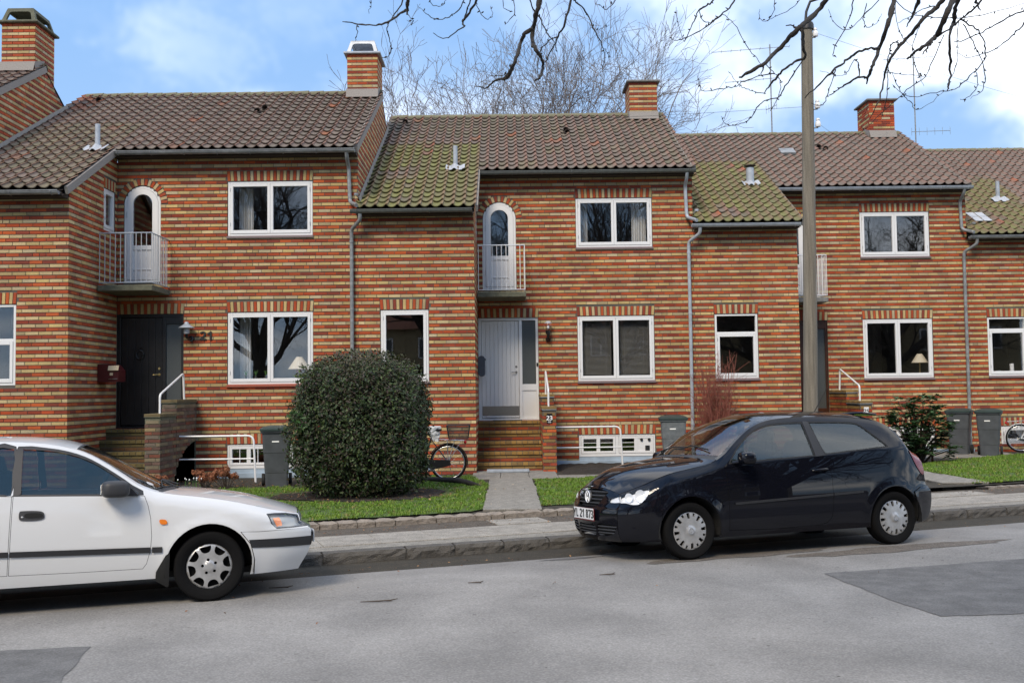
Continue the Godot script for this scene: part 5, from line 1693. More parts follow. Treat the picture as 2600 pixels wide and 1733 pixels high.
# ---------------------------------------------------------------- what stands inside the windows
func inside() -> void:
	mk("pleat", lin(0.75, 0.7, 0.58), 0.9, {"back": lin(0.5, 0.45, 0.35)})
	mk("lamp_red", lin(0.2, 0.01, 0.02), 0.2)
	mk("leaf_in", lin(0.08, 0.2, 0.04), 0.6)
	mk("slat", lin(0.3, 0.3, 0.29), 0.5)
	# table lamp in the ground floor window of 21
	var z := Z0 - 0.55
	var n := thing("table_lamp", "table lamp with pleated cream shade in the ground floor window of 21", "lamp", Vector3(-4.25, 1.96, z))
	var s := MB.new()
	for k in 40:
		var a := TAU * k / 40; var c := TAU * (k + 1) / 40
		var ra := 0.225 + (0.008 if k % 2 else 0.0); var rb := 0.225 + (0.008 if k % 2 == 0 else 0.0)
		s.quad(Vector3(cos(a) * 0.06, 0.5, sin(a) * 0.06), Vector3(cos(c) * 0.06, 0.5, sin(c) * 0.06), Vector3(cos(c) * rb, 0.25, sin(c) * rb), Vector3(cos(a) * ra, 0.25, sin(a) * ra), Vector3(cos(a), 0.4, sin(a)))
	part("lamp_shade", s, M.pleat, n)
	var f := MB.new()
	f.lathe([Vector2(0.06, 0.0), Vector2(0.065, 0.02), Vector2(0.02, 0.05), Vector2(0.05, 0.12), Vector2(0.075, 0.2), Vector2(0.05, 0.24), Vector2(0.0, 0.25)], Transform3D(), 16)
	part("foot", f, M.lamp_red, n)
	for k in 3:
		var p := thing("bulb_glass", "sprouting bulb in a glass on the sill of 21, %s of three" % ["left", "middle", "right"][k], "plant", Vector3(-5.25 + k * 0.2, 1.98, Z0 - 0.2))
		var g := MB.new()
		g.lathe([Vector2(0.035, 0.0), Vector2(0.02, 0.06), Vector2(0.035, 0.1)], Transform3D(), 12)
		part("glass", g, M.frosted, p)
		var l := MB.new()
		for q in 6:
			var a := q * 1.1
			l.tube([Vector3(0, 0.09, 0), Vector3(cos(a) * 0.02, 0.15, sin(a) * 0.02), Vector3(cos(a) * 0.045, 0.21, sin(a) * 0.045)], [0.008, 0.007, 0.001], 4)
		part("leaves", l, M.leaf_in, p)
	# blinds in the ground floor window of 23
	for side in 2:
		var bl := thing("window_blind", "half open slatted blind in the ground floor window of 23, %s pane" % ["left", "right"][side], "blind", Vector3(W + (-5.47 if side == 0 else -4.63), 2.02, Z0 - D - 0.16), 0.0, "blinds behind the panes of 23")
		var sm := MB.new()
		sm.obox(Transform3D(Basis(Vector3.RIGHT, 0.35), Vector3(0.33, 0, 0)), Vector3(0.33, 0.0007, 0.011))
		var mesh := sm.mesh(M.slat)
		for k in 46: put("slat", mesh, bl, Transform3D(Basis(), Vector3(0, 0.04 + k * 0.026, 0)))
		var cd := MB.new()
		for x in [0.12, 0.54]: cd.tube([Vector3(x, 0.02, 0.014), Vector3(x, 1.24, 0.014)], 0.0025, 4)
		part("cords", cd, M.slat, bl)
	# curtains
	for q in [[0, -5.42, -5.2, 2.0, 3.27, -0.4, "pale curtain in the ground floor window of 21, left side"], [0, -5.44, -5.15, 4.95, 5.92, -0.4, "pale curtain in the upper window of 21, left side"], [1, -5.46, -5.28, 4.95, 5.92, -0.35, "narrow pale curtain in the upper window of 23, left side"], [1, -4.28, -3.96, 4.95, 5.92, -0.35, "broad pale curtain in the upper window of 23, right side"], [0, -4.02, -3.92, 4.95, 5.92, -0.35, "pale curtain in the upper window of 21, right side"]]:
		var c := thing("curtain", q[6], "curtain", Vector3(W * q[0], 0, Z0 - D * q[0]), 0.0, "curtains behind the windows")
		curtain(c, q[1], q[2], q[3], q[4], q[5], M.cloth)
	# things on sills
	for q in [[Vector3(3 * W - 8.98, 1.98, Z0 - 3 * D + D - 0.25), 0.05, 0.24, "white jar on the window sill at the far right edge", M.white_paint], [Vector3(3 * W - 9.3, 1.98, Z0 - 3 * D + D - 0.25), 0.04, 0.07, "small blue cup on the window sill at the far right", M.blue_plinth], [Vector3(-8.82, 1.98, Z0 + D - 0.22), 0.05, 0.16, "white pot on the window sill at the far left edge", M.white_paint]]:
		var j := thing("jar", q[3], "jar", q[0])
		var b := MB.new()
		b.lathe([Vector2(0, 0), Vector2(q[1], 0), Vector2(q[1], q[2]), Vector2(q[1] * 0.85, q[2]), Vector2(q[1] * 0.85, q[2] * 0.5), Vector2(0, q[2] * 0.5)], Transform3D(), 16)
		part("body", b, q[4], j)
	var lm := thing("table_lamp", "lamp with plain cream shade in the ground floor window of the house behind the pole", "lamp", Vector3(2 * W - 4.0, 1.98, Z0 - 2 * D - 0.5))
	var sh := MB.new()
	sh.lathe([Vector2(0.06, 0.52), Vector2(0.2, 0.3), Vector2(0.19, 0.3), Vector2(0.055, 0.51)], Transform3D(), 24)
	part("lamp_shade", sh, M.pleat, lm)
	var ft := MB.new()
	ft.lathe([Vector2(0.08, 0.0), Vector2(0.02, 0.03), Vector2(0.015, 0.35), Vector2(0, 0.36)], Transform3D(), 12)
	part("foot", ft, M.brass, lm)

# ---------------------------------------------------------------- plants
func leaf_cloud(b: MB, at: Vector3, r: Vector3, count: int, size: float, cols: Array, square := 2.0, shell := 0.35, seed_ := 1, bumps := 0.1) -> void:
	var q := RandomNumberGenerator.new(); q.seed = seed_
	var f := FastNoiseLite.new(); f.seed = seed_; f.frequency = 1.3; f.fractal_octaves = 3
	for k in count:
		var d := Vector3(q.randfn(), q.randfn() * 0.9, q.randfn()).normalized()
		# a rounded box rather than a ball
		var m := pow(pow(absf(d.x), square) + pow(absf(d.y), square) + pow(absf(d.z), square), -1.0 / square)
		var depth := 1.0 - shell * pow(q.randf(), 2.0)
		var s := d * m
		s *= depth * (1.0 + bumps * f.get_noise_3dv(s * 2.2) + (q.randf() * 0.07 if q.randf() < 0.12 else 0.0))
		var p := at + s * r
		if p.y < at.y - r.y + 0.02: continue
		var out := (d + Vector3(q.randfn(), q.randfn() + 0.5, q.randfn()) * 0.55).normalized()
		var side := out.cross(Vector3(q.randfn(), q.randfn(), q.randfn())).normalized()
		var len := size * q.randf_range(0.7, 1.4)
		var c: Color = cols[q.randi() % cols.size()]
		b.col = shade(c, q.randf_range(0.7, 1.3))
		var tip := p + (side * 0.9 + out * 0.35).normalized() * len
		var w := out.cross(side).normalized() * len * 0.24
		var mid := p.lerp(tip, 0.45) + out * len * 0.06
		b.tri(p, mid + w, tip); b.tri(p, tip, mid - w)

func hedge_bush() -> void:
	mk("leaf", lin(1, 1, 1), 0.58, {"vc": true, "back": lin(0.25, 0.3, 0.12)})
	mk("twig", lin(0.06, 0.042, 0.03), 0.9)
	var at := Vector3(-2.28, 0.1, -15.55)
	var n := thing("clipped_bush", "large dark clipped evergreen bush in front of the row", "bush", at)
	var t := MB.new()
	var r := RandomNumberGenerator.new(); r.seed = 5
	for k in 70:
		var a := r.randf() * TAU; var e := r.randf_range(0.3, 1.0)
		var tip := Vector3(cos(a) * 0.95 * e, r.randf_range(0.6, 2.05), sin(a) * 0.85 * e)
		t.tube([Vector3(cos(a) * 0.2, -0.1, sin(a) * 0.2), Vector3(tip.x * 0.5, tip.y * 0.45, tip.z * 0.5), tip], [0.03, 0.014, 0.004], 5, false)
	part("stems", t, M.twig, n)
	var b := MB.new()
	var cols := [Color(0.03, 0.055, 0.018), Color(0.04, 0.07, 0.02), Color(0.022, 0.04, 0.016), Color(0.05, 0.045, 0.022), Color(0.06, 0.085, 0.025), Color(0.045, 0.03, 0.025)]
	var c2 := [Color(0.05, 0.045, 0.022), Color(0.055, 0.07, 0.022), Color(0.06, 0.045, 0.03), Color(0.035, 0.045, 0.016)]
	leaf_cloud(b, Vector3(0, 0.98, 0), Vector3(0.95, 0.95, 0.93), 34000, 0.05, cols, 3.8, 0.22, 3, 0.17)
	leaf_cloud(b, Vector3(0.04, 1.5, 0), Vector3(0.84, 0.62, 0.8), 15000, 0.048, c2, 2.4, 0.25, 4, 0.16)
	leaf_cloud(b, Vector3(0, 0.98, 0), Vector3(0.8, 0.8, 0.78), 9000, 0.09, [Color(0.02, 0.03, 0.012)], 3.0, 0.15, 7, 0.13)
	part("foliage", b, M.leaf, n)
	# a few lance-shaped sprays that stick out
	var l := MB.new()
	for q in [Vector3(-0.75, 1.7, 0.55), Vector3(-0.55, 1.85, 0.4), Vector3(-0.78, 1.15, 0.72), Vector3(-0.7, 1.05, 0.75), Vector3(0.75, 1.8, 0.3)]:
		for k in 26:
			var d := Vector3(r.randfn(), r.randfn() * 0.6 + 0.25, r.randfn() + 0.3).normalized()
			var len := r.randf_range(0.07, 0.15)
			var w := d.cross(Vector3(r.randfn(), r.randfn(), r.randfn())).normalized() * 0.012
			l.col = Color(0.05, 0.13, 0.035) if q.y < 1.3 else Color(0.1, 0.15, 0.04)
			var o: Vector3 = q + Vector3(r.randfn(), r.randfn(), r.randfn()) * 0.05
			l.tri(o, o + d * len * 0.5 + w, o + d * len); l.tri(o, o + d * len, o + d * len * 0.5 - w)
	part("sprays", l, M.leaf, n)
	n.scale = Vector3.ONE * 1.06

func rhododendron() -> void:
	var at := Vector3(8.65, 0.07, -21.0)
	var n := thing("evergreen_shrub", "loose broad-leaved evergreen shrub beside the parked black car's tail", "shrub", at)
	var r := RandomNumberGenerator.new(); r.seed = 15
	var t := MB.new(); var b := MB.new()
	for k in 95:
		var a := r.randf() * TAU; var e := sqrt(r.randf())
		var tip := Vector3(cos(a) * 0.72 * e, 0.28 + r.randf_range(0.0, 1.15) * sqrt(maxf(0.05, 1.0 - e * e * 0.6)), sin(a) * 0.6 * e)
		t.tube([Vector3(0, -0.1, 0), Vector3(tip.x * 0.35, tip.y * 0.5, tip.z * 0.35), tip], [0.022, 0.012, 0.005], 5, false)
		for w in 3:
			var o := tip + Vector3(r.randfn(), r.randfn(), r.randfn()) * 0.07
			for q in 9:
				var ph := TAU * q / 9 + r.randf() * 0.4
				var d := Vector3(cos(ph), r.randf_range(-0.35, 0.45), sin(ph)).normalized()
				var len := r.randf_range(0.1, 0.17)
				var wd := d.cross(Vector3.UP).normalized() * len * 0.27
				var g := r.randf_range(0.6, 1.3)
				b.col = shade([Color(0.04, 0.085, 0.03), Color(0.055, 0.11, 0.04), Color(0.035, 0.07, 0.03)][r.randi() % 3], g)
				var m := o + d * len * 0.5 + Vector3(0, 0.012, 0)
				b.tri(o, m + wd, o + d * len); b.tri(o, o + d * len, m - wd)
	part("stems", t, M.twig, n)
	part("foliage", b, M.leaf, n)

func red_shrub() -> void:
	mk("red_twig", lin(0.24, 0.075, 0.05), 0.8)
	var n := thing("bare_shrub", "bare reddish shrub against the brick wall behind the black car's bonnet", "shrub", Vector3(4.45, 0.07, -21.35))
	var r := RandomNumberGenerator.new(); r.seed = 25
	var b := MB.new()
	for k in 90:
		var a := r.randf() * TAU; var sp := r.randf_range(0.08, 0.66)
		var p := Vector3(cos(a) * 0.08, -0.05, sin(a) * 0.08)
		var top := Vector3(cos(a) * sp, r.randf_range(1.3, 2.45), sin(a) * sp * 0.4)
		var mid := p.lerp(top, 0.5) + Vector3(r.randfn(), 0, r.randfn()) * 0.05
		b.tube([p, mid, top], [0.011, 0.007, 0.002], 4, false)
		for q in 12:
			var o := mid.lerp(top, r.randf_range(-0.5, 0.9))
			var e := o + Vector3(r.randfn() * 0.13, r.randf_range(0.08, 0.3), r.randfn() * 0.1)
			b.tube([o, e], [0.005, 0.003], 3, false)
	part("twigs", b, M.red_twig, n)

func grass() -> void:
	mk("blade", lin(1, 1, 1), 0.7, {"vc": true, "back": lin(0.3, 0.4, 0.1)})
	var r := RandomNumberGenerator.new(); r.seed = 31
	var tuft := MB.new()
	tuft.col = Color(1, 1, 1)
	for k in 6:
		var a := r.randf() * TAU; var o := Vector3(cos(a * 2.1), 0, sin(a * 2.1)) * 0.018
		var h := r.randf_range(0.6, 1.0); var lean := Vector3(cos(a), 0, sin(a)) * r.randf_range(0.15, 0.7)
		var w := Vector3(-sin(a), 0, cos(a)) * 0.0042
		var m := o + lean * 0.012 + Vector3(0, 0.028 * h, 0); var t := o + lean * 0.04 + Vector3(0, 0.048 * h, 0)
		tuft.quad(o - w, o + w, m + w * 0.8, m - w * 0.8); tuft.tri(m - w * 0.8, m + w * 0.8, t)
	var mesh := tuft.mesh(M.blade)
	var f := FastNoiseLite.new(); f.seed = 6; f.frequency = 0.8; f.fractal_octaves = 3
	var names := ["short green lawn between pavement edging and clipped bush", "short green lawn between slab path and black car", "mossy green lawn in front of the wheelie bins at right"]
	for i in 3:
		var poly := PackedVector2Array()
		for p in lawns[i]: poly.push_back(Vector2(p[0], p[1]))
		var spots := []
		var count: int = [26000, 20000, 26000][i]
		var lo := poly[0]; var hi := poly[0]
		for p in poly: lo = lo.min(p); hi = hi.max(p)
		lo.x = maxf(lo.x, -7.5); hi.x = minf(hi.x, 15.0)
		for k in count:
			var p := Vector2(r.randf_range(lo.x, hi.x), r.randf_range(lo.y, hi.y))
			if not Geometry2D.is_point_in_polygon(p, poly): continue
			if Vector2((p.x + 2.28) / 1.5, (p.y + 15.55) / 1.15).length() < 1.0 + 0.2 * f.get_noise_2d(p.x * 2, p.y * 2): continue
			var den := f.get_noise_2d(p.x, p.y)
			if den < -0.3 and r.randf() < 0.75: continue
			spots.append(p)
		var mm := MultiMesh.new()
		mm.transform_format = MultiMesh.TRANSFORM_3D
		mm.use_colors = true
		mm.mesh = mesh
		mm.instance_count = spots.size()
		for k in spots.size():
			var p: Vector2 = spots[k]
			var s := r.randf_range(0.7, 1.5)
			mm.set_instance_transform(k, Transform3D(Basis(Vector3.UP, r.randf() * TAU).scaled(Vector3(s, s * r.randf_range(0.4, 0.85), s)), Vector3(p.x, ground_at(p.x, p.y) + 0.018, p.y)))
			var g := f.get_noise_2d(p.x * 1.7 + 9, p.y * 1.7) * 0.5 + 0.5
			var c := Color(0.1, 0.21, 0.018).lerp(Color(0.19, 0.27, 0.03), g)
			if r.randf() < 0.08: c = Color(0.24, 0.2, 0.07)
			mm.set_instance_color(k, shade(c, r.randf_range(0.75, 1.25)))
		var o := MultiMeshInstance3D.new()
		o.name = "grass" if i == 0 else "grass_%03d" % i
		o.multimesh = mm
		add_child(o, true)
		o.set_meta("label", names[i]); o.set_meta("category", "grass"); o.set_meta("kind", "stuff")

# fallen leaves and crumbs, strewn where the photograph shows them
func litter() -> void:
	mk("dead_leaf", lin(1, 1, 1), 0.85, {"vc": true})
	var r := RandomNumberGenerator.new(); r.seed = 41
	var leaf := MB.new()
	leaf.col = Color(1, 1, 1)
	leaf.tri(Vector3(-0.03, 0, 0), Vector3(0.0, 0.012, 0.017), Vector3(0.03, 0.002, 0)); leaf.tri(Vector3(-0.03, 0, 0), Vector3(0.03, 0.002, 0), Vector3(0.0, 0.008, -0.018))
	var mesh := leaf.mesh(M.dead_leaf)
	var sets := [
		["fallen_leaves", "brown dead leaves strewn under the clipped bush", 420, func() -> Vector3:
			var a := r.randf() * TAU; var e := r.randf_range(0.75, 1.35)
			return Vector3(-2.28 + cos(a) * 1.1 * e, 0, -15.55 + sin(a) * 1.0 * e)],
		["fallen_leaves", "brown dead leaves lying along the kerb and on the road", 330, func() -> Vector3:
			var p := sdp(r.randf_range(-4, 8), -absf(r.randfn()) * 0.35 if r.randf() < 0.8 else -r.randf_range(0, 3.0)); return p],
		["fallen_leaves", "leaf crumbs on the grit strip beside the pavement slabs", 420, func() -> Vector3:
			var p := sdp(r.randf_range(-4, 9), r.randf_range(1.16, 1.6)); return p],
		["fallen_leaves", "dead leaves in the bed under the basement window of 21", 320, func() -> Vector3:
			return Vector3(r.randf_range(-6.2, -3.4), 0, r.randf_range(-18.9, -17.3))],
		["fallen_leaves", "pale dead leaves scattered over the lawn at right", 240, func() -> Vector3:
			return Vector3(r.randf_range(6.5, 13), 0, r.randf_range(-22.5, -15.5))],
		["fallen_leaves", "few pale leaves scattered over the lawns in the middle", 130, func() -> Vector3:
			return Vector3(r.randf_range(-4, 5), 0, r.randf_range(-18.0, -12.6))]]
	for i in sets.size():
		var q: Array = sets[i]
		var mm := MultiMesh.new()
		mm.transform_format = MultiMesh.TRANSFORM_3D
		mm.use_colors = true
		mm.mesh = mesh
		mm.instance_count = q[2]
		for k in q[2]:
			var p: Vector3 = q[3].call()
			p.y = ground_at(p.x, p.z) + (0.03 if i in [0, 3, 4, 5] else 0.012)
			var s := r.randf_range(0.4, 1.1) * (0.55 if i in [1, 2] else 0.9)
			mm.set_instance_transform(k, Transform3D(Basis(Vector3.UP, r.randf() * TAU).rotated(Vector3(r.randfn(), 0, r.randfn()).normalized(), r.randfn() * 0.35).scaled(Vector3.ONE * s), p))
			var c: Color = [Color(0.2, 0.09, 0.04), Color(0.13, 0.07, 0.035), Color(0.3, 0.17, 0.08), Color(0.09, 0.06, 0.04)][r.randi() % 4]
			if i >= 4: c = [Color(0.45, 0.33, 0.18), Color(0.35, 0.22, 0.1), Color(0.5, 0.42, 0.3)][r.randi() % 3]
			mm.set_instance_color(k, c)
		var o := MultiMeshInstance3D.new()
		o.name = q[0] if i == 0 else "%s_%03d" % [q[0], i]
		o.multimesh = mm
		add_child(o, true)
		o.set_meta("label", q[1]); o.set_meta("category", "leaves"); o.set_meta("kind", "stuff")

func small_garden_things() -> void:
	mk("hydrangea", lin(0.22, 0.085, 0.04), 0.9, {"back": lin(0.3, 0.15, 0.08)})
	mk("snowdrop", lin(0.8, 0.82, 0.8), 0.6)
	mk("bark", lin(0.035, 0.03, 0.027), 0.9, {"tex": "streak", "ts": 3.0, "bump": "lumps", "bs": 0.8})
	# dead flower heads under the basement window
	var r := RandomNumberGenerator.new(); r.seed = 52
	var specs := [[-4.95, -17.6, 0.3, "largest dead brown hydrangea beside the white railing foot"], [-5.4, -17.75, 0.24, "smaller dead brown hydrangea left of the railing foot"], [-6.1, -17.4, 0.2, "dead brown hydrangea at the foot of the arched step wall"]]
	for q in specs:
		var n := thing("hydrangea", q[3], "shrub", Vector3(q[0], 0.07, q[1]), 0.0, "dead hydrangeas in the bed of 21")
		var st := MB.new(); var hd := MB.new()
		for k in 14:
			var a := r.randf() * TAU; var e: float = r.randf() * q[2]
			var tip := Vector3(cos(a) * e, q[2] * r.randf_range(0.6, 1.1), sin(a) * e)
			st.tube([Vector3(cos(a) * 0.03, -0.05, sin(a) * 0.03), tip], [0.006, 0.004], 4, false)
			for w in 46:
				var d := Vector3(r.randfn(), r.randfn() * 0.7, r.randfn()).normalized() * r.randf_range(0.02, 0.075)
				var s := d.cross(Vector3(r.randfn(), r.randfn(), r.randfn())).normalized() * 0.022
				var s2 := d.cross(s).normalized() * 0.02
				hd.col = Color(1, 1, 1)
				hd.quad(tip + d - s, tip + d + s2, tip + d + s, tip + d - s2)
		part("stems", st, M.twig, n)
		part("flower_heads", hd, M.hydrangea, n)
	var sn := thing("snowdrops", "small clump of white snowdrops beside the dead hydrangeas", "flowers", Vector3(-5.55, 0.08, -17.45))
	var gl := MB.new(); var fl := MB.new()
	for k in 12:
		var p := Vector3(r.randfn() * 0.09, 0, r.randfn() * 0.05)
		gl.tube([p, p + Vector3(r.randfn() * 0.02, 0.14, 0)], [0.004, 0.002], 4, false)
		fl.ball(p + Vector3(0.01, 0.135 + r.randf() * 0.05, 0.01), Vector3(0.01, 0.018, 0.01), 6, 4)
	part("stalks", gl, M.leaf_in, sn)
	part("blossoms", fl, M.snowdrop, sn)
	# dark soil under the basement window of 23
	var soil := MB.new()
	var f := FastNoiseLite.new(); f.seed = 3; f.frequency = 2.0; f.fractal_octaves = 4
	for i in 34:
		for k in 20:
			var q := []
			for e in [[i, k], [i + 1, k], [i + 1, k + 1], [i, k + 1]]:
				var x: float = 1.0 + e[0] * 0.075; var z: float = -19.35 - e[1] * 0.135
				var rim := minf(1.0, minf(minf(e[0], 34 - e[0]), minf(e[1], 20 - e[1])) * 0.4)
				q.append(Vector3(x, 0.05 + rim * (0.07 + 0.035 * f.get_noise_2d(x * 2, z * 2)), z))
			soil.quad(q[0], q[1], q[2], q[3], Vector3.UP)
	struct("soil_bed", soil, M.soil)
	# litter-covered earth under the clipped bush and along the front of 21
	var ring_ := []
	for k in 26: ring_.append([-2.28 + cos(TAU * k / 26) * rng.randf_range(1.2, 1.45), -15.55 + sin(TAU * k / 26) * rng.randf_range(1.0, 1.25)])
	struct("bare_earth", draped(ragged(ring_, 0.04, 0.2), 0.032, 0.3, 0.01), M.soil)
	# a length of dark bark lying on the grass
	var lg := thing("fallen_branch", "dark crooked branch lying on the grass by the slab path", "branch", Vector3(-1.5, 0.12, -17.9))
	var lb := MB.new()
	lb.tube([Vector3(-0.3, 0.01, -0.25), Vector3(0, 0.04, 0), Vector3(0.3, 0.045, 0.28), Vector3(0.62, 0.05, 0.55), Vector3(0.85, 0.03, 0.9), Vector3(1.05, 0.0, 1.15)], [0.02, 0.035, 0.045, 0.05, 0.045, 0.02], 7)
	part("bough", lb, M.bark, lg)
	var mat := thing("door_mat", "grey plank mat at the foot of the white door's steps", "mat", Vector3(0, 0.1, -19.92))
	var mb := MB.new()
	mb.cbox(Vector3(-0.42, 0, -0.14), Vector3(0.42, 0.05, 0.14), 0.006)
	part("board", mb, M.zinc_new, mat)
	var mat2 := thing("door_mat", "dark ribbed mat on the landing before the white door", "mat", Vector3(0, 1.062, -22.061 + 0.28))
	var mc := MB.new()
	for k in 9: mc.cbox(Vector3(-0.32, 0, -0.14 + k * 0.03), Vector3(0.32, 0.014, -0.116 + k * 0.03), 0.002)
	part("ribs", mc, M.black, mat2)
	var stk := thing("garden_stake", "short wooden stake at the foot of the evergreen shrub", "stake", Vector3(9.02, 0.07, -21.2))
	var sb := MB.new()
	sb.cbox(Vector3(-0.02, -0.1, -0.02), Vector3(0.02, 0.42, 0.02), 0.004)
	part("post", sb, M.brown_door, stk)

func gardens() -> void:
	steps(0, true, "mossy brick steps up to the black door")
	steps(1, false, "yellow and red brick steps up to the white door")
	steps(2, false, "brick steps up to the brown door, mostly behind the black car")
	parapet(0, true, true, "weathered stepped brick wall with an arch beside the black door")
	parapet(1, false, false, "stepped brick wall with house number 23 beside the white door", "23")
	parapet(2, false, false, "stepped brick wall with house number 25 behind the black car", "25")
	well_rail(0, "white pipe railing left of the clipped bush")
	well_rail(1, "white pipe railing right of the steps with number 23")
	wall_lamp_shade(Vector3(-6.33, 3.03, Z0))
	wall_lamp_globe(Vector3(-6.227 + W, 3.06, Z0 - D))
	var num := thing("house_number", "black house number 21 on the brick wall", "house number", Vector3(-5.98, 2.88, Z0 + 0.006))
	var tm := letters(num, "21", Vector3(0, 0, 0.012), 0.17, M.ink_black, Basis(), 1.1, 0.015)
	tm.name = "digits"
	letter_boxes()
	inside()
	hedge_bush()
	rhododendron()
	red_shrub()
	grass()
	litter()
	small_garden_things()

# ---------------------------------------------------------------- bins, bicycles, pole
func bin_proto() -> Node3D:
	mk("bin_grey", lin(0.075, 0.082, 0.09), 0.55, {"tex": "coarse", "ts": 1.5, "world": false})
	mk("bin_lid", lin(0.028, 0.05, 0.045), 0.5, {"tex": "coarse", "ts": 2.0, "world": false})
	mk("bin_wheel", lin(0.012, 0.012, 0.012), 0.8)
	mk("sticker", lin(0.75, 0.75, 0.72), 0.6)
	var n := Node3D.new()
	# tapering body, front toward +z
	var b := MB.new()
	var lv := [[0.0, 0.19, 0.2, -0.2], [0.25, 0.2, 0.215, -0.215], [0.255, 0.205, 0.22, -0.22], [0.6, 0.225, 0.25, -0.25], [0.605, 0.232, 0.256, -0.256], [0.95, 0.25, 0.28, -0.29], [0.955, 0.275, 0.305, -0.31], [0.985, 0.275, 0.305, -0.31]]
	for k in lv.size() - 1:
		var a: Array = lv[k]; var c: Array = lv[k + 1]
		var p := rounded_ring(a[1], a[2], a[3], a[0], 0.04); var q := rounded_ring(c[1], c[2], c[3], c[0], 0.04)
		for i in p.size():
			var j := (i + 1) % p.size()
			b.quad(p[i], p[j], q[j], q[i], (p[i] + p[j]) * Vector3(1, 0, 1) + Vector3(0, -0.2 if k == 5 else 0.0, 0))
	part("body", b, M.bin_grey, n)
	var l := MB.new()
	var ls := [[0.986, 0.29, 0.325, -0.3], [1.02, 0.29, 0.325, -0.3], [1.05, 0.24, 0.24, -0.3], [1.07, 0.12, 0.1, -0.28]]
	for k in ls.size() - 1:
		var a: Array = ls[k]; var c: Array = ls[k + 1]
		var p := rounded_ring(a[1], a[2], a[3], a[0], 0.05); var q := rounded_ring(c[1], c[2], c[3], c[0], 0.05)
		for i in p.size():
			var j := (i + 1) % p.size()
			b = l
			l.quad(p[i], p[j], q[j], q[i], (p[i] + p[j]) * Vector3(0.3, 0, 0.3) + Vector3(0, 0.3 if k else 0.0, 0))
	var tp := rounded_ring(0.12, 0.1, -0.28, 1.07, 0.05)
	for i in range(1, tp.size() - 1): l.quad(tp[0], tp[i], tp[i + 1], tp[0], Vector3.UP)
	part("lid", l, M.bin_lid, n)
	var h := MB.new()
	h.tube([Vector3(-0.25, 0.93, -0.3), Vector3(-0.25, 0.96, -0.37), Vector3(0.25, 0.96, -0.37), Vector3(0.25, 0.93, -0.3)], 0.016, 7)
	part("handle", h, M.bin_grey, n)
	for sg in [-1.0, 1.0]:
		var w := MB.new()
		var t := Transform3D(Basis(Vector3.FORWARD, PI / 2), Vector3(sg * 0.235, 0.11, -0.19))
		w.lathe([Vector2(0.0, -0.028), Vector2(0.05, -0.03), Vector2(0.1, -0.028), Vector2(0.11, -0.018), Vector2(0.11, 0.018), Vector2(0.1, 0.028), Vector2(0.05, 0.03), Vector2(0.0, 0.028)], t, 22)
		part("wheel", w, M.bin_wheel, n)
	var s := MB.new()
	s.obox(Transform3D(Basis(Vector3.RIGHT, -0.085), Vector3(-0.02, 0.8, 0.27)), Vector3(0.06, 0.012, 0.003))
	part("sticker", s, M.sticker, n)
	return n

func rounded_ring(hx: float, zf: float, zb: float, y: float, r: float) -> Array:
	var out := []
	for q in [[hx - r, zf - r, 0.0], [-hx + r, zf - r, PI / 2], [-hx + r, zb + r, PI], [hx - r, zb + r, PI * 1.5]]:
		for k in 5:
			var a: float = q[2] + PI / 2 * k / 4.0
			out.append(Vector3(q[0] + cos(a) * r, y, q[1] + sin(a) * r))
	return out

func place(proto: Node3D, called: String, label: String, category: String, at: Vector3, turn: float, group: String) -> Node3D:
	var n: Node3D = proto.duplicate()
	taken[called] = taken.get(called, -1) + 1
	n.name = called if taken[called] == 0 else "%s_%03d" % [called, taken[called]]
	add_child(n, true)
	n.position = at; n.rotation.y = turn
	n.set_meta("label", label); n.set_meta("category", category); n.set_meta("group", group)
	return n

func arc_pts(c: Vector3, r: float, a0: float, a1: float, n: int) -> Array:
	var out := []
	for k in n + 1:
		var a := lerpf(a0, a1, k / float(n))
		out.append(c + Vector3(cos(a) * r, sin(a) * r, 0))
	return out

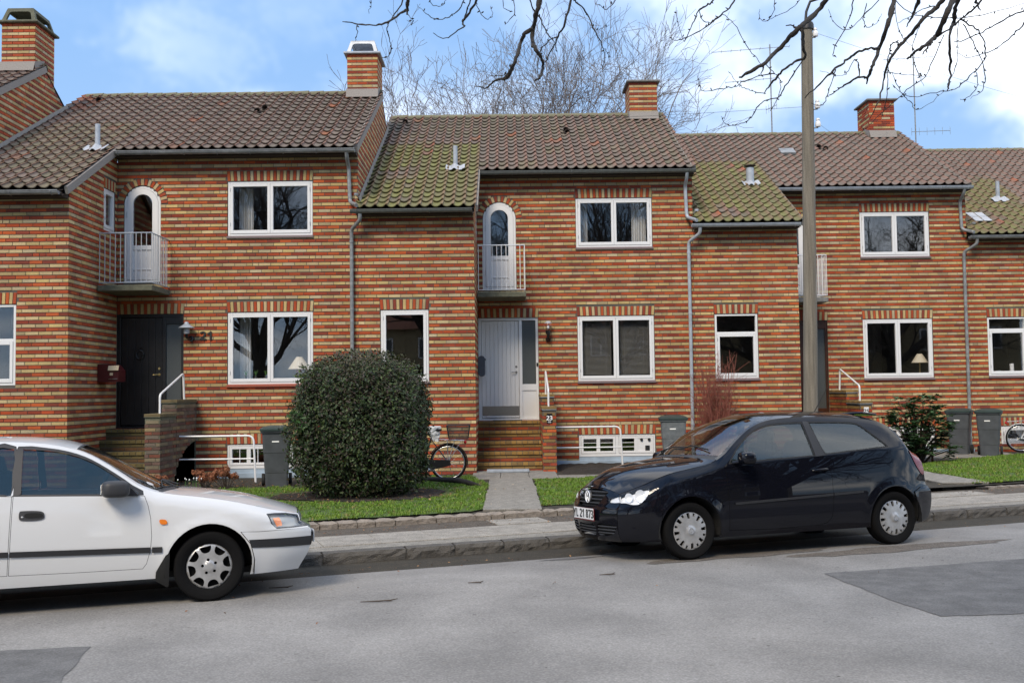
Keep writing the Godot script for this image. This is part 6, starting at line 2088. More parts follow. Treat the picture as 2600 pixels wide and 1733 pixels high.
# city bicycle: rear axle over the origin, riding toward -x
func bicycle(called: String, label: String, at: Vector3, turn: float, o := {}) -> Node3D:
	if not M.has("tyre"):
		mk("tyre", lin(0.009, 0.009, 0.0095), 0.9, {"spec": 0.2})
		mk("bike_black", lin(0.012, 0.012, 0.014), 0.3)
		mk("chrome", lin(0.62, 0.63, 0.65), 0.25, {"metal": 0.9})
		mk("rear_red", lin(0.5, 0.01, 0.01), 0.2)
		mk("plastic_bag", lin(0.75, 0.77, 0.8), 0.5, {"back": lin(0.5, 0.5, 0.5)})
		mk("basket", lin(0.03, 0.028, 0.027), 0.7)
		mk("bike_white", lin(0.65, 0.66, 0.68), 0.3)
	var n := thing(called, label, "bicycle", at, turn, "parked bicycles")
	var R := 0.335
	var fm: Material = M.bike_white if o.get("white", false) else M.bike_black
	for wx in [0.0, -1.1]:
		var c := Vector3(wx, R, 0)
		var w := MB.new()
		w.tube(arc_pts(c, R - 0.018, 0, TAU, 40), 0.019, 8, false)
		var wh := part("wheel", w, M.tyre, n)
		var rm := MB.new()
		rm.tube(arc_pts(c, R - 0.045, 0, TAU, 40), 0.011, 6, false)
		rm.tube([c - Vector3(0, 0, 0.05), c + Vector3(0, 0, 0.05)], 0.022, 10)
		part("rim", rm, M.chrome, wh)
		var sp := MB.new()
		for k in 32:
			var a := TAU * k / 32
			var off := 0.5 if k % 4 < 2 else -0.5
			sp.tube([c + Vector3(cos(a + off) * 0.022, sin(a + off) * 0.022, 0.03 if k % 2 else -0.03), c + Vector3(cos(a) * (R - 0.05), sin(a) * (R - 0.05), 0)], 0.0018, 3, false)
		part("spokes", sp, M.chrome, wh)
		var mg := MB.new()
		var ar := arc_pts(c, R + 0.022, -0.25 if wx == 0.0 else 0.5, PI * 0.85 if wx == 0.0 else PI * 1.15, 22)
		for k in ar.size() - 1:
			var p: Vector3 = ar[k]; var q: Vector3 = ar[k + 1]
			var z := Vector3(0, 0, 0.03)
			mg.quad(p - z, p + z, q + z, q - z, p - c)
			for s in [-1.0, 1.0]: mg.quad(p + z * s, q + z * s, q + z * s - (q - c).normalized() * 0.018, p + z * s - (p - c).normalized() * 0.018, Vector3(0, 0, s))
		part("mudguard", mg, fm, n)
	var f := MB.new()
	var bb := Vector3(-0.46, 0.29, 0); var st := Vector3(-0.31, 0.78, 0); var hd := Vector3(-0.86, 0.82, 0); var hb := Vector3(-0.9, 0.66, 0)
	f.tube([bb, st], 0.016, 8); f.tube([bb, Vector3(-0.68, 0.42, 0), hb], 0.019, 8); f.tube([st + Vector3(-0.06, -0.2, 0), Vector3(-0.62, 0.66, 0), hd + Vector3(0, -0.03, 0)], 0.014, 8)
	f.tube([hd, hb], 0.02, 8)
	for s in [-1.0, 1.0]:
		f.tube([bb + Vector3(0, 0, s * 0.03), Vector3(0, R, s * 0.055)], 0.011, 6)
		f.tube([st + Vector3(0.02, -0.05, s * 0.015), Vector3(0, R, s * 0.055)], 0.009, 6)
		f.tube([hb + Vector3(0, -0.02, s * 0.03), Vector3(-0.96, 0.5, s * 0.04), Vector3(-1.1, R, s * 0.045)], 0.011, 6)
	part("frame", f, fm, n)
	var cg := MB.new()
	cg.prism(PackedVector2Array([Vector2(0.05, 0.29), Vector2(0.03, 0.385), Vector2(-0.4, 0.4), Vector2(-0.55, 0.37), Vector2(-0.58, 0.28), Vector2(-0.5, 0.19), Vector2(-0.35, 0.2), Vector2(0.0, 0.275)]), 0.045, 0.07)
	part("chain_case", cg, M.bike_black, n)
	var ck := MB.new()
	ck.tube([bb + Vector3(0, 0, 0.08), bb + Vector3(0.15, -0.08, 0.09)], 0.01, 6); ck.tube([bb - Vector3(0, 0, 0.08), bb + Vector3(-0.15, 0.08, -0.09)], 0.01, 6)
	ck.cbox(bb + Vector3(0.1, -0.095, 0.09), bb + Vector3(0.2, -0.07, 0.18)); ck.cbox(bb + Vector3(-0.2, 0.07, -0.18), bb + Vector3(-0.1, 0.095, -0.09))
	part("crank", ck, M.chrome, n)
	var hbm := MB.new()
	hbm.tube([hd, hd + Vector3(0.04, 0.18, 0), hd + Vector3(0.02, 0.24, 0)], 0.013, 7)
	for s in [-1.0, 1.0]: hbm.tube([hd + Vector3(0.02, 0.24, 0), hd + Vector3(-0.03, 0.26, s * 0.16), hd + Vector3(0.02, 0.28, s * 0.27), hd + Vector3(0.16, 0.27, s * 0.3)], 0.011, 7)
	part("handlebar", hbm, M.chrome, n)
	for s in [-1.0, 1.0]:
		var gr := MB.new()
		gr.tube([hd + Vector3(0.06, 0.278, s * 0.285), hd + Vector3(0.19, 0.268, s * 0.305)], 0.017, 8)
		part("grip", gr, M.tyre, n)
	var sd := MB.new()
	sd.tube([st, st + Vector3(0.025, 0.12, 0)], 0.012, 7)
	part("seat_post", sd, M.chrome, n)
	var sa := MB.new()
	var sc := st + Vector3(0.05, 0.15, 0)
	sa.ball(sc + Vector3(0.04, 0, 0), Vector3(0.11, 0.04, 0.1), 14, 8)
	sa.ball(sc + Vector3(-0.09, -0.005, 0), Vector3(0.12, 0.03, 0.045), 12, 8)
	part("saddle", sa, M.bike_black, n)
	if o.get("bag", false):
		var bg := MB.new()
		var q := RandomNumberGenerator.new(); q.seed = 2
		var rows := []
		for i in 9:
			var row := []
			for k in 17:
				var a := TAU * k / 16; var t := i / 8.0
				var rx := lerpf(0.15, 0.05, t) + q.randf_range(-0.02, 0.02); var rz := lerpf(0.12, 0.05, t) + q.randf_range(-0.015, 0.015)
				row.append(sc + Vector3(-0.02 + cos(a) * rx + t * 0.06, 0.055 - t * 0.26 + q.randf_range(-0.012, 0.012), sin(a) * rz))
			row[16] = row[0]
			rows.append(row)
		for i in 8:
			for k in 16: bg.quad(rows[i][k], rows[i][k + 1], rows[i + 1][k + 1], rows[i + 1][k], rows[i][k] - sc)
		for k in 16: bg.tri(sc + Vector3(-0.02, 0.07, 0), rows[0][k + 1], rows[0][k])
		part("saddle_cover", bg, M.plastic_bag, n)
	# carrier with stays and lamp
	var rk := MB.new()
	var ry := 0.74
	for s in [-0.065, 0.0, 0.065]: rk.tube([Vector3(-0.16, ry + 0.02, s), Vector3(0.3, ry - 0.01, s)], 0.006, 5)
	for x in [-0.16, 0.02, 0.18, 0.3]: rk.tube([Vector3(x, ry + 0.01 - x * 0.05, -0.07), Vector3(x, ry + 0.01 - x * 0.05, 0.07)], 0.006, 5)
	for s in [-1.0, 1.0]:
		for x in [-0.02, 0.12, 0.25]: rk.tube([Vector3(x, ry, s * 0.065), Vector3(0.0, R + 0.02, s * 0.06)], 0.005, 5)
	part("carrier", rk, M.chrome, n)
	var lm := MB.new()
	lm.ball(Vector3(0.31, 0.7, 0), Vector3(0.03, 0.03, 0.04), 10, 6)
	part("rear_lamp", lm, M.rear_red, n)
	if o.get("basket", true):
		var bk := MB.new()
		# open mesh basket
		for t in 6:
			var y := ry + 0.02 + t * 0.05; var g := t * 0.008
			bk.tube([Vector3(0.02 - g, y, -0.16 - g), Vector3(0.36 + g, y, -0.16 - g), Vector3(0.36 + g, y, 0.16 + g), Vector3(0.02 - g, y, 0.16 + g), Vector3(0.02 - g, y, -0.16 - g)], 0.004 if t < 5 else 0.008, 4, false)
		for k in 22:
			for s in [-1.0, 1.0]:
				var x := 0.02 + 0.34 * k / 21.0
				bk.tube([Vector3(x, ry + 0.02, s * 0.16), Vector3(x + (x - 0.19) * 0.2, ry + 0.27, s * 0.2)], 0.004, 3, false)
		for k in 20:
			for s in [0.02, 0.36]:
				var z := -0.16 + 0.32 * k / 19.0
				bk.tube([Vector3(s, ry + 0.02, z), Vector3(s + (0.04 if s > 0.1 else -0.04), ry + 0.27, z * 1.25)], 0.004, 3, false)
		part("basket", bk, M.basket, n)
	return n

func pole() -> void:
	mk("pole_wood", lin(0.34, 0.3, 0.235), 0.95, {"tex": "streak", "ts": 0.9, "tex2": "fine", "ts2": 2.0, "bump": "lumps", "bs": 0.5})
	mk("porcelain", lin(0.75, 0.76, 0.77), 0.15)
	M.pole_wood.uv1_scale = Vector3(6.0, 0.25, 6.0)
	var at := Vector3(4.27, 0.05, -14.15)
	var n := thing("utility_pole", "grey weathered wooden utility pole behind the black car", "pole", at)
	var b := MB.new()
	var pts := []; var rad := []
	for k in 16:
		var t := k / 15.0
		pts.append(Vector3(0.012 * sin(t * 4.0) + 0.15 * t, -0.2 + t * 7.08, 0)); rad.append(lerpf(0.106, 0.08, t) + 0.0015 * sin(k * 2.6))
	b.tube(pts, rad, 20)
	part("post", b, M.pole_wood, n)
	var cp := MB.new()
	cp.lathe([Vector2(0.0, 0.06), Vector2(0.09, 0.03), Vector2(0.1, 0.0), Vector2(0.1, -0.07), Vector2(0.08, -0.07)], Transform3D(Basis(), pts[15]), 18)
	part("pole_cap", cp, M.black, n)
	var sp := MB.new()
	sp.tube([pts[15] + Vector3(-0.02, 0.02, 0), pts[15] + Vector3(0.0, 0.2, 0), pts[15] + Vector3(0.06, 0.35, 0), pts[15] + Vector3(0.2, 0.38, 0.05)], 0.02, 7)
	part("strap", sp, M.black, n)
	for y in [5.36, 5.63, 6.68]:
		var s: float = 1.0
		var br := MB.new()
		br.tube([Vector3(0.05, y, 0.0), Vector3(s * 0.25, y + 0.01, 0.03), Vector3(s * 0.255, y + 0.07, 0.03)], 0.011, 6)
		var hk := part("hook", br, M.zinc, n)
		var i := MB.new()
		i.lathe([Vector2(0.0, 0.1), Vector2(0.025, 0.095), Vector2(0.03, 0.07), Vector2(0.022, 0.06), Vector2(0.034, 0.045), Vector2(0.042, 0.0), Vector2(0.036, -0.025), Vector2(0.0, -0.03)], Transform3D(Basis(), Vector3(s * 0.255, y + 0.05, 0.03)), 16)
		part("insulator", i, M.porcelain, hk)
	# service wires to the roofs
	mk("wire", lin(0.03, 0.03, 0.032), 0.6)
	var ends := [[Vector3(4.52, 5.73, -14.1), Vector3(-14, 9.3, -26.0), "thin wire from the pole across the sky to the left"], [Vector3(4.52, 6.8, -14.1), Vector3(22, 7.6, -26.0), "thin wire from the pole across the sky to the right"], [Vector3(4.52, 5.48, -14.1), Vector3(11.0, 9.0, -28.1), "thin wire from the pole to the right-hand chimney"]]
	for e in ends:
		var w := thing("overhead_wire", e[2], "wire", Vector3.ZERO, 0.0, "overhead wires at the pole")
		var wb := MB.new()
		var wp := []
		for k in 15:
			var t := k / 14.0
			wp.append((e[0] as Vector3).lerp(e[1], t) - Vector3(0, 4 * 0.35 * t * (1 - t), 0))
		wb.tube(wp, 0.0025, 4, false)
		part("strand", wb, M.wire, w)

func drain() -> void:
	mk("iron", lin(0.06, 0.05, 0.045), 0.7, {"metal": 0.5, "tex": "fine", "ts": 3.0})
	var p := sdp(-2.52, -0.17)
	var n := thing("drain_grate", "rusty drain grate in the gutter under the white car's bumper", "drain", Vector3(p.x, -0.088, p.z), ROADTURN)
	n.rotation.x = -0.055
	var b := MB.new()
	bars(b, -0.24, 0.24, -0.15, 0.15, 0.03, 0.012, -0.02)
	var fr := part("grate_frame", b, M.iron, n, Transform3D(Basis(Vector3.RIGHT, -PI / 2), Vector3.ZERO))
	for k in 9:
		var s := MB.new()
		var x := -0.2 + k * 0.05
		s.cbox(Vector3(x - 0.011, -0.02, -0.13), Vector3(x + 0.011, 0.011, 0.13), 0.003)
		part("bar", s, M.iron, n)
	var bt := MB.new()
	bt.box(Vector3(-0.22, -0.035, -0.14), Vector3(0.22, 0.006, 0.14))
	part("pit", bt, M.black, n)

func twigs() -> void:
	var r := RandomNumberGenerator.new(); r.seed = 61
	var spots := [[-1.06, -8.17, 0.3, "forked twig lying on the asphalt in the open road"], [-2.0, -8.8, 0.2, "short twig on the road beside the white car's wheel"], [0.9, -9.2, 0.16, "short twig on the road left of the black car"], [-0.3, -8.9, 0.14, "tiny twig on the asphalt between the two cars"]]
	for s in spots:
		var n := thing("twig", s[3], "twig", Vector3(s[0], 0.006, s[1]), r.randf_range(-0.4, 0.4))
		var b := MB.new()
		var l: float = s[2]
		b.tube([Vector3(-l / 2, 0.003, 0), Vector3(0, 0.006, 0.015), Vector3(l * 0.3, 0.004, -0.01), Vector3(l / 2, 0.008, -0.04)], [0.003, 0.0055, 0.005, 0.003], 5)
		b.tube([Vector3(l * 0.1, 0.006, 0.008), Vector3(l * 0.35, 0.008, 0.05)], [0.004, 0.002], 4)
		part("stick", b, M.twig, n)

func street_things() -> void:
	var proto := bin_proto()
	place(proto, "wheelie_bin", "dark grey wheelie bin left of the clipped bush", "bin", Vector3(-4.1, 0.075, -17.75), 0.22, "grey wheelie bins")
	var b2 := place(proto, "wheelie_bin", "paler grey wheelie bin against the wall right of the basement window of 23", "bin", Vector3(3.38, 0.1, -20.35), -0.12, "grey wheelie bins")
	mk("bin_pale", lin(0.16, 0.175, 0.185), 0.6, {"tex": "mid", "ts": 1.5, "world": false})
	(b2.get_node("body") as MeshInstance3D).material_override = M.bin_pale
	place(proto, "wheelie_bin", "dark grey wheelie bin at right, the one further left and behind", "bin", Vector3(10.62, 0.09, -23.4), -0.55, "grey wheelie bins")
	place(proto, "wheelie_bin", "dark grey wheelie bin at right with round white sticker, the nearer one", "bin", Vector3(11.0, 0.09, -22.75), -0.5, "grey wheelie bins")
	proto.free()
	bicycle("bicycle", "black bicycle with bagged saddle behind the clipped bush", Vector3(-1.085, 0.085, -18.2), 0.0, {"bag": true}).rotation.z = 0.0
	bicycle("bicycle", "bicycle behind the black car, only its handlebar showing over the roof", Vector3(5.9, 0.1, -18.7), 1.15, {"basket": false})
	bicycle("bicycle", "bicycle with pale frame cut by the right edge of the picture", Vector3(12.28, 0.085, -23.85), PI - 0.25, {"basket": false, "white": true})
	pole()
	drain()
	twigs()

# ---------------------------------------------------------------- cars
# A car body is a skin: its side is a width over (length, height), its top runs from edge to edge. Panels are outlines cut from that skin.
func cv(a: Array, x: float) -> float:
	var n := a.size()
	if x >= a[0][0]: return a[0][1]
	if x <= a[n - 1][0]: return a[n - 1][1]
	for i in n - 1:
		if x <= a[i][0] and x >= a[i + 1][0]:
			var h: float = a[i + 1][0] - a[i][0]
			var t: float = (x - a[i][0]) / h
			var m0: float = ((a[i + 1][1] - a[i - 1][1]) / (a[i + 1][0] - a[i - 1][0])) if i > 0 else (a[i + 1][1] - a[i][1]) / h
			var m1: float = ((a[i + 2][1] - a[i][1]) / (a[i + 2][0] - a[i][0])) if i + 2 < n else (a[i + 1][1] - a[i][1]) / h
			var t2 := t * t; var t3 := t2 * t
			return (2 * t3 - 3 * t2 + 1) * a[i][1] + (t3 - 2 * t2 + t) * h * m0 + (-2 * t3 + 3 * t2) * a[i + 1][1] + (t3 - t2) * h * m1
	return 0.0

var C := {}

func plan(x: float) -> float:
	var g := 1.0
	if x > C.pf: g -= C.kf * pow((x - C.pf) / (C.xf - C.pf), C.ef)
	if x < C.pr: g -= C.kr * pow((C.pr - x) / (C.pr - C.xr), C.er)
	return g

func half_width(x: float, y: float) -> float:
	var b := cv(C.belt, x)
	var e := cv(C.ye, x)
	var w: float = C.half
	var waist := 0.56
	if y <= b:
		if y < waist: w -= 0.05 * pow((waist - y) / 0.36, 2.2)
		else: w -= C.tuck * pow((y - waist) / (b - waist), 2.0)
	else:
		var u: float = (y - b) / (C.top - b)
		w -= C.tuck + C.lean * u + 0.03 * u * u
	# shoulders of bonnet and boot roll over
	var glass := clampf((e - b) / 0.12, 0.0, 1.0)
	var roll := clampf((y - (e - 0.1)) / 0.1, 0.0, 1.2)
	w -= lerpf(0.055, 0.012, glass) * roll * roll
	# lips round the wheel openings
	for wx in [0.0, -C.wb]:
		var d: float = Vector2(x - wx, y - 0.29).length()
		w += 0.014 * exp(-pow((d - C.arch) / 0.05, 2.0)) * (1.0 if d >= C.arch - 0.06 else 0.0)
	return w * plan(x)

func nose(x: float, y: float, v: float) -> float:
	var k: float = smoothstep(C.xf - 0.6, C.xf, x)
	var d: float = k * (cv(C.prof, -y) + C.bf * (1.0 - v * v))
	var q: float = smoothstep(C.xr + 0.5, C.xr, x)
	return d - q * (cv(C.tail, -y) + C.br * (1.0 - v * v))

func car_side(x: float, y: float) -> Vector3:
	return Vector3(x + nose(x, y, 1.0), y, half_width(x, y))

func car_top(x: float, v: float) -> Vector3:
	var e := cv(C.ye, x); var c := cv(C.yc, x)
	var y := e + (c - e) * (1.0 - pow(absf(v), 2.4))
	return Vector3(x + nose(x, y, v), y, v * half_width(x, e))

func car_front(z: float, y: float) -> Vector3:
	var w := half_width(C.xf, y)
	var v := clampf(z / w, -1.0, 1.0)
	return Vector3(C.xf + nose(C.xf, y, v), y, z)

func car_back(z: float, y: float) -> Vector3:
	var w := half_width(C.xr, y)
	var v := clampf(z / w, -1.0, 1.0)
	return Vector3(C.xr + nose(C.xr, y, v), y, z)

func box_of(p: PackedVector2Array) -> Rect2:
	var r := Rect2(p[0], Vector2.ZERO)
	for q in p: r = r.expand(q)
	return r

# fills an outline (less the cuts) with small faces lying on the skin s; off lifts it
func skin(b: MB, s: Callable, poly: PackedVector2Array, cuts: Array, cell: Vector2, off := 0.0, mirror := false, ref := Vector3.ZERO) -> void:
	var r := box_of(poly)
	var boxes := []
	for c in cuts: boxes.append(box_of(c))
	var cache := {}
	var nx := int(ceil(r.size.x / cell.x)); var ny := int(ceil(r.size.y / cell.y))
	for i in nx:
		for j in ny:
			var o := r.position + Vector2(i, j) * cell
			var rect := PackedVector2Array([o, o + Vector2(cell.x, 0), o + cell, o + Vector2(0, cell.y)])
			var pieces := Geometry2D.intersect_polygons(rect, poly)
			var rb := Rect2(o, cell)
			for c in cuts.size():
				if not rb.intersects(boxes[c]): continue
				var left: Array[PackedVector2Array] = []
				for p in pieces:
					for q in Geometry2D.clip_polygons(p, cuts[c]):
						if not Geometry2D.is_polygon_clockwise(q): left.append(q)
				pieces = left
			for p in pieces:
				if p.size() < 3: continue
				var idx := Geometry2D.triangulate_polygon(p)
				var vs := []; var ns := []
				for q in p:
					var key := Vector2i(int(round(q.x * 5000)), int(round(q.y * 5000)))
					if not cache.has(key):
						var a: Vector3 = s.call(q.x, q.y)
						var h := 0.004
						var du: Vector3 = s.call(q.x + h, q.y) - s.call(q.x - h, q.y)
						var dv: Vector3 = s.call(q.x, q.y + h) - s.call(q.x, q.y - h)
						var n := du.cross(dv).normalized()
						if n.dot(a - ref) < 0: n = -n
						a += n * off
						if mirror:
							a.z = -a.z; n.z = -n.z
						cache[key] = [a, n]
					vs.append(cache[key][0]); ns.append(cache[key][1])
				for k in range(0, idx.size(), 3):
					b.stri(vs[idx[k]], vs[idx[k + 1]], vs[idx[k + 2]], ns[idx[k]], ns[idx[k + 1]], ns[idx[k + 2]])

func poly2(a: Array) -> PackedVector2Array:
	var p := PackedVector2Array()
	for q in a: p.push_back(Vector2(q[0], q[1]))
	if Geometry2D.is_polygon_clockwise(p): p.reverse()
	return p

func shrink(p: PackedVector2Array, d: float) -> PackedVector2Array:
	var r := Geometry2D.offset_polygon(p, -d)
	return r[0] if r.size() else p

# smooth closed outline through points
func smoothed(a: Array, n := 4) -> PackedVector2Array:
	var out := []
	var m := a.size()
	for i in m:
		var p0 := Vector2(a[(i + m - 1) % m][0], a[(i + m - 1) % m][1]); var p1 := Vector2(a[i][0], a[i][1])
		var p2 := Vector2(a[(i + 1) % m][0], a[(i + 1) % m][1]); var p3 := Vector2(a[(i + 2) % m][0], a[(i + 2) % m][1])
		for k in n: out.append(p1.cubic_interpolate(p2, p0, p3, k / float(n) ))
	var res := PackedVector2Array()
	for q in out: res.push_back(q)
	if Geometry2D.is_polygon_clockwise(res): res.reverse()
	return res

func edge_points(x0: float, x1: float, n := 24, drop := 0.0) -> Array:
	var out := []
	for k in n + 1:
		var x := lerpf(x0, x1, k / float(n))
		out.append([x, cv(C.ye, x) - drop])
	return out

func wheel_arch(wx: float, r: float, y0: float) -> Array:
	var out := []
	for k in 25:
		var a := lerpf(-0.32, PI + 0.32, k / 24.0)
		out.append([wx + cos(a) * r, maxf(y0 - 0.02, 0.29 + sin(a) * r)])
	return out

# both sides of a panel on the flank
func flank(car: Node3D, called: String, poly: PackedVector2Array, cuts: Array, mat: Material, off := 0.0, cell := 0.045) -> Array:
	var made := []
	for m in [false, true]:
		var b := MB.new()
		skin(b, car_side, poly, cuts, Vector2(cell, cell), off, m, Vector3(-1.2, 0.5, 0))
		made.append(part(called, b, mat, car))
	return made

func wheel_at(car: Node3D, x: float, side: float, r: float, hub: Mesh, y := -1.0) -> void:
	var t := Transform3D(Basis(Vector3.RIGHT, PI / 2 * side), Vector3(x, r, side * (C.half - 0.115)))
	var b := MB.new()
	# tyre with rounded shoulders and grooves
	b.lathe([Vector2(r * 0.66, -0.08), Vector2(r * 0.8, -0.088), Vector2(r * 0.93, -0.085), Vector2(r * 0.985, -0.07), Vector2(r, -0.05), Vector2(r, -0.032), Vector2(r - 0.007, -0.03), Vector2(r - 0.007, -0.024), Vector2(r, -0.022), Vector2(r, 0.022), Vector2(r - 0.007, 0.024), Vector2(r - 0.007, 0.03), Vector2(r, 0.032), Vector2(r, 0.05), Vector2(r * 0.985, 0.07), Vector2(r * 0.95, 0.082), Vector2(r * 0.93, 0.084), Vector2(r * 0.925, 0.087), Vector2(r * 0.8, 0.089), Vector2(r * 0.79, 0.087), Vector2(r * 0.7, 0.082), Vector2(r * 0.66, 0.07), Vector2(r * 0.6, 0.03), Vector2(0.0, 0.02)], t, 44)
	var w := part("wheel", b, M.tyre, car)
	put("wheel_trim", hub, w, Transform3D(Basis(Vector3.UP, 0.0 if side > 0 else PI), Vector3(x, r, side * (C.half - 0.115 + 0.062))))

func disc_poly(r: float, n := 48, c := Vector2.ZERO) -> PackedVector2Array:
	var p := PackedVector2Array()
	for k in n: p.push_back(c + Vector2(cos(TAU * k / n), sin(TAU * k / n)) * r)
	return p

func trim_mesh(r: float, cuts: Array, dome: float, mat: Material, emblem: bool) -> ArrayMesh:
	var b := MB.new()
	var f := func(x: float, y: float) -> Vector3:
		var d := sqrt(x * x + y * y) / r
		return Vector3(x, y, dome * (1.0 - pow(d, 4.0)) + 0.012 * (1.0 - smoothstep(0.14, 0.3, d)) - 0.02 * smoothstep(0.93, 1.0, d))
	skin(b, f, disc_poly(r), cuts, Vector2(0.018, 0.018), 0.0, false, Vector3(0, 0, -1))
	# walls of the openings
	for c in cuts:
		for i in c.size():
			var p: Vector2 = c[i]; var q: Vector2 = c[(i + 1) % c.size()]
			var a: Vector3 = f.call(p.x, p.y); var d: Vector3 = f.call(q.x, q.y)
			b.quad(a, d, d - Vector3(0, 0, 0.02), a - Vector3(0, 0, 0.02))
	b.tube(arc_pts(Vector3(0, 0, -0.012), r - 0.003, 0, TAU, 44), 0.009, 6, false)
	var m := b.mesh(mat)
	return m

func emblem_into(b: MB, t: Transform3D, r: float) -> void:
	# a ring with a V standing over a W
	var pts := []
	for k in 33: pts.append(t * Vector3(cos(TAU * k / 32) * r, sin(TAU * k / 32) * r, 0))
	b.tube(pts, r * 0.08, 6, false)
	var w := r * 0.075
	for s in [[[-0.36, 0.86], [0.0, 0.16]], [[0.36, 0.86], [0.0, 0.16]], [[-0.82, 0.42], [-0.36, -0.8]], [[-0.36, -0.8], [0.0, 0.0]], [[0.0, 0.0], [0.36, -0.8]], [[0.36, -0.8], [0.82, 0.42]]]:
		b.tube([t * Vector3(s[0][0] * r, s[0][1] * r, 0), t * Vector3(s[1][0] * r, s[1][1] * r, 0)], w, 5)

func seats(car: Node3D, x: float, y: float, mat: Material) -> void:
	for z in [-0.36, 0.36]:
		var b := MB.new()
		b.obox(Transform3D(Basis(), Vector3(x + 0.1, y, z)), Vector3(0.24, 0.08, 0.24), 0.04)
		b.obox(Transform3D(Basis(Vector3.FORWARD, -0.3), Vector3(x - 0.2, y + 0.32, z)), Vector3(0.07, 0.32, 0.23), 0.04)
		b.obox(Transform3D(Basis(Vector3.FORWARD, -0.25), Vector3(x - 0.32, y + 0.68, z)), Vector3(0.05, 0.09, 0.13), 0.035)
		part("seat", b, mat, car)
	var r := MB.new()
	r.obox(Transform3D(Basis(), Vector3(x - 0.85, y, 0)), Vector3(0.24, 0.09, 0.62), 0.04)
	r.obox(Transform3D(Basis(Vector3.FORWARD, -0.3), Vector3(x - 1.12, y + 0.32, 0)), Vector3(0.07, 0.3, 0.62), 0.04)
	part("rear_seat", r, mat, car)
	var d := MB.new()
	d.obox(Transform3D(Basis(Vector3.FORWARD, 0.12), Vector3(x + 0.85, y + 0.32, 0)), Vector3(0.22, 0.09, 0.66), 0.05)
	part("dashboard", d, mat, car)
	var s := MB.new()
	var c := Vector3(x + 0.52, y + 0.42, -0.36)
	var bs := Basis(Vector3.FORWARD, 0.4)
	var pts := []
	for k in 25: pts.append(c + bs * Vector3(0, cos(TAU * k / 24) * 0.18, sin(TAU * k / 24) * 0.18))
	s.tube(pts, 0.015, 6, false)
	part("steering_wheel", s, mat, car)

func underbody(car: Node3D, y0: float) -> void:
	var b := MB.new()
	b.box(Vector3(C.xr + 0.15, y0 + 0.02, -C.half + 0.2), Vector3(C.xf - 0.25, y0 + 0.07, C.half - 0.2))
	b.box(Vector3(-C.wb + 0.42, y0 + 0.05, -C.half + 0.08), Vector3(-0.42, 0.42, C.half - 0.08))
	# liners inside the wheel openings
	for wx in [0.0, -C.wb]:
		var rr: float = C.arch + 0.012
		for sg in [-1.0, 1.0]:
			var n := 16
			for k in n:
				var a := lerpf(-0.2, PI + 0.2, k / float(n)); var c := lerpf(-0.2, PI + 0.2, (k + 1) / float(n))
				var p := Vector3(wx + cos(a) * rr, 0.29 + sin(a) * rr, 0); var q := Vector3(wx + cos(c) * rr, 0.29 + sin(c) * rr, 0)
				var o := Vector3(0, 0, sg * (C.half - 0.02)); var i := Vector3(0, 0, sg * (C.half - 0.3))
				b.quad(p + o, q + o, q + i, p + i, Vector3(wx, 0.29, 0) - p)
				b.tri(p + i, q + i, Vector3(wx, 0.29, sg * (C.half - 0.3)))
		b.tube([Vector3(wx, 0.28, -C.half + 0.15), Vector3(wx, 0.28, C.half - 0.15)], 0.04, 8)
	part("underbody", b, M.car_dark, car)

func top_poly(f0: Callable, f1: Callable, v0: float, n := 14) -> PackedVector2Array:
	var a := []
	for k in n + 1:
		var v := lerpf(-v0, v0, k / float(n))
		a.append([f0.call(v), v])
	for k in n + 1:
		var v := lerpf(v0, -v0, k / float(n))
		a.append([f1.call(v), v])
	return poly2(a)

func car_materials() -> void:
	mk("car_dark", lin(0.008, 0.008, 0.008), 0.9)
	mk("black_paint", lin(0.0045, 0.005, 0.0085), 0.4, {"coat": 0.8, "coatr": 0.01, "spec": 0.05})
	mk("white_car_paint", lin(0.61, 0.62, 0.63), 0.3, {"coat": 1.0, "coatr": 0.03})
	mk("trim_black", lin(0.018, 0.018, 0.02), 0.5)
	mk("trim_grey", lin(0.03, 0.031, 0.035), 0.55)
	mk("rubber", lin(0.01, 0.01, 0.01), 0.7)
	mk("silver", lin(0.55, 0.55, 0.55), 0.35, {"metal": 0.55, "tex": "coarse", "ts": 3.0, "world": false})
	mk("lamp_chrome", lin(0.85, 0.87, 0.9), 0.35, {"metal": 0.25})
	mk("lamp_white", lin(0.75, 0.77, 0.8), 0.25)
	mk("lamp_grey", lin(0.3, 0.32, 0.33), 0.3, {"metal": 0.3})
	mk("lamp_red_lens", lin(0.17, 0.004, 0.005), 0.2)
	mk("amber", lin(0.75, 0.2, 0.02), 0.2, {"coat": 1.0})
	mk("plate_white", lin(0.72, 0.72, 0.72), 0.4)
	mk("plate_red", lin(0.12, 0.01, 0.014), 0.4)
	mk("seat_dark", lin(0.03, 0.032, 0.035), 0.95)
	mk("car_glass", lin(1, 1, 1), 0.0, {"alpha": 0.0})
	mk("tint_glass", lin(0.012, 0.024, 0.023), 0.0, {"alpha": 0.68})
	mk("frit", lin(0.006, 0.006, 0.007), 0.12, {"coat": 1.0})

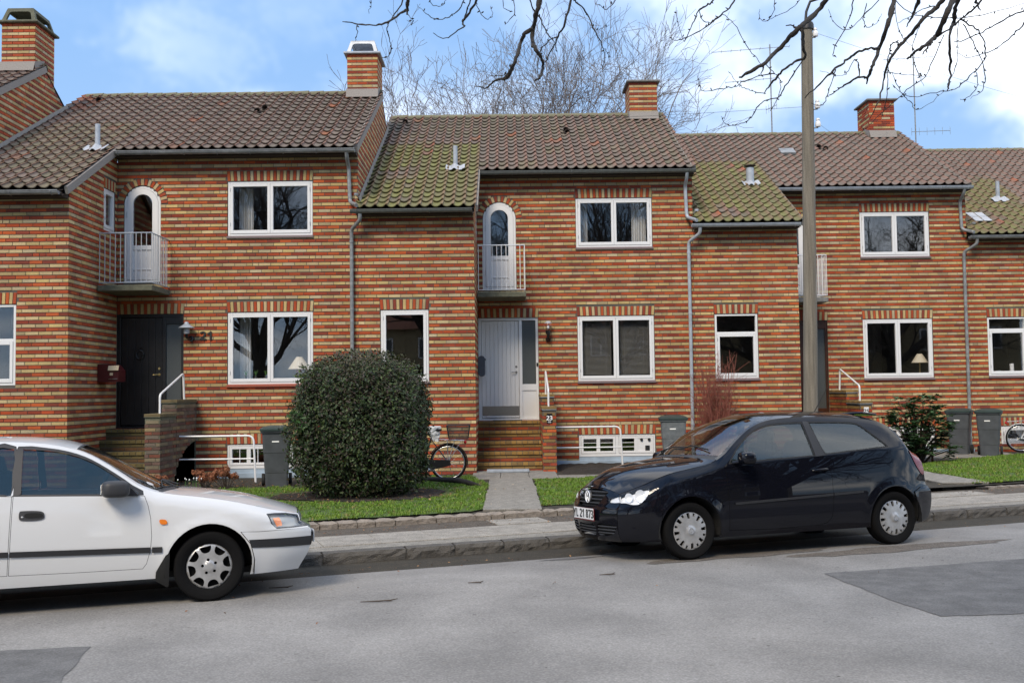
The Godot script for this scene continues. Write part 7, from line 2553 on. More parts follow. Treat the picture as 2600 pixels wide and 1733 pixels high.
func black_car() -> void:
	C = {"xf": 0.692, "xr": -3.06, "pf": 0.05, "kf": 0.3, "ef": 2.6, "pr": -2.35, "kr": 0.2, "er": 2.4, "half": 0.825, "tuck": 0.03, "lean": 0.17, "top": 1.4, "wb": 2.475, "arch": 0.335, "bf": 0.1, "br": 0.09,
		"belt": [[0.7, 0.66], [0.42, 0.74], [0, 0.84], [-0.42, 0.89], [-1.0, 0.935], [-1.6, 0.97], [-2.38, 1.03], [-3.1, 1.04]],
		"ye": [[0.7, 0.655], [0.583, 0.715], [0.436, 0.775], [0.2, 0.845], [-0.1, 0.9], [-0.3, 0.945], [-0.45, 1.02], [-0.6, 1.135], [-0.78, 1.255], [-0.95, 1.33], [-1.15, 1.372], [-1.5, 1.39], [-1.9, 1.38], [-2.25, 1.352], [-2.5, 1.3], [-2.64, 1.2], [-2.78, 1.08], [-2.9, 0.99], [-3.06, 0.93]],
		"yc": [[0.7, 0.72], [0.583, 0.81], [0.389, 0.9], [0.1, 0.965], [-0.15, 0.998], [-0.32, 1.02], [-0.5, 1.125], [-0.7, 1.245], [-0.9, 1.36], [-1.08, 1.43], [-1.3, 1.46], [-1.6, 1.467], [-2.0, 1.457], [-2.4, 1.42], [-2.56, 1.36], [-2.7, 1.23], [-2.84, 1.07], [-2.96, 0.99], [-3.06, 0.96]],
		"prof": [[-0.15, -0.1], [-0.22, -0.03], [-0.35, 0.0], [-0.5, 0.0], [-0.58, -0.035], [-0.66, -0.055], [-0.75, -0.11]],
		"tail": [[-0.15, -0.08], [-0.3, 0.0], [-0.55, 0.02], [-0.6, -0.03], [-0.8, -0.05], [-1.0, -0.1]]}
	# the front wheel's outer foot stands at (1.817, -9.951)
	var turn := PI + deg_to_rad(18.6)
	var car := thing("parked_car", "small black three-door hatchback parked facing left", "car")
	var nrm := Vector3(sin(deg_to_rad(18.6)), 0, cos(deg_to_rad(18.6)))
	car.transform = Transform3D(Basis(Vector3.UP, turn) * Basis(Vector3.RIGHT, deg_to_rad(3.0)), Vector3(1.817, 0.0, -9.951) - nrm * 0.8 + Vector3(0, -0.042, 0))
	car.rotate_object_local(Vector3.RIGHT, 0.0)
	var y0 := 0.2
	var door := poly2([[-0.425, 0.887], [-0.432, 0.6], [-0.44, 0.262], [-1.0, 0.247], [-1.52, 0.258], [-1.62, 0.28], [-1.665, 0.33], [-1.685, 0.46], [-1.688, 0.75], [-1.66, 0.9], [-1.628, 0.968], [-1.0, 0.932]])
	var glass1 := smoothed([[-0.475, 0.935], [-0.55, 1.02], [-0.62, 1.095], [-0.79, 1.225], [-0.945, 1.292], [-1.12, 1.325], [-1.3, 1.335], [-1.477, 1.336], [-1.482, 1.33], [-1.497, 1.15], [-1.512, 0.99], [-1.508, 0.972], [-1.3, 0.962], [-1.0, 0.95], [-0.7, 0.936], [-0.5, 0.928]], 2)
	var glass2 := smoothed([[-1.556, 1.333], [-1.565, 1.337], [-1.8, 1.334], [-2.08, 1.322], [-2.17, 1.305], [-2.24, 1.255], [-2.34, 1.16], [-2.44, 1.065], [-2.445, 1.045], [-2.41, 1.036], [-2.0, 1.008], [-1.66, 0.982], [-1.635, 0.985], [-1.6, 1.1]], 2)
	var hl := smoothed([[0.5, 0.6], [0.468, 0.64], [0.455, 0.695], [0.475, 0.725], [0.53, 0.715], [0.6, 0.69], [0.692, 0.645], [0.692, 0.582], [0.65, 0.578], [0.6, 0.563], [0.55, 0.562], [0.52, 0.577]], 3)
	var tl := smoothed([[-2.8, 0.99], [-2.9, 0.97], [-3.03, 0.93], [-3.05, 0.74], [-2.98, 0.73], [-2.9, 0.8], [-2.84, 0.9]], 3)
	var fb := poly2([[0.692, 0.575], [0.65, 0.571], [0.6, 0.556], [0.55, 0.555], [0.51, 0.572], [0.46, 0.6], [0.4, 0.535], [0.31, 0.49], [0.31, 0.44], [0.335, 0.29], [0.33, 0.19], [0.692, 0.19]])
	var rb := poly2([[-3.06, 0.6], [-2.9, 0.595], [-2.74, 0.55], [-2.78, 0.42], [-2.8, 0.29], [-2.78, 0.22], [-3.06, 0.24]])
	var outline := []
	outline.append([0.692, 0.19])
	outline.append_array(edge_points(0.692, -3.06, 90))
	outline.append([-3.06, 0.22])
	outline.append([-2.9, 0.2]); outline.append([-0.4, 0.2])
	var body := poly2(outline)
	var af := poly2(wheel_arch(0.0, C.arch, 0.1) ); var ar := poly2(wheel_arch(-C.wb, C.arch - 0.005, 0.1))
	flank(car, "body", body, [door, glass1, glass2, hl, tl, fb, rb, af, ar], M.black_paint)
	var doors := flank(car, "door", shrink(door, 0.0035), [], M.black_paint)
	flank(car, "front_bumper", shrink(fb, 0.003), [af], M.black_paint)
	flank(car, "rear_bumper", shrink(rb, 0.003), [ar], M.black_paint, 0.01)
	flank(car, "side_window", shrink(glass1, 0.012), [], M.car_glass, -0.006)
	flank(car, "quarter_window", shrink(glass2, 0.012), [], M.car_glass, -0.006)
	flank(car, "window_tint", shrink(glass1, 0.012), [], M.tint_glass, -0.01)
	flank(car, "window_tint", shrink(glass2, 0.012), [], M.tint_glass, -0.01)
	flank(car, "window_seal", glass1, [shrink(glass1, 0.014)], M.rubber, -0.001)
	flank(car, "window_seal", glass2, [shrink(glass2, 0.014)], M.rubber, -0.001)
	var bp := poly2([[-1.49, 1.34], [-1.553, 1.34], [-1.6, 1.12], [-1.632, 0.975], [-1.515, 0.968], [-1.5, 1.15]])
	flank(car, "pillar_trim", bp, [], M.trim_black, 0.002)
	# dark lining under the panel gaps
	flank(car, "lining", body, [glass1, glass2, af, ar, hl], M.car_dark, -0.014, 0.09)
	# headlamps: chrome bowl under a clear cover
	for m in [false, true]:
		var b := MB.new()
		skin(b, car_side, shrink(hl, 0.004), [], Vector2(0.04, 0.04), -0.04, m, Vector3(-1.2, 0.5, 0))
		var lamp := part("headlight", b, M.lamp_white, car)
		var rim := MB.new()
		var n := hl.size()
		for i in n:
			var p := car_side(hl[i].x, hl[i].y); var q := car_side(hl[(i + 1) % n].x, hl[(i + 1) % n].y)
			var inw := Vector3(-0.015, 0, -0.04)
			if m:
				p.z = -p.z; q.z = -q.z; inw.z = -inw.z
			rim.quad(p, q, q + inw, p + inw)
		part("bowl", rim, M.lamp_white, lamp)
		for s in [[0.535, 0.645, 0.062], [0.63, 0.63, 0.045]]:
			var l := MB.new()
			var c := car_side(s[0], s[1])
			if m: c.z = -c.z
			var out := Vector3(0.75, 0.08, -0.55 if m else 0.55).normalized()
			var t := Transform3D(Basis(out.cross(Vector3.UP).normalized(), out, Vector3.UP), c - out * 0.03)
			l.lathe([Vector2(0.0, -0.01), Vector2(s[2] * 0.5, -0.004), Vector2(s[2] * 0.85, 0.012), Vector2(s[2], 0.022)], t, 20)
			part("reflector", l, M.lamp_chrome, lamp)
		var g := MB.new()
		skin(g, car_side, shrink(hl, 0.002), [], Vector2(0.05, 0.05), 0.001, m, Vector3(-1.2, 0.5, 0))
		part("lens", g, M.car_glass, lamp)
	flank(car, "tail_light", shrink(tl, 0.003), [], M.lamp_red_lens, 0.006)
	# moulding, handles
	flank(car, "moulding", poly2([[-0.5, 0.517], [-1.68, 0.556], [-1.68, 0.58], [-0.5, 0.541]]), [], M.trim_black, 0.01, 0.08)
	flank(car, "moulding", poly2([[-1.69, 0.557], [-2.06, 0.57], [-2.06, 0.594], [-1.69, 0.581]]), [], M.trim_black, 0.01, 0.08)
	for m in [1.0, -1.0]:
		var h := MB.new()
		var a := car_side(-1.455, 0.822); var c := car_side(-1.63, 0.832)
		a.z *= m; c.z *= m
		h.tube([a, a.lerp(c, 0.2) + Vector3(0, 0.004, 0.024 * m), a.lerp(c, 0.8) + Vector3(0, 0.004, 0.026 * m), c + Vector3(0, 0, 0.012 * m)], [0.012, 0.013, 0.014, 0.012], 8)
		part("door_handle", h, M.black_paint, doors[0 if m > 0 else 1])
		var mi := MB.new()
		var mc := Vector3(-0.6, 0.985, m * 0.93)
		mi.pillow(Transform3D(Basis(Vector3.UP, 0.2 * m), mc), Vector3(0.082, 0.066, 0.105), 0.65)
		mi.tube([Vector3(-0.53, 0.935, m * 0.78), mc + Vector3(0.02, -0.035, -0.06 * m)], 0.022, 8)
		var mr := part("mirror", mi, M.black_paint, car)
		var gl := MB.new()
		gl.ball(mc + Vector3(-0.062, 0.0, 0.0), Vector3(0.016, 0.04, 0.075), 12, 8)
		part("mirror_glass", gl, M.lamp_chrome, mr)
	# bonnet, windscreen, roof, tailgate
	var cell := Vector2(0.045, 0.08)
	var ref := Vector3(-1.2, 0.3, 0)
	var cowl := func(v: float) -> float: return -0.31 - 0.1 * v * v
	var brow := func(v: float) -> float: return -1.09 - 0.03 * v * v
	var b := MB.new()
	skin(b, car_top, top_poly(func(_v: float) -> float: return 0.688, func(v: float) -> float: return cowl.call(v) + 0.05, 0.985), [], cell, 0.0, false, ref)
	part("bonnet", b, M.black_paint, car)
	b = MB.new()
	skin(b, car_top, top_poly(func(v: float) -> float: return cowl.call(v) + 0.045, func(v: float) -> float: return cowl.call(v) - 0.02, 0.97), [], cell, -0.004, false, ref)
	part("cowl", b, M.trim_black, car)
	b = MB.new()
	skin(b, car_top, top_poly(func(v: float) -> float: return cowl.call(v) - 0.02, brow, 0.93), [], cell, 0.0, false, ref)
	part("windscreen", b, M.car_glass, car)
	for s in [-1.0, 1.0]:
		b = MB.new()
		var ap := []
		for k in 13: ap.append([lerpf(-0.36, -1.13, k / 12.0), 0.93 * s])
		for k in 13: ap.append([lerpf(-1.13, -0.36, k / 12.0), 1.0 * s])
		skin(b, car_top, poly2(ap), [], Vector2(0.06, 0.04), 0.0, false, ref)
		part("pillar", b, M.black_paint, car)
	b = MB.new()
	skin(b, car_top, top_poly(func(v: float) -> float: return -0.32 - 0.1 * v * v, func(_v: float) -> float: return -0.42, 0.93), [], cell, -0.012, false, ref)
	b = MB.new()
	skin(b, car_top, top_poly(brow, func(_v: float) -> float: return -2.5, 1.0), [], cell, 0.0, false, ref)
	part("roof", b, M.black_paint, car)
	b = MB.new()
	skin(b, car_top, top_poly(func(_v: float) -> float: return -2.5, func(_v: float) -> float: return -2.84, 0.86), [], cell, 0.0, false, ref)
	part("rear_window", b, M.frit, car)
	for s in [-1.0, 1.0]:
		b = MB.new()
		skin(b, car_top, poly2([[-2.5, 0.86 * s], [-2.84, 0.86 * s], [-2.84, s], [-2.5, s]]), [], cell, 0.0, false, ref)
		part("rear_pillar", b, M.black_paint, car)
	b = MB.new()
	skin(b, car_top, top_poly(func(_v: float) -> float: return -2.84, func(_v: float) -> float: return -3.06, 1.0), [], cell, 0.0, false, ref)
	part("tailgate", b, M.black_paint, car)
	b = MB.new()
	b.obox(Transform3D(Basis(Vector3.FORWARD, -0.12), Vector3(-2.5, 1.41, 0)), Vector3(0.1, 0.012, 0.46), 0.008)
	part("spoiler", b, M.black_paint, car)
	# the face of the car
	var fp := [[-half_width(0.692, 0.19), 0.19], [half_width(0.692, 0.19), 0.19]]
	for k in 8: fp.append([half_width(0.692, lerpf(0.19, 0.655, (k + 1) / 8.0)), lerpf(0.19, 0.655, (k + 1) / 8.0)])
	for k in 21:
		var p := car_top(0.692, lerpf(1.0, -1.0, k / 20.0)); fp.append([p.z, p.y])
	for k in 8: fp.append([-half_width(0.692, lerpf(0.655, 0.19, (k + 1) / 9.0)), lerpf(0.655, 0.19, (k + 1) / 9.0)])
	var face := poly2(fp)
	var gr := smoothed([[-0.34, 0.685], [0.0, 0.71], [0.34, 0.685], [0.29, 0.61], [0.22, 0.545], [0.0, 0.535], [-0.22, 0.545], [-0.29, 0.61]], 4)
	var lg := smoothed([[-0.2, 0.345], [0.0, 0.35], [0.2, 0.345], [0.19, 0.25], [0.0, 0.245], [-0.19, 0.25]], 3)
	var lgs := []
	for s in [-1.0, 1.0]: lgs.append(smoothed([[0.26 * s, 0.36], [0.4 * s, 0.362], [0.545 * s, 0.355], [0.53 * s, 0.31], [0.47 * s, 0.26], [0.26 * s, 0.255]], 3))
	var ends := []
	for s in [-1.0, 1.0]:
		var w1: float = half_width(C.xf, 0.583); var w2: float = half_width(C.xf, 0.645)
		ends.append(poly2([[s * w1, 0.583], [s * w2, 0.645], [s * 0.5, 0.642], [s * 0.42, 0.615], [s * 0.405, 0.59], [s * 0.43, 0.578], [s * 0.5, 0.577]]))
	b = MB.new()
	skin(b, car_front, face, [gr, lg] + lgs + ends, Vector2(0.05, 0.05), 0.0, false, ref)
	part("front_panel", b, M.black_paint, car)
	for q in ends:
		b = MB.new()
		skin(b, car_front, q, [], Vector2(0.05, 0.05), -0.02, false, ref)
		var le := part("headlight_end", b, M.lamp_white, car)
		b = MB.new()
		skin(b, car_front, q, [], Vector2(0.05, 0.05), 0.0, false, ref)
		part("lens", b, M.car_glass, le)
	for q in [gr, lg] + lgs:
		b = MB.new()
		skin(b, car_front, q, [], Vector2(0.08, 0.08), -0.03, false, ref)
		var gp := part("grille", b, M.car_dark, car)
		var bx := box_of(q)
		var count := 4 if q == gr else 3
		for k in count:
			var y: float = lerpf(bx.position.y + 0.012, bx.end.y - 0.014, (k + 0.5) / count)
			var xs := []
			for i in 41:
				var z := lerpf(bx.position.x, bx.end.x, i / 40.0)
				if Geometry2D.is_point_in_polygon(Vector2(z, y), q): xs.append(z)
			if xs.size() < 3: continue
			var pts := []
			for i in 9:
				pts.append(car_front(lerpf(xs[0], xs[-1], i / 8.0), y) + Vector3(-0.008, 0, 0))
			var sl := MB.new()
			sl.tube(pts, 0.0085, 6)
			part("slat", sl, M.trim_grey, gp)
	# headlamp end pieces that reach round onto the face
	var em := MB.new()
	em.lathe([Vector2(0.0, 0.0), Vector2(0.062, 0.0), Vector2(0.068, -0.015)], Transform3D(Basis(Vector3(0, 0, -1), Vector3(1, 0, 0), Vector3(0, 1, 0)), car_front(0, 0.625) + Vector3(0.008, 0, 0)), 28)
	var badge := part("badge", em, M.trim_grey, car)
	var ev := MB.new()
	emblem_into(ev, Transform3D(Basis(Vector3(0, 0, -1), Vector3.UP, Vector3.RIGHT), car_front(0, 0.625) + Vector3(0.014, 0, 0)), 0.06)
	part("emblem", ev, M.lamp_chrome, badge)
	number_plate(car, car_front(0, 0.452) + Vector3(0.016, 0, 0), "YL 21 873")
	b = MB.new()
	var bk := [[-0.62, 0.24], [0.62, 0.24]]
	for k in 21:
		var p := car_top(-3.06, lerpf(1.0, -1.0, k / 20.0)); bk.append([p.z, p.y])
	skin(b, car_back, poly2(bk), [], Vector2(0.07, 0.07), 0.0, false, ref)
	part("back_panel", b, M.black_paint, car)
	for s in [-1.0, 1.0]:
		b = MB.new()
		var w0: Vector3 = car_top(-0.4, 0.35 + 0.3 * s) + Vector3(0.05, 0.02, 0)
		b.tube([w0, car_top(-0.46, 0.2 + 0.3 * s) + Vector3(0, 0.018, 0), car_top(-0.44, -0.35 + 0.3 * s) + Vector3(0.02, 0.014, 0)], 0.008, 5)
		part("wiper", b, M.rubber, car)
	b = MB.new()
	b.tube([car_top(-2.1, 0.0), car_top(-2.1, 0.0) + Vector3(-0.2, 0.28, 0)], [0.006, 0.002], 5)
	part("aerial", b, M.rubber, car)
	seats(car, -1.35, 0.5, M.seat_dark)
	underbody(car, 0.17)
	# wheels
	var cuts := []
	for k in 16:
		var a := TAU * k / 16 + 0.1
		var big := k % 2 == 0
		var r0 := 0.122 if big else 0.145; var r1 := 0.177
		var w := 0.018 if big else 0.013
		var dir := Vector2(cos(a), sin(a)); var sd := Vector2(-dir.y, dir.x)
		cuts.append(PackedVector2Array([dir * r0 - sd * w * 0.7, dir * r1 - sd * w, dir * r1 + sd * w, dir * r0 + sd * w * 0.7]))
	for k in cuts.size():
		if Geometry2D.is_polygon_clockwise(cuts[k]): cuts[k].reverse()
	var hub := trim_mesh(0.202, cuts, 0.018, M.silver, true)
	for x in [0.0, -C.wb]:
		for s in [1.0, -1.0]: wheel_at(car, x, s, 0.283, hub)
	for w in car.find_children("wheel_trim*", "MeshInstance3D", true, false):
		var ce := MB.new()
		emblem_into(ce, Transform3D(Basis(), Vector3(0, 0, 0.034)), 0.027)
		ce.lathe([Vector2(0.0, 0.031), Vector2(0.034, 0.031), Vector2(0.038, 0.02)], Transform3D(Basis(Vector3.RIGHT, PI / 2), Vector3.ZERO), 20)
		var cap := part("hub_emblem", ce, M.rail_grey, w.get_parent(), w.transform)

func number_plate(car: Node3D, at: Vector3, text: String) -> void:
	var b := MB.new()
	b.cbox(at + Vector3(-0.01, -0.066, -0.258), at + Vector3(0.0, 0.062, 0.258), 0.002)
	var h := part("number_plate", b, M.plate_red, car)
	var w := MB.new()
	w.cbox(at + Vector3(-0.002, -0.053, -0.254), at + Vector3(0.004, 0.06, 0.254), 0.001)
	part("plate_face", w, M.plate_white, h)
	letters(h, text, at + Vector3(0.0055, 0.003, 0), 0.085, M.ink_black, Basis(Vector3(0, 0, -1), Vector3.UP, Vector3.RIGHT), 1.02, 0.002)

func white_car() -> void:
	C = {"xf": 0.83, "xr": -3.66, "pf": 0.1, "kf": 0.26, "ef": 2.6, "pr": -2.9, "kr": 0.16, "er": 2.6, "half": 0.845, "tuck": 0.035, "lean": 0.2, "top": 1.38, "wb": 2.58, "arch": 0.345, "bf": 0.06, "br": 0.1,
		"belt": [[0.84, 0.62], [0.5, 0.7], [0.14, 0.79], [-0.1, 0.83], [-0.42, 0.87], [-0.6, 0.885], [-1.4, 0.92], [-2.2, 0.95], [-3.0, 0.96], [-3.7, 0.93]],
		"ye": [[0.84, 0.662], [0.72, 0.69], [0.55, 0.725], [0.3, 0.775], [0.1, 0.82], [-0.1, 0.855], [-0.3, 0.885], [-0.42, 0.91], [-0.55, 0.965], [-0.66, 1.045], [-0.8, 1.145], [-0.95, 1.235], [-1.1, 1.29], [-1.3, 1.33], [-1.6, 1.352], [-2.0, 1.35], [-2.3, 1.31], [-2.6, 1.2], [-2.85, 1.06], [-3.0, 0.985], [-3.3, 0.955], [-3.66, 0.92]],
		"yc": [[0.84, 0.69], [0.7, 0.75], [0.5, 0.8], [0.3, 0.845], [0.1, 0.88], [-0.15, 0.915], [-0.3, 0.935], [-0.45, 1.01], [-0.65, 1.125], [-0.85, 1.24], [-1.05, 1.33], [-1.25, 1.38], [-1.6, 1.405], [-2.0, 1.4], [-2.3, 1.36], [-2.6, 1.25], [-2.85, 1.11], [-3.0, 1.03], [-3.3, 1.0], [-3.66, 0.96]],
		"prof": [[-0.15, -0.12], [-0.26, -0.06], [-0.34, -0.01], [-0.42, 0.01], [-0.5, 0.015], [-0.555, 0.0], [-0.58, -0.06], [-0.65, -0.075], [-0.75, -0.14]],
		"tail": [[-0.15, -0.08], [-0.3, 0.0], [-0.55, 0.02], [-0.6, -0.03], [-0.95, -0.06]]}
	var th := deg_to_rad(18.0)
	var nrm := Vector3(sin(th), 0, cos(th))
	var car := thing("parked_car", "white saloon car with black side strips at the left edge", "car")
	car.transform = Transform3D(Basis(Vector3.UP, th) * Basis(Vector3.RIGHT, deg_to_rad(-3.0)), Vector3(-2.466, 0.0, -8.277) - nrm * 0.815 + Vector3(0, -0.043, 0))
	car.rotation = car.rotation
	var fd := poly2([[-0.505, 0.884], [-0.475, 0.8], [-0.455, 0.7], [-0.447, 0.56], [-0.455, 0.45], [-0.485, 0.34], [-0.515, 0.3], [-1.0, 0.302], [-1.495, 0.31], [-1.488, 0.5], [-1.475, 0.923], [-1.0, 0.905]])
	var rd := poly2([[-1.482, 0.923], [-1.495, 0.5], [-1.502, 0.31], [-2.05, 0.318], [-2.2, 0.42], [-2.3, 0.56], [-2.42, 0.65], [-2.45, 0.95], [-2.0, 0.943]])
	var glass1 := smoothed([[-0.545, 0.9], [-0.61, 0.955], [-0.72, 1.04], [-0.85, 1.13], [-0.96, 1.19], [-1.1, 1.242], [-1.25, 1.272], [-1.42, 1.286], [-1.432, 1.28], [-1.428, 1.1], [-1.418, 0.94], [-1.412, 0.932], [-1.0, 0.918], [-0.75, 0.908]], 2)
	var glass2 := smoothed([[-1.5, 1.29], [-1.7, 1.298], [-2.0, 1.285], [-2.2, 1.25], [-2.33, 1.18], [-2.42, 1.06], [-2.44, 0.975], [-2.43, 0.968], [-2.0, 0.96], [-1.55, 0.938], [-1.49, 0.936], [-1.495, 1.1]], 2)
	var frame := smoothed([[-0.512, 0.888], [-0.6, 0.972], [-0.72, 1.062], [-0.86, 1.155], [-0.97, 1.215], [-1.1, 1.262], [-1.26, 1.295], [-1.47, 1.312], [-1.475, 1.2], [-1.475, 0.93], [-1.47, 0.92], [-1.0, 0.9]], 2)
	var frame2 := smoothed([[-1.485, 1.312], [-1.7, 1.32], [-2.0, 1.308], [-2.22, 1.272], [-2.37, 1.19], [-2.46, 1.05], [-2.47, 0.96], [-2.0, 0.947], [-1.49, 0.927]], 2)
	var hl := poly2([[0.505, 0.688], [0.6, 0.688], [0.72, 0.682], [0.82, 0.66], [0.83, 0.56], [0.7, 0.556], [0.55, 0.558]])
	var fb := poly2([[0.245, 0.555], [0.4, 0.548], [0.56, 0.548], [0.83, 0.545], [0.83, 0.2], [0.4, 0.2], [0.365, 0.2], [0.36, 0.32], [0.325, 0.45]])
	var rb := poly2([[-3.66, 0.56], [-3.3, 0.56], [-2.92, 0.55], [-2.95, 0.4], [-2.96, 0.24], [-3.66, 0.26]])
	var outline := [[0.83, 0.2]]
	outline.append_array(edge_points(0.83, -3.66, 100))
	outline.append([-3.66, 0.24]); outline.append([-3.0, 0.215]); outline.append([-0.4, 0.215]); outline.append([0.3, 0.2])
	var body := poly2(outline)
	var af := poly2(wheel_arch(0.0, C.arch, 0.1)); var ar := poly2(wheel_arch(-C.wb, C.arch, 0.1))
	flank(car, "body", body, [fd, rd, frame, frame2, hl, fb, rb, af, ar], M.white_car_paint)
	var doors := flank(car, "door", shrink(fd, 0.0035), [], M.white_car_paint)
	flank(car, "rear_door", shrink(rd, 0.0035), [ar], M.white_car_paint)
	flank(car, "window_frame", shrink(frame, 0.002), [glass1], M.trim_black, -0.001)
	flank(car, "window_frame", shrink(frame2, 0.002), [glass2], M.trim_black, -0.001)
	flank(car, "side_window", glass1, [], M.car_glass, -0.008)
	flank(car, "window_tint", glass1, [], M.tint_glass, -0.012)
	flank(car, "window_tint", glass2, [], M.tint_glass, -0.012)
	flank(car, "rear_side_window", glass2, [], M.car_glass, -0.008)
	var strip := func(x0: float, x1: float) -> PackedVector2Array: return poly2([[x0, 0.425 + (-0.365 - x0) * 0.026], [x1, 0.425 + (-0.365 - x1) * 0.026], [x1, 0.47 + (-0.365 - x1) * 0.024], [x0, 0.47 + (-0.365 - x0) * 0.024]])
	flank(car, "side_strip", strip.call(-0.365, -0.445), [], M.trim_black, 0.012, 0.1)
	flank(car, "side_strip", strip.call(-0.455, -1.487), [], M.trim_black, 0.012, 0.1)
	flank(car, "side_strip", strip.call(-1.497, -2.2), [af, ar], M.trim_black, 0.012, 0.1)
	var bs := poly2([[0.335, 0.42], [0.83, 0.4], [0.83, 0.475], [0.31, 0.485]])
	flank(car, "front_bumper", shrink(fb, 0.003), [af, bs], M.white_car_paint, 0.012)
	flank(car, "bumper_strip", bs, [af], M.trim_black, 0.018)
	flank(car, "rear_bumper", shrink(rb, 0.003), [ar], M.white_car_paint, 0.012)
	flank(car, "lining", body, [frame, frame2, af, ar, hl], M.car_dark, -0.014, 0.09)
	for m in [false, true]:
		var b := MB.new()
		skin(b, car_side, shrink(hl, 0.004), [], Vector2(0.04, 0.04), -0.02, m, Vector3(-1.2, 0.5, 0))
		var lamp := part("headlight", b, M.lamp_grey, car)
		b = MB.new()
		skin(b, car_side, poly2([[0.57, 0.655], [0.64, 0.66], [0.66, 0.6], [0.65, 0.58], [0.595, 0.58]]), [], Vector2(0.04, 0.04), -0.015, m, Vector3(-1.2, 0.5, 0))
		part("indicator", b, M.amber, lamp)
		b = MB.new()
		skin(b, car_side, shrink(hl, 0.002), [shrink(hl, 0.012)], Vector2(0.04, 0.04), 0.001, m, Vector3(-1.2, 0.5, 0))
		part("rim", b, M.trim_grey, lamp)
		b = MB.new()
		skin(b, car_side, shrink(hl, 0.003), [], Vector2(0.05, 0.05), 0.0, m, Vector3(-1.2, 0.5, 0))
		part("lens", b, M.car_glass, lamp)
	flank(car, "side_lamp", smoothed([[-0.388, 0.686], [-0.34, 0.682], [-0.333, 0.65], [-0.38, 0.652]], 4), [], M.amber, 0.01, 0.03)
	flank(car, "mud_flap", poly2([[-0.34, 0.4], [-0.31, 0.42], [-0.318, 0.15], [-0.33, 0.14], [-0.42, 0.2], [-0.415, 0.27]]), [], M.rubber, 0.006, 0.05)
	for m in [1.0, -1.0]:
		var h := MB.new()
		var hp := smoothed([[-1.424, 0.795], [-1.4, 0.805], [-1.3, 0.802], [-1.255, 0.79], [-1.244, 0.765], [-1.25, 0.74], [-1.3, 0.728], [-1.4, 0.732], [-1.424, 0.745]], 3)
		skin(h, car_side, hp, [], Vector2(0.05, 0.05), 0.008, m < 0, Vector3(-1.2, 0.5, 0))
		var dh := part("door_handle", h, M.trim_grey, doors[0 if m > 0 else 1])
		var hr := MB.new()
		skin(hr, car_side, smoothed([[-1.375, 0.785], [-1.27, 0.782], [-1.262, 0.752], [-1.375, 0.752]], 3), [], Vector2(0.05, 0.05), 0.012, m < 0, Vector3(-1.2, 0.5, 0))
		part("pull", hr, M.car_dark, dh)
		var lk := MB.new()
		var lc := car_side(-1.402, 0.757); lc.z *= m
		lk.ball(lc + Vector3(0, 0, 0.008 * m), Vector3(0.01, 0.01, 0.005), 10, 6)
		part("lock", lk, M.silver, dh)
		var mi := MB.new()
		var mc := Vector3(-0.72, 0.95, m * 0.93)
		mi.pillow(Transform3D(Basis(Vector3.UP, 0.2 * m), mc), Vector3(0.105, 0.068, 0.1), 0.55)
		mi.prism(PackedVector2Array([Vector2(-0.55, 0.89), Vector2(-0.72, 0.9), Vector2(-0.74, 0.97), Vector2(-0.66, 0.985), Vector2(-0.6, 0.945)]), m * 0.79, m * 0.84)
		var mr := part("mirror", mi, M.trim_grey, car)
		var gl := MB.new()
		gl.obox(Transform3D(Basis(Vector3.UP, 0.2 * m), mc - Vector3(0.099, 0, 0)), Vector3(0.003, 0.036, 0.066), 0.0)
		part("mirror_glass", gl, M.lamp_chrome, mr)
	var cell := Vector2(0.05, 0.08)
	var ref := Vector3(-1.4, 0.3, 0)
	var cowl := func(v: float) -> float: return -0.27 - 0.16 * v * v
	var brow := func(v: float) -> float: return -1.02 - 0.02 * v * v
	var b := MB.new()
	skin(b, car_top, top_poly(func(_v: float) -> float: return 0.82, func(v: float) -> float: return cowl.call(v) + 0.05, 0.96), [], cell, 0.0, false, ref)
	part("bonnet", b, M.white_car_paint, car)
	for s in [-1.0, 1.0]:
		b = MB.new()
		var wp := []
		for k in 25: wp.append([lerpf(0.83, -0.4, k / 24.0), 0.964 * s])
		for k in 25: wp.append([lerpf(-0.4, 0.83, k / 24.0), 1.0 * s])
		skin(b, car_top, poly2(wp), [], Vector2(0.06, 0.04), 0.0, false, ref)
		part("wing_top", b, M.white_car_paint, car)
		b = MB.new()
		var ap := []
		for k in 13: ap.append([lerpf(-0.4, -1.05, k / 12.0), 0.94 * s])
		for k in 13: ap.append([lerpf(-1.05, -0.4, k / 12.0), 1.0 * s])
		skin(b, car_top, poly2(ap), [], Vector2(0.06, 0.04), 0.0, false, ref)
		part("pillar", b, M.white_car_paint, car)
	b = MB.new()
	skin(b, car_top, top_poly(func(v: float) -> float: return cowl.call(v) + 0.047, func(v: float) -> float: return cowl.call(v) - 0.02, 0.955), [], cell, -0.004, false, ref)
	part("cowl", b, M.trim_black, car)
	b = MB.new()
	var ws := top_poly(func(v: float) -> float: return cowl.call(v) - 0.02, brow, 0.935)
	skin(b, car_top, ws, [], cell, 0.0, false, ref)
	part("windscreen", b, M.car_glass, car)
	b = MB.new()
	skin(b, car_top, ws, [top_poly(func(v: float) -> float: return cowl.call(v) - 0.035, func(v: float) -> float: return brow.call(v) + 0.02, 0.915)], cell, 0.002, false, ref)
	part("window_seal", b, M.rubber, car)
	b = MB.new()
	skin(b, car_top, top_poly(brow, func(_v: float) -> float: return -2.35, 1.0), [], cell, 0.0, false, ref)
	part("roof", b, M.white_car_paint, car)
	b = MB.new()
	skin(b, car_top, top_poly(func(_v: float) -> float: return -2.35, func(_v: float) -> float: return -2.98, 0.9), [], cell, 0.0, false, ref)
	part("rear_window", b, M.frit, car)
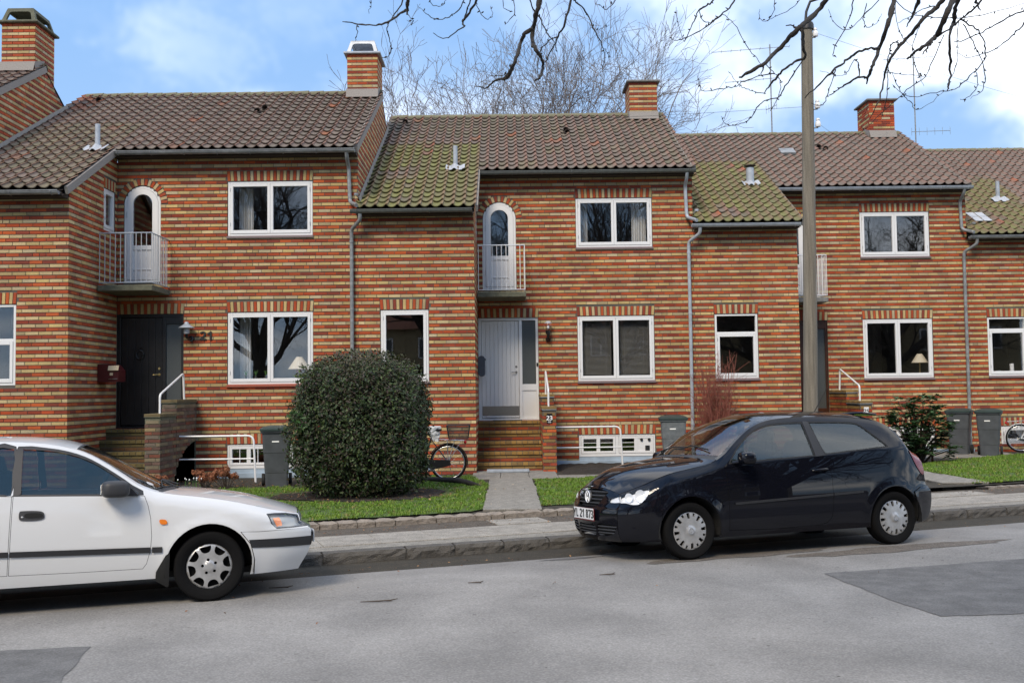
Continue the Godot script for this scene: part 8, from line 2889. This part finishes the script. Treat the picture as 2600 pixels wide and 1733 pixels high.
	for s in [-1.0, 1.0]:
		b = MB.new()
		skin(b, car_top, poly2([[-2.35, 0.9 * s], [-2.98, 0.9 * s], [-2.98, s], [-2.35, s]]), [], cell, 0.0, false, ref)
		part("rear_pillar", b, M.white_car_paint, car)
	b = MB.new()
	skin(b, car_top, top_poly(func(_v: float) -> float: return -2.98, func(_v: float) -> float: return -3.66, 1.0), [], cell, 0.0, false, ref)
	part("boot_lid", b, M.white_car_paint, car)
	var fp := [[-half_width(0.83, 0.2), 0.2], [half_width(0.83, 0.2), 0.2]]
	for k in 8: fp.append([half_width(0.83, lerpf(0.2, 0.662, (k + 1) / 8.0)), lerpf(0.2, 0.662, (k + 1) / 8.0)])
	for k in 21:
		var p := car_top(0.83, lerpf(1.0, -1.0, k / 20.0)); fp.append([p.z, p.y])
	for k in 8: fp.append([-half_width(0.83, lerpf(0.662, 0.2, (k + 1) / 9.0)), lerpf(0.662, 0.2, (k + 1) / 9.0)])
	var face := poly2(fp)
	var gr := poly2([[-0.32, 0.645], [0.32, 0.645], [0.3, 0.575], [-0.3, 0.575]])
	var st := poly2([[-0.64, 0.4], [0.64, 0.4], [0.64, 0.475], [-0.64, 0.475]])
	var lo := poly2([[-0.42, 0.36], [0.42, 0.36], [0.4, 0.27], [-0.4, 0.27]])
	var fogs := []
	for s in [-1.0, 1.0]: fogs.append(poly2([[0.47 * s, 0.37], [0.57 * s, 0.37], [0.56 * s, 0.29], [0.47 * s, 0.29]]))
	b = MB.new()
	skin(b, car_front, face, [gr, st, lo] + fogs, Vector2(0.05, 0.05), 0.0, false, ref)
	part("front_panel", b, M.white_car_paint, car)
	b = MB.new()
	skin(b, car_front, st, [], Vector2(0.06, 0.05), 0.012, false, ref)
	part("bumper_strip", b, M.trim_black, car)
	for q in [gr, lo]:
		b = MB.new()
		skin(b, car_front, q, [], Vector2(0.08, 0.08), -0.03, false, ref)
		var gp := part("grille", b, M.car_dark, car)
		for k in 3:
			var bx := box_of(q)
			var y := lerpf(bx.position.y, bx.end.y, (k + 0.5) / 3.0)
			var pts := []
			for i in 9: pts.append(car_front(lerpf(bx.position.x + 0.02, bx.end.x - 0.02, i / 8.0), y) - Vector3(0.01, 0, 0))
			var sl := MB.new()
			sl.tube(pts, 0.006, 5)
			part("slat", sl, M.trim_grey, gp)
	for q in fogs:
		b = MB.new()
		skin(b, car_front, q, [], Vector2(0.05, 0.05), -0.015, false, ref)
		part("fog_lamp", b, M.lamp_chrome, car)
	b = MB.new()
	var pc := car_front(0, 0.44) + Vector3(0.02, 0, 0)
	b.cbox(pc + Vector3(-0.01, -0.055, -0.26), pc + Vector3(0.002, 0.055, 0.26), 0.003)
	part("number_plate", b, M.plate_white, car)
	b = MB.new()
	var bk := [[-0.66, 0.26], [0.66, 0.26]]
	for k in 21:
		var p := car_top(-3.66, lerpf(1.0, -1.0, k / 20.0)); bk.append([p.z, p.y])
	skin(b, car_back, poly2(bk), [], Vector2(0.08, 0.08), 0.0, false, ref)
	part("back_panel", b, M.white_car_paint, car)
	flank(car, "tail_light", poly2([[-3.45, 0.9], [-3.65, 0.88], [-3.65, 0.72], [-3.5, 0.72]]), [], M.lamp_red_lens, 0.006)
	for s in [0.0, 1.0]:
		b = MB.new()
		b.tube([car_top(-0.25, 0.55 - 0.75 * s) + Vector3(0, 0.015, 0), car_top(-0.38, 0.3 - 0.75 * s) + Vector3(0, 0.02, 0), car_top(-0.34, -0.05 - 0.7 * s) + Vector3(0, 0.016, 0)], 0.008, 5)
		b.tube([car_top(-0.37, 0.8 - 0.75 * s) + Vector3(0, 0.016, 0), car_top(-0.39, 0.3 - 0.75 * s) + Vector3(0, 0.016, 0)], 0.006, 5)
		part("wiper", b, M.rubber, car)
	b = MB.new()
	var dp := []
	for k in 17: dp.append([-0.47 + cos(TAU * k / 16) * 0.03, 0.72 + sin(TAU * k / 16) * 0.055])
	dp.pop_back()
	skin(b, car_top, poly2(dp), [], Vector2(0.03, 0.05), -0.006, false, ref)
	part("parking_disc", b, M.plate_white, car)
	seats(car, -1.45, 0.48, M.seat_dark)
	underbody(car, 0.18)
	var cuts := []
	for k in 8:
		var a := TAU * k / 8 + 0.2
		var pl := PackedVector2Array()
		for i in 11:
			var g := PI * i / 10.0
			# half discs open toward the rim
			var q := Vector2(0.17 - sin(g) * 0.06 - 0.006 * absf(cos(g)), cos(g) * 0.046)
			pl.push_back(q.rotated(a))
		if Geometry2D.is_polygon_clockwise(pl): pl.reverse()
		cuts.append(pl)
	for k in 5:
		var pl := disc_poly(0.0125, 10, Vector2(0.055, 0).rotated(TAU * k / 5 + 0.5))
		cuts.append(pl)
	var hub := trim_mesh(0.19, cuts, 0.02, M.silver, false)
	for x in [0.0, -C.wb]:
		for s in [1.0, -1.0]: wheel_at(car, x, s, 0.285, hub)

func cars() -> void:
	car_materials()
	black_car()
	white_car()

# ---------------------------------------------------------------- trees
# a point seen at (x, y) of the 2600 x 1733 photograph, at depth z from the lens
func seen(x: float, y: float, z: float) -> Vector3:
	var b := Basis.from_euler(Vector3(deg_to_rad(2.903), deg_to_rad(-0.321), deg_to_rad(-0.764)))
	var d := b * Vector3((x - 1300.0) / 2528.0, -(y - 866.5) / 2528.0, -1.0)
	return Vector3(0, EYE, 0) + d * (z / -d.z)

func wiggle(pts: Array, rad: Array, n: int, amp: float, r: RandomNumberGenerator) -> Array:
	var op := []; var orr := []
	var m := pts.size()
	for i in m - 1:
		var p0: Vector3 = pts[maxi(i - 1, 0)]; var p1: Vector3 = pts[i]; var p2: Vector3 = pts[i + 1]; var p3: Vector3 = pts[mini(i + 2, m - 1)]
		for k in n:
			var t := k / float(n)
			var q := p1.cubic_interpolate(p2, p0, p3, t)
			if k > 0: q += Vector3(r.randfn(), r.randfn(), r.randfn()) * amp
			op.append(q); orr.append(lerpf(rad[i], rad[i + 1], t) * (1.0 + 0.12 * r.randfn()))
	op.append(pts[m - 1]); orr.append(rad[m - 1])
	return [op, orr]

func bough(b: MB, pts: Array, rad: Array, r: RandomNumberGenerator, sides := 7) -> void:
	var w := wiggle(pts, rad, 4, 0.004, r)
	b.tube(w[0], w[1], sides)

# random bare branching that keeps the branch angles of an old street tree
func branch_out(b: MB, p: Vector3, dir: Vector3, len: float, rad: float, depth: int, r: RandomNumberGenerator, o: Dictionary) -> void:
	var n := 3 if depth > 1 else 2
	var pts := [p]; var rs := [rad]
	var d := dir
	var q := p
	for k in n:
		d = (d + Vector3(r.randfn(), r.randfn(), r.randfn()) * o.bend + Vector3(0, o.lift, 0)).normalized()
		q += d * len / n
		pts.append(q); rs.append(lerpf(rad, rad * 0.62, (k + 1) / float(n)))
	for i in rs.size(): rs[i] = maxf(rs[i], o.get("least", 0.0))
	b.tube(pts, rs, 6 if rad > 0.05 else 4 if rad > 0.015 else 3, false)
	if depth <= 0: return
	var kids: int = o.kids + (1 if r.randf() < 0.4 else 0)
	for k in kids:
		var at: Vector3 = pts[n] if k == 0 else pts[1 + r.randi() % n]
		var side := d.cross(Vector3(r.randfn(), r.randfn(), r.randfn())).normalized()
		var nd: Vector3 = (d + side * o.spread * (0.5 if k == 0 else 1.0) * r.randf_range(0.7, 1.3)).normalized()
		branch_out(b, at, nd, len * o.shrink * r.randf_range(0.8, 1.15), rad * (0.62 if k == 0 else 0.45), depth - 1, r, o)

func street_tree() -> void:
	mk("bough", lin(0.045, 0.038, 0.032), 0.9, {"tex": "fine", "ts": 4.0, "bump": "lumps", "bs": 0.6})
	var n := thing("street_tree", "bare street tree whose dark boughs hang into the top of the picture", "tree", Vector3(2.6, 0, 2.2))
	n.position = Vector3.ZERO
	var r := RandomNumberGenerator.new(); r.seed = 71
	var tr := MB.new()
	var foot := Vector3(2.6, -0.1, 2.4)
	var fork := Vector3(2.5, 4.6, 2.2)
	tr.tube(wiggle([foot, foot + Vector3(0.02, 1.2, 0), foot + Vector3(-0.05, 3.0, -0.1), fork], [0.33, 0.26, 0.23, 0.24], 4, 0.01, r)[0], [0.36, 0.3, 0.28, 0.26, 0.25, 0.25, 0.245, 0.24, 0.235, 0.23, 0.23, 0.24, 0.25], 14)
	part("trunk", tr, M.bough, n)
	# traced boughs: photograph points and width in pixels; a = depth at the top, c = depth at the tip
	var A := func(x: float, y: float) -> Vector2: return Vector2(1700 + x / 2.614, y / 2.614)
	var B := func(x: float, y: float) -> Vector2: return Vector2(850 + x / 2.768, y / 2.768)
	var list := [
		[A, 8.2, 8.0, [1060, -30, 985, 70, 900, 150, 850, 195, 780, 270, 700, 350, 640, 415, 540, 475, 465, 512], [32, 30, 30, 26, 24, 23, 22, 18, 10], 1],
		[A, 8.1, 8.1, [850, 190, 815, 168, 775, 168], [12, 9, 4], 0],
		[A, 8.2, 8.5, [880, 160, 885, 260, 890, 330, 902, 378, 830, 410, 770, 455, 715, 510, 670, 560, 630, 622], [20, 18, 17, 15, 13, 12, 11, 9, 5], 0],
		[A, 8.5, 9.0, [895, 385, 820, 500, 760, 590, 715, 650, 640, 665, 590, 705, 550, 770, 520, 800, 460, 825, 410, 832, 365, 815, 342, 770], [8, 8, 7, 7, 6, 6, 5, 5, 4, 4, 3, 2], 0],
		[A, 8.3, 8.3, [625, 430, 610, 500], [9, 4], 0],
		[A, 8.3, 8.7, [640, 425, 700, 490, 735, 530, 735, 600, 700, 690, 670, 735], [5, 5, 4, 4, 3, 3], 0],
		[A, 8.4, 8.8, [700, 490, 600, 500, 500, 540, 430, 575, 340, 588, 235, 605, 200, 560, 185, 495], [7, 6, 6, 5, 5, 4, 3, 2], 0],
		[A, 8.6, 9.1, [640, 620, 560, 605, 510, 590, 460, 560, 420, 510, 392, 470], [5, 4, 4, 3, 3, 2], 0],
		[A, 7.6, 7.6, [1494, -30, 1470, 90, 1440, 190, 1410, 280, 1385, 345, 1355, 430, 1335, 470, 1310, 555], [32, 28, 24, 21, 20, 18, 17, 8], 1],
		[A, 7.6, 8.0, [1392, 318, 1320, 325, 1240, 350, 1180, 395, 1120, 440, 1050, 500, 980, 575, 900, 650], [16, 14, 13, 12, 11, 10, 8, 5], 0],
		[A, 7.6, 7.8, [1312, 515, 1255, 510, 1180, 555, 1120, 595, 1060, 632], [13, 12, 9, 7, 5], 0],
		[A, 7.6, 7.7, [1258, 510, 1262, 460, 1250, 410, 1225, 400, 1190, 470, 1150, 500, 1090, 495, 1000, 470], [9, 8, 5, 4, 4, 3, 3, 2], 0],
		[A, 8.0, 8.2, [1105, 460, 1080, 540, 1050, 630, 1030, 680, 1000, 700, 940, 685], [6, 5, 5, 5, 4, 3], 0],
		[A, 7.2, 7.3, [1840, -30, 1760, 60, 1690, 120, 1640, 180, 1580, 250, 1530, 300, 1480, 370, 1445, 440, 1420, 540, 1400, 640, 1365, 720, 1330, 790], [27, 25, 23, 21, 20, 19, 15, 12, 10, 8, 6, 4], 1],
		[A, 7.2, 7.2, [1520, 300, 1510, 275, 1480, 290, 1465, 340, 1450, 420, 1450, 560, 1435, 680, 1410, 770], [9, 8, 7, 7, 6, 5, 5, 3], 0],
		[A, 7.0, 7.0, [1890, -30, 1850, 70, 1810, 160, 1775, 235, 1740, 265, 1680, 310, 1620, 355, 1580, 390], [37, 34, 30, 26, 23, 19, 16, 11], 1],
		[A, 7.0, 7.0, [1745, 265, 1715, 320, 1680, 360], [13, 11, 5], 0],
		[A, 7.5, 7.4, [1930, -30, 1900, 70, 1888, 150, 1870, 190, 1860, 260, 1865, 380, 1865, 480, 1855, 560, 1845, 600], [26, 24, 20, 18, 14, 13, 12, 10, 6], 1],
		[A, 7.5, 8.0, [2360, 55, 2280, 100, 2160, 165, 2050, 225, 1960, 265, 1890, 280], [9, 8, 8, 7, 6, 4], 1],
		[A, 7.7, 8.1, [2360, 140, 2290, 225, 2200, 300, 2110, 350, 2000, 380, 1900, 350], [8, 7, 6, 5, 4, 3], 1],
		[A, 7.5, 7.9, [1930, 130, 1960, 140, 2030, 190, 2080, 250, 2100, 320, 2090, 400, 2035, 470, 1960, 540, 1900, 590, 1840, 605, 1700, 625, 1600, 640, 1520, 600, 1480, 560], [9, 9, 8, 8, 8, 7, 7, 6, 5, 5, 4, 4, 3, 2], 0],
		[A, 7.8, 8.2, [2040, 480, 2050, 560, 2010, 620, 1960, 660, 1930, 655], [5, 4, 4, 3, 2], 0],
		[A, 7.8, 8.2, [2085, 440, 2100, 520, 2080, 600, 2000, 655], [5, 5, 4, 2], 0],
		[A, 7.1, 7.2, [2050, 30, 1990, 80, 1930, 130, 1870, 180, 1800, 230, 1745, 268], [12, 11, 11, 10, 9, 8], 1],
		[A, 7.2, 7.2, [2040, -20, 2045, 20, 2055, 45, 2068, 70], [14, 12, 10, 4], 1],
		[A, 7.4, 8.0, [1825, 230, 1750, 400, 1700, 510, 1600, 580, 1500, 670, 1410, 750, 1270, 880, 1120, 915], [6, 6, 5, 5, 4, 4, 3, 2], 0],
		[A, 7.6, 7.9, [1920, 150, 1910, 260, 1915, 380, 1890, 480, 1845, 560], [5, 5, 4, 4, 3], 0],
		[A, 7.6, 7.9, [1950, 160, 2000, 250, 2050, 340, 2085, 430, 2095, 470], [6, 6, 5, 5, 4], 0],
		[A, 7.9, 8.6, [440, -20, 380, 70, 300, 130, 260, 165, 180, 215, 100, 250, 40, 268, 0, 248], [11, 9, 8, 7, 6, 5, 4, 3], 1],
		[A, 7.9, 8.4, [300, -10, 250, 35, 190, 75, 165, 140, 130, 210, 100, 275, 70, 200, 50, 120, 45, 45], [11, 10, 8, 6, 5, 4, 3, 3, 2], 1],
		[A, 8.0, 8.7, [200, 75, 215, 125, 270, 150, 350, 95, 430, 160, 500, 280, 570, 370, 610, 430], [5, 5, 4, 4, 4, 4, 4, 3], 0],
		[A, 8.0, 8.2, [1225, -10, 1200, 110, 1150, 220, 1100, 300, 1085, 360, 1110, 380], [7, 6, 6, 5, 4, 3], 1],
		[A, 8.0, 8.3, [1400, -10, 1290, 100, 1210, 185, 1150, 195, 1080, 130, 1055, 60], [6, 5, 4, 4, 3, 2], 1],
		[A, 8.0, 8.2, [1310, 20, 1290, 110, 1300, 165, 1330, 180, 1380, 150, 1410, 90], [5, 5, 4, 4, 3, 2], 0],
		[A, 8.0, 8.4, [700, -10, 690, 80, 640, 140, 600, 120, 600, 60], [5, 4, 4, 3, 2], 1],
		[A, 8.0, 8.4, [870, -10, 800, 60, 700, 110, 650, 140], [5, 4, 3, 2], 1],
		[A, 7.7, 8.2, [1655, -20, 1630, 70, 1600, 130, 1575, 180], [22, 16, 10, 4], 1],
		[A, 7.6, 7.9, [1500, 20, 1505, 110, 1530, 210, 1580, 280, 1620, 320, 1630, 420, 1660, 500, 1690, 570], [4, 4, 4, 3, 3, 3, 3, 2], 0],
		[A, 7.4, 7.8, [1760, 40, 1680, 60, 1600, 110, 1520, 150], [6, 5, 4, 3], 0],
		[A, 7.4, 7.9, [1680, 100, 1660, 180, 1620, 280, 1620, 380, 1640, 460, 1680, 530], [5, 5, 4, 4, 3, 2], 0],
		[A, 7.6, 8.2, [1560, 60, 1700, 110, 1830, 120, 2000, 110, 2130, 85, 2360, 20], [5, 5, 5, 5, 4, 3], 1],
		[A, 7.8, 8.3, [1420, 475, 1520, 490, 1640, 500, 1740, 510], [4, 4, 3, 2], 0],
		[A, 7.8, 8.3, [1480, 480, 1510, 560, 1560, 640, 1610, 680, 1640, 725, 1720, 690, 1830, 600], [3, 4, 4, 4, 3, 3, 2], 0],
		[B, 7.3, 7.3, [512, -25, 508, 50, 508, 102], [22, 18, 10], 1],
		[B, 7.3, 7.7, [498, 70, 440, 110, 380, 150, 310, 170, 215, 175, 120, 158, 55, 152], [15, 13, 11, 10, 9, 7, 5], 0],
		[B, 7.5, 7.8, [480, -15, 400, 130, 365, 195, 385, 290, 395, 355, 370, 400, 330, 405], [8, 7, 6, 5, 5, 4, 3], 1],
		[B, 7.6, 7.7, [157, 172, 155, 240, 145, 290], [6, 5, 3], 0],
		[B, 7.5, 7.6, [510, 95, 540, 130, 545, 158, 505, 140], [5, 4, 3, 2], 0],
		[B, 7.6, 8.0, [915, -15, 860, 80, 790, 125, 720, 135, 640, 95, 580, 30], [6, 6, 5, 5, 4, 2], 1],
		[B, 7.5, 7.9, [1000, -15, 930, 110, 900, 160, 905, 190, 830, 240, 760, 270, 690, 230], [14, 12, 11, 8, 6, 5, 3], 1],
		[B, 7.5, 7.6, [955, -15, 915, 110, 895, 150], [9, 8, 7], 1],
		[B, 7.6, 7.9, [990, 10, 1020, 80, 1070, 135, 1105, 110, 1098, 40], [5, 4, 4, 3, 2], 0],
		[B, 7.8, 8.0, [1255, -15, 1265, 90, 1230, 135, 1195, 175], [5, 5, 4, 2], 1],
		[B, 7.8, 8.0, [1180, -15, 1195, 60, 1250, 80], [5, 4, 3], 1],
		[B, 7.0, 7.2, [1446, -25, 1420, 80, 1395, 190, 1390, 290, 1410, 350, 1450, 400, 1465, 450, 1455, 510, 1440, 550, 1400, 570], [30, 28, 24, 22, 20, 18, 17, 15, 13, 7], 1],
		[B, 7.0, 7.1, [1392, 200, 1340, 230, 1310, 290, 1290, 370, 1260, 450, 1230, 510, 1188, 562], [24, 22, 21, 20, 20, 22, 20], 0],
		[B, 7.1, 7.3, [1195, 545, 1110, 575, 1065, 615, 1030, 612, 985, 605], [14, 12, 10, 7, 3], 0],
		[B, 7.0, 7.0, [1245, 478, 1225, 463], [10, 5], 0],
		[B, 7.1, 7.5, [1215, 515, 1150, 530, 1070, 525], [5, 4, 2], 0],
		[B, 7.2, 7.5, [1664, -20, 1620, 150, 1570, 260, 1530, 340, 1480, 435], [13, 12, 10, 9, 6], 1],
		[B, 7.4, 7.5, [1575, 255, 1510, 280, 1450, 350, 1425, 450, 1435, 540], [7, 7, 6, 5, 4], 0],
		[B, 7.2, 7.5, [1366, -15, 1400, 70, 1440, 120, 1490, 230, 1550, 310, 1553, 355], [9, 8, 8, 7, 6, 4], 1],
		[B, 7.5, 7.9, [1685, -15, 1750, 60, 1800, 150, 1840, 240, 1890, 345, 1895, 420, 1880, 475], [9, 8, 7, 6, 5, 4, 3], 1],
		[B, 7.7, 7.9, [1893, 345, 1920, 380, 1945, 405], [4, 3, 2], 0],
		[B, 7.6, 7.8, [1838, 212, 1880, 200, 1930, 178], [3, 3, 2], 0],
		[B, 7.8, 8.1, [1980, -15, 1915, 65, 1880, 50, 1835, 20], [5, 5, 4, 2], 1],
		[B, 7.8, 8.1, [250, -15, 255, 40, 240, 95], [4, 3, 2], 1],
		[B, 7.8, 8.1, [660, -15, 700, 40, 760, 35, 790, -10], [4, 4, 3, 3], 1]]
	var tops := []
	var k := 0
	for e in list:
		var pts := []; var rad := []
		var m: int = e[3].size() / 2
		for i in m:
			var p: Vector2 = e[0].call(e[3][i * 2], e[3][i * 2 + 1])
			var z: float = lerpf(e[1], e[2], i / float(m - 1)) + 0.12 * sin(i * 1.7 + k)
			if i == 0 and e[5] == 0: z = e[1]
			pts.append(seen(p.x, p.y, z))
			rad.append(e[4][i] * 1.2 / (2.614 * 2.0) / 2528.0 * z)
		var b := MB.new()
		if e[5] == 1:
			# above the picture the bough runs on up to a limb
			var p0: Vector3 = pts[0]; var p1: Vector3 = pts[1]
			var up: Vector3 = (p0 - p1).normalized()
			up = (up + Vector3(0, 0.8, 0.25)).normalized()
			var goal := p0 + up * 0.55 + Vector3(0.06 * signf(2.5 - p0.x), 0.35, 0.3)
			pts.push_front(p0 + up * 0.3); rad.push_front(rad[0] * 1.08)
			pts.push_front(goal); rad.push_front(rad[0] * 1.15)
			tops.append([goal, rad[0]])
		bough(b, pts, rad, r, 8 if e[4][0] > 12 else 5)
		# buds and spurs along the thin ones
		if e[4][0] < 14:
			for i in range(1, pts.size()):
				for w in 1:
					var o: Vector3 = (pts[i - 1] as Vector3).lerp(pts[i], r.randf())
					var sp := Vector3(r.randfn(), r.randfn() + 0.2, r.randfn()).normalized()
					b.tube([o, o + sp * r.randf_range(0.008, 0.016), o + sp * 0.024], [0.004, 0.006, 0.002], 4)
		part("branch", b, M.bough, n)
		k += 1
	# limbs that carry them, from the fork
	var lb := MB.new()
	tops.sort_custom(func(p, q): return p[0].x < q[0].x)
	var groups := 6
	var per := ceili(tops.size() / float(groups))
	for g in groups:
		var mean := Vector3.ZERO; var c := 0
		for i in range(g * per, mini(tops.size(), (g + 1) * per)):
			mean += tops[i][0]; c += 1
		if c == 0: continue
		mean /= c
		var hub := mean + Vector3(0, 0.9, 1.6)
		var mid := fork.lerp(hub, 0.5) + Vector3(0, 0.9, 0)
		lb.tube(wiggle([fork - Vector3(0, 0.2, 0), mid, hub], [0.15, 0.1, 0.06], 5, 0.02, r)[0], wiggle([fork, mid, hub], [0.15, 0.1, 0.06], 5, 0.02, r)[1], 9)
		for i in range(g * per, mini(tops.size(), (g + 1) * per)):
			var t: Vector3 = tops[i][0]
			lb.tube([hub, hub.lerp(t, 0.5) + Vector3(0, 0.12, 0.05), t], [maxf(0.03, tops[i][1] * 1.3), maxf(0.012, tops[i][1] * 1.1), tops[i][1]], 7)
	part("limbs", lb, M.bough, n)
	var cr := MB.new()
	for q in 9:
		var d := Vector3(cos(q * 0.75 + 0.4), 0.7, sin(q * 0.75 + 0.4) * 0.9 + 0.3).normalized()
		branch_out(cr, fork - Vector3(0, 0.1, 0), d, 2.3, 0.13, 6, r, {"bend": 0.24, "lift": 0.06, "spread": 0.75, "kids": 2, "shrink": 0.78})
	part("crown", cr, M.bough, n)

func bare_tree(called: String, label: String, at: Vector3, h: float, rad: float, seed_: int, mat: Material, o: Dictionary, group: String) -> void:
	var n := thing(called, label, "tree", at, 0.0, group)
	var r := RandomNumberGenerator.new(); r.seed = seed_
	var t := MB.new()
	var trunk: float = o.trunk
	var top := Vector3(r.randfn() * 0.15, h * trunk, r.randfn() * 0.15)
	t.tube(wiggle([Vector3(0, -0.2, 0), top * 0.5, top], [rad * 1.2, rad, rad * 0.85], 3, 0.03, r)[0], [rad * 1.25, rad * 1.05, rad, rad * 0.97, rad * 0.92, rad * 0.88, rad * 0.85], 10)
	part("trunk", t, mat, n)
	var c := MB.new()
	for k in o.limbs:
		var a: float = TAU * k / o.limbs + r.randf() * 0.8
		var d: Vector3 = Vector3(cos(a) * o.open, 1.0, sin(a) * o.open).normalized()
		branch_out(c, top - Vector3(0, 0.2 * k, 0), d, h * o.first, rad * 0.55, o.depth, r, o)
	part("crown", c, mat, n)

func birches() -> void:
	mk("birch", lin(0.2, 0.175, 0.16), 0.9)
	mk("birch_twig", lin(0.13, 0.105, 0.1), 0.9)
	var o := {"trunk": 0.4, "limbs": 6, "open": 0.4, "first": 0.25, "depth": 6, "bend": 0.22, "lift": 0.06, "spread": 0.62, "kids": 2, "shrink": 0.74, "least": 0.008}
	var spots := [[1075, 185, 44.0, "leftmost of the bare trees behind the middle roof", 0.11, 5], [1215, 128, 45.0, "tall bare birch behind the middle roof, left of its middle", 0.17, 8], [1330, 210, 46.0, "low slender bare tree behind the middle roof between the two tall ones", 0.1, 11], [1425, 112, 43.0, "tall crooked bare tree behind the middle of the middle roof", 0.2, 14], [1540, 150, 45.0, "bare tree behind the middle roof left of its chimney", 0.13, 19]]
	for s in spots:
		var p := seen(s[0], s[1], s[2])
		bare_tree("bare_tree", s[3], Vector3(p.x, 0, p.z), p.y, s[4], s[5], M.birch if s[4] > 0.12 else M.birch_twig, o, "bare trees behind the middle house")

# what stands across the street, mirrored in panes and paint
func far_side() -> void:
	mk("render_yellow", lin(0.42, 0.34, 0.2), 0.9, {"tex": "mid", "ts": 0.5})
	mk("roof_red", lin(0.2, 0.07, 0.045), 0.9, {"tex": "fine", "ts": 1.0})
	var fr := road_frame()
	for k in 3:
		var at := fr * Vector3(-15.0 + k * 15.0, 0, 31.0)
		var n := thing("rendered_house", "yellow rendered house across the street, mirrored in the windows, %s of three" % ["left-hand", "middle", "right-hand"][k], "house", at, ROADTURN, "houses across the street")
		var b := MB.new()
		b.box(Vector3(-6.5, -0.1, 0.0), Vector3(6.5, 5.9, 8.0))
		part("wall", b, M.render_yellow, n)
		var rf := MB.new()
		rf.quad(Vector3(-6.8, 5.8, -0.4), Vector3(6.8, 5.8, -0.4), Vector3(6.8, 9.4, 4.0), Vector3(-6.8, 9.4, 4.0), Vector3(0, 1, -1))
		rf.quad(Vector3(-6.8, 5.8, 8.4), Vector3(6.8, 5.8, 8.4), Vector3(6.8, 9.4, 4.0), Vector3(-6.8, 9.4, 4.0), Vector3(0, 1, 1))
		for x in [-6.6, 6.6]: rf.tri(Vector3(x, 5.8, -0.1), Vector3(x, 5.8, 8.1), Vector3(x, 9.3, 4.0))
		part("roof", rf, M.roof_red, n)
		for fl in 2:
			for w in 4:
				var x := -4.8 + w * 3.2
				var y := 1.2 + fl * 2.7
				var f := MB.new()
				f.cbox(Vector3(x - 0.7, y, -0.05), Vector3(x + 0.7, y + 1.35, 0.05), 0.01)
				var wf := part("window", f, M.frame, n)
				var g := MB.new()
				for q in [-1.0, 1.0]: g.box(Vector3(x + q * 0.33 - 0.27, y + 0.1, -0.07), Vector3(x + q * 0.33 + 0.27, y + 1.25, -0.055))
				part("pane", g, M.frosted, wf)
	var o := {"trunk": 0.22, "limbs": 10, "open": 0.7, "first": 0.22, "depth": 6, "bend": 0.2, "lift": 0.03, "spread": 0.68, "kids": 3, "shrink": 0.68}
	for q in [[-12.5, 10.5, 20.0, 0.34, 33, "leftmost"], [-3.5, 12.5, 19.0, 0.32, 35, "second from left"], [6.2, 11.5, 20.0, 0.36, 34, "middle one"], [13.5, 9.5, 18.0, 0.32, 37, "third from right"], [23.5, 12.0, 20.0, 0.34, 36, "second from right"], [12.5, -2.6, 13.0, 0.3, 39, "rightmost and nearest"]]:
		var p := Vector3(q[0], 0, q[1])
		bare_tree("bare_tree", "bare street tree across the road, mirrored in the panes, %s of six" % q[5], p, q[2], q[3], q[4], M.bough, o, "street trees across the road")

func trees() -> void:
	street_tree()
	birches()
	far_side()
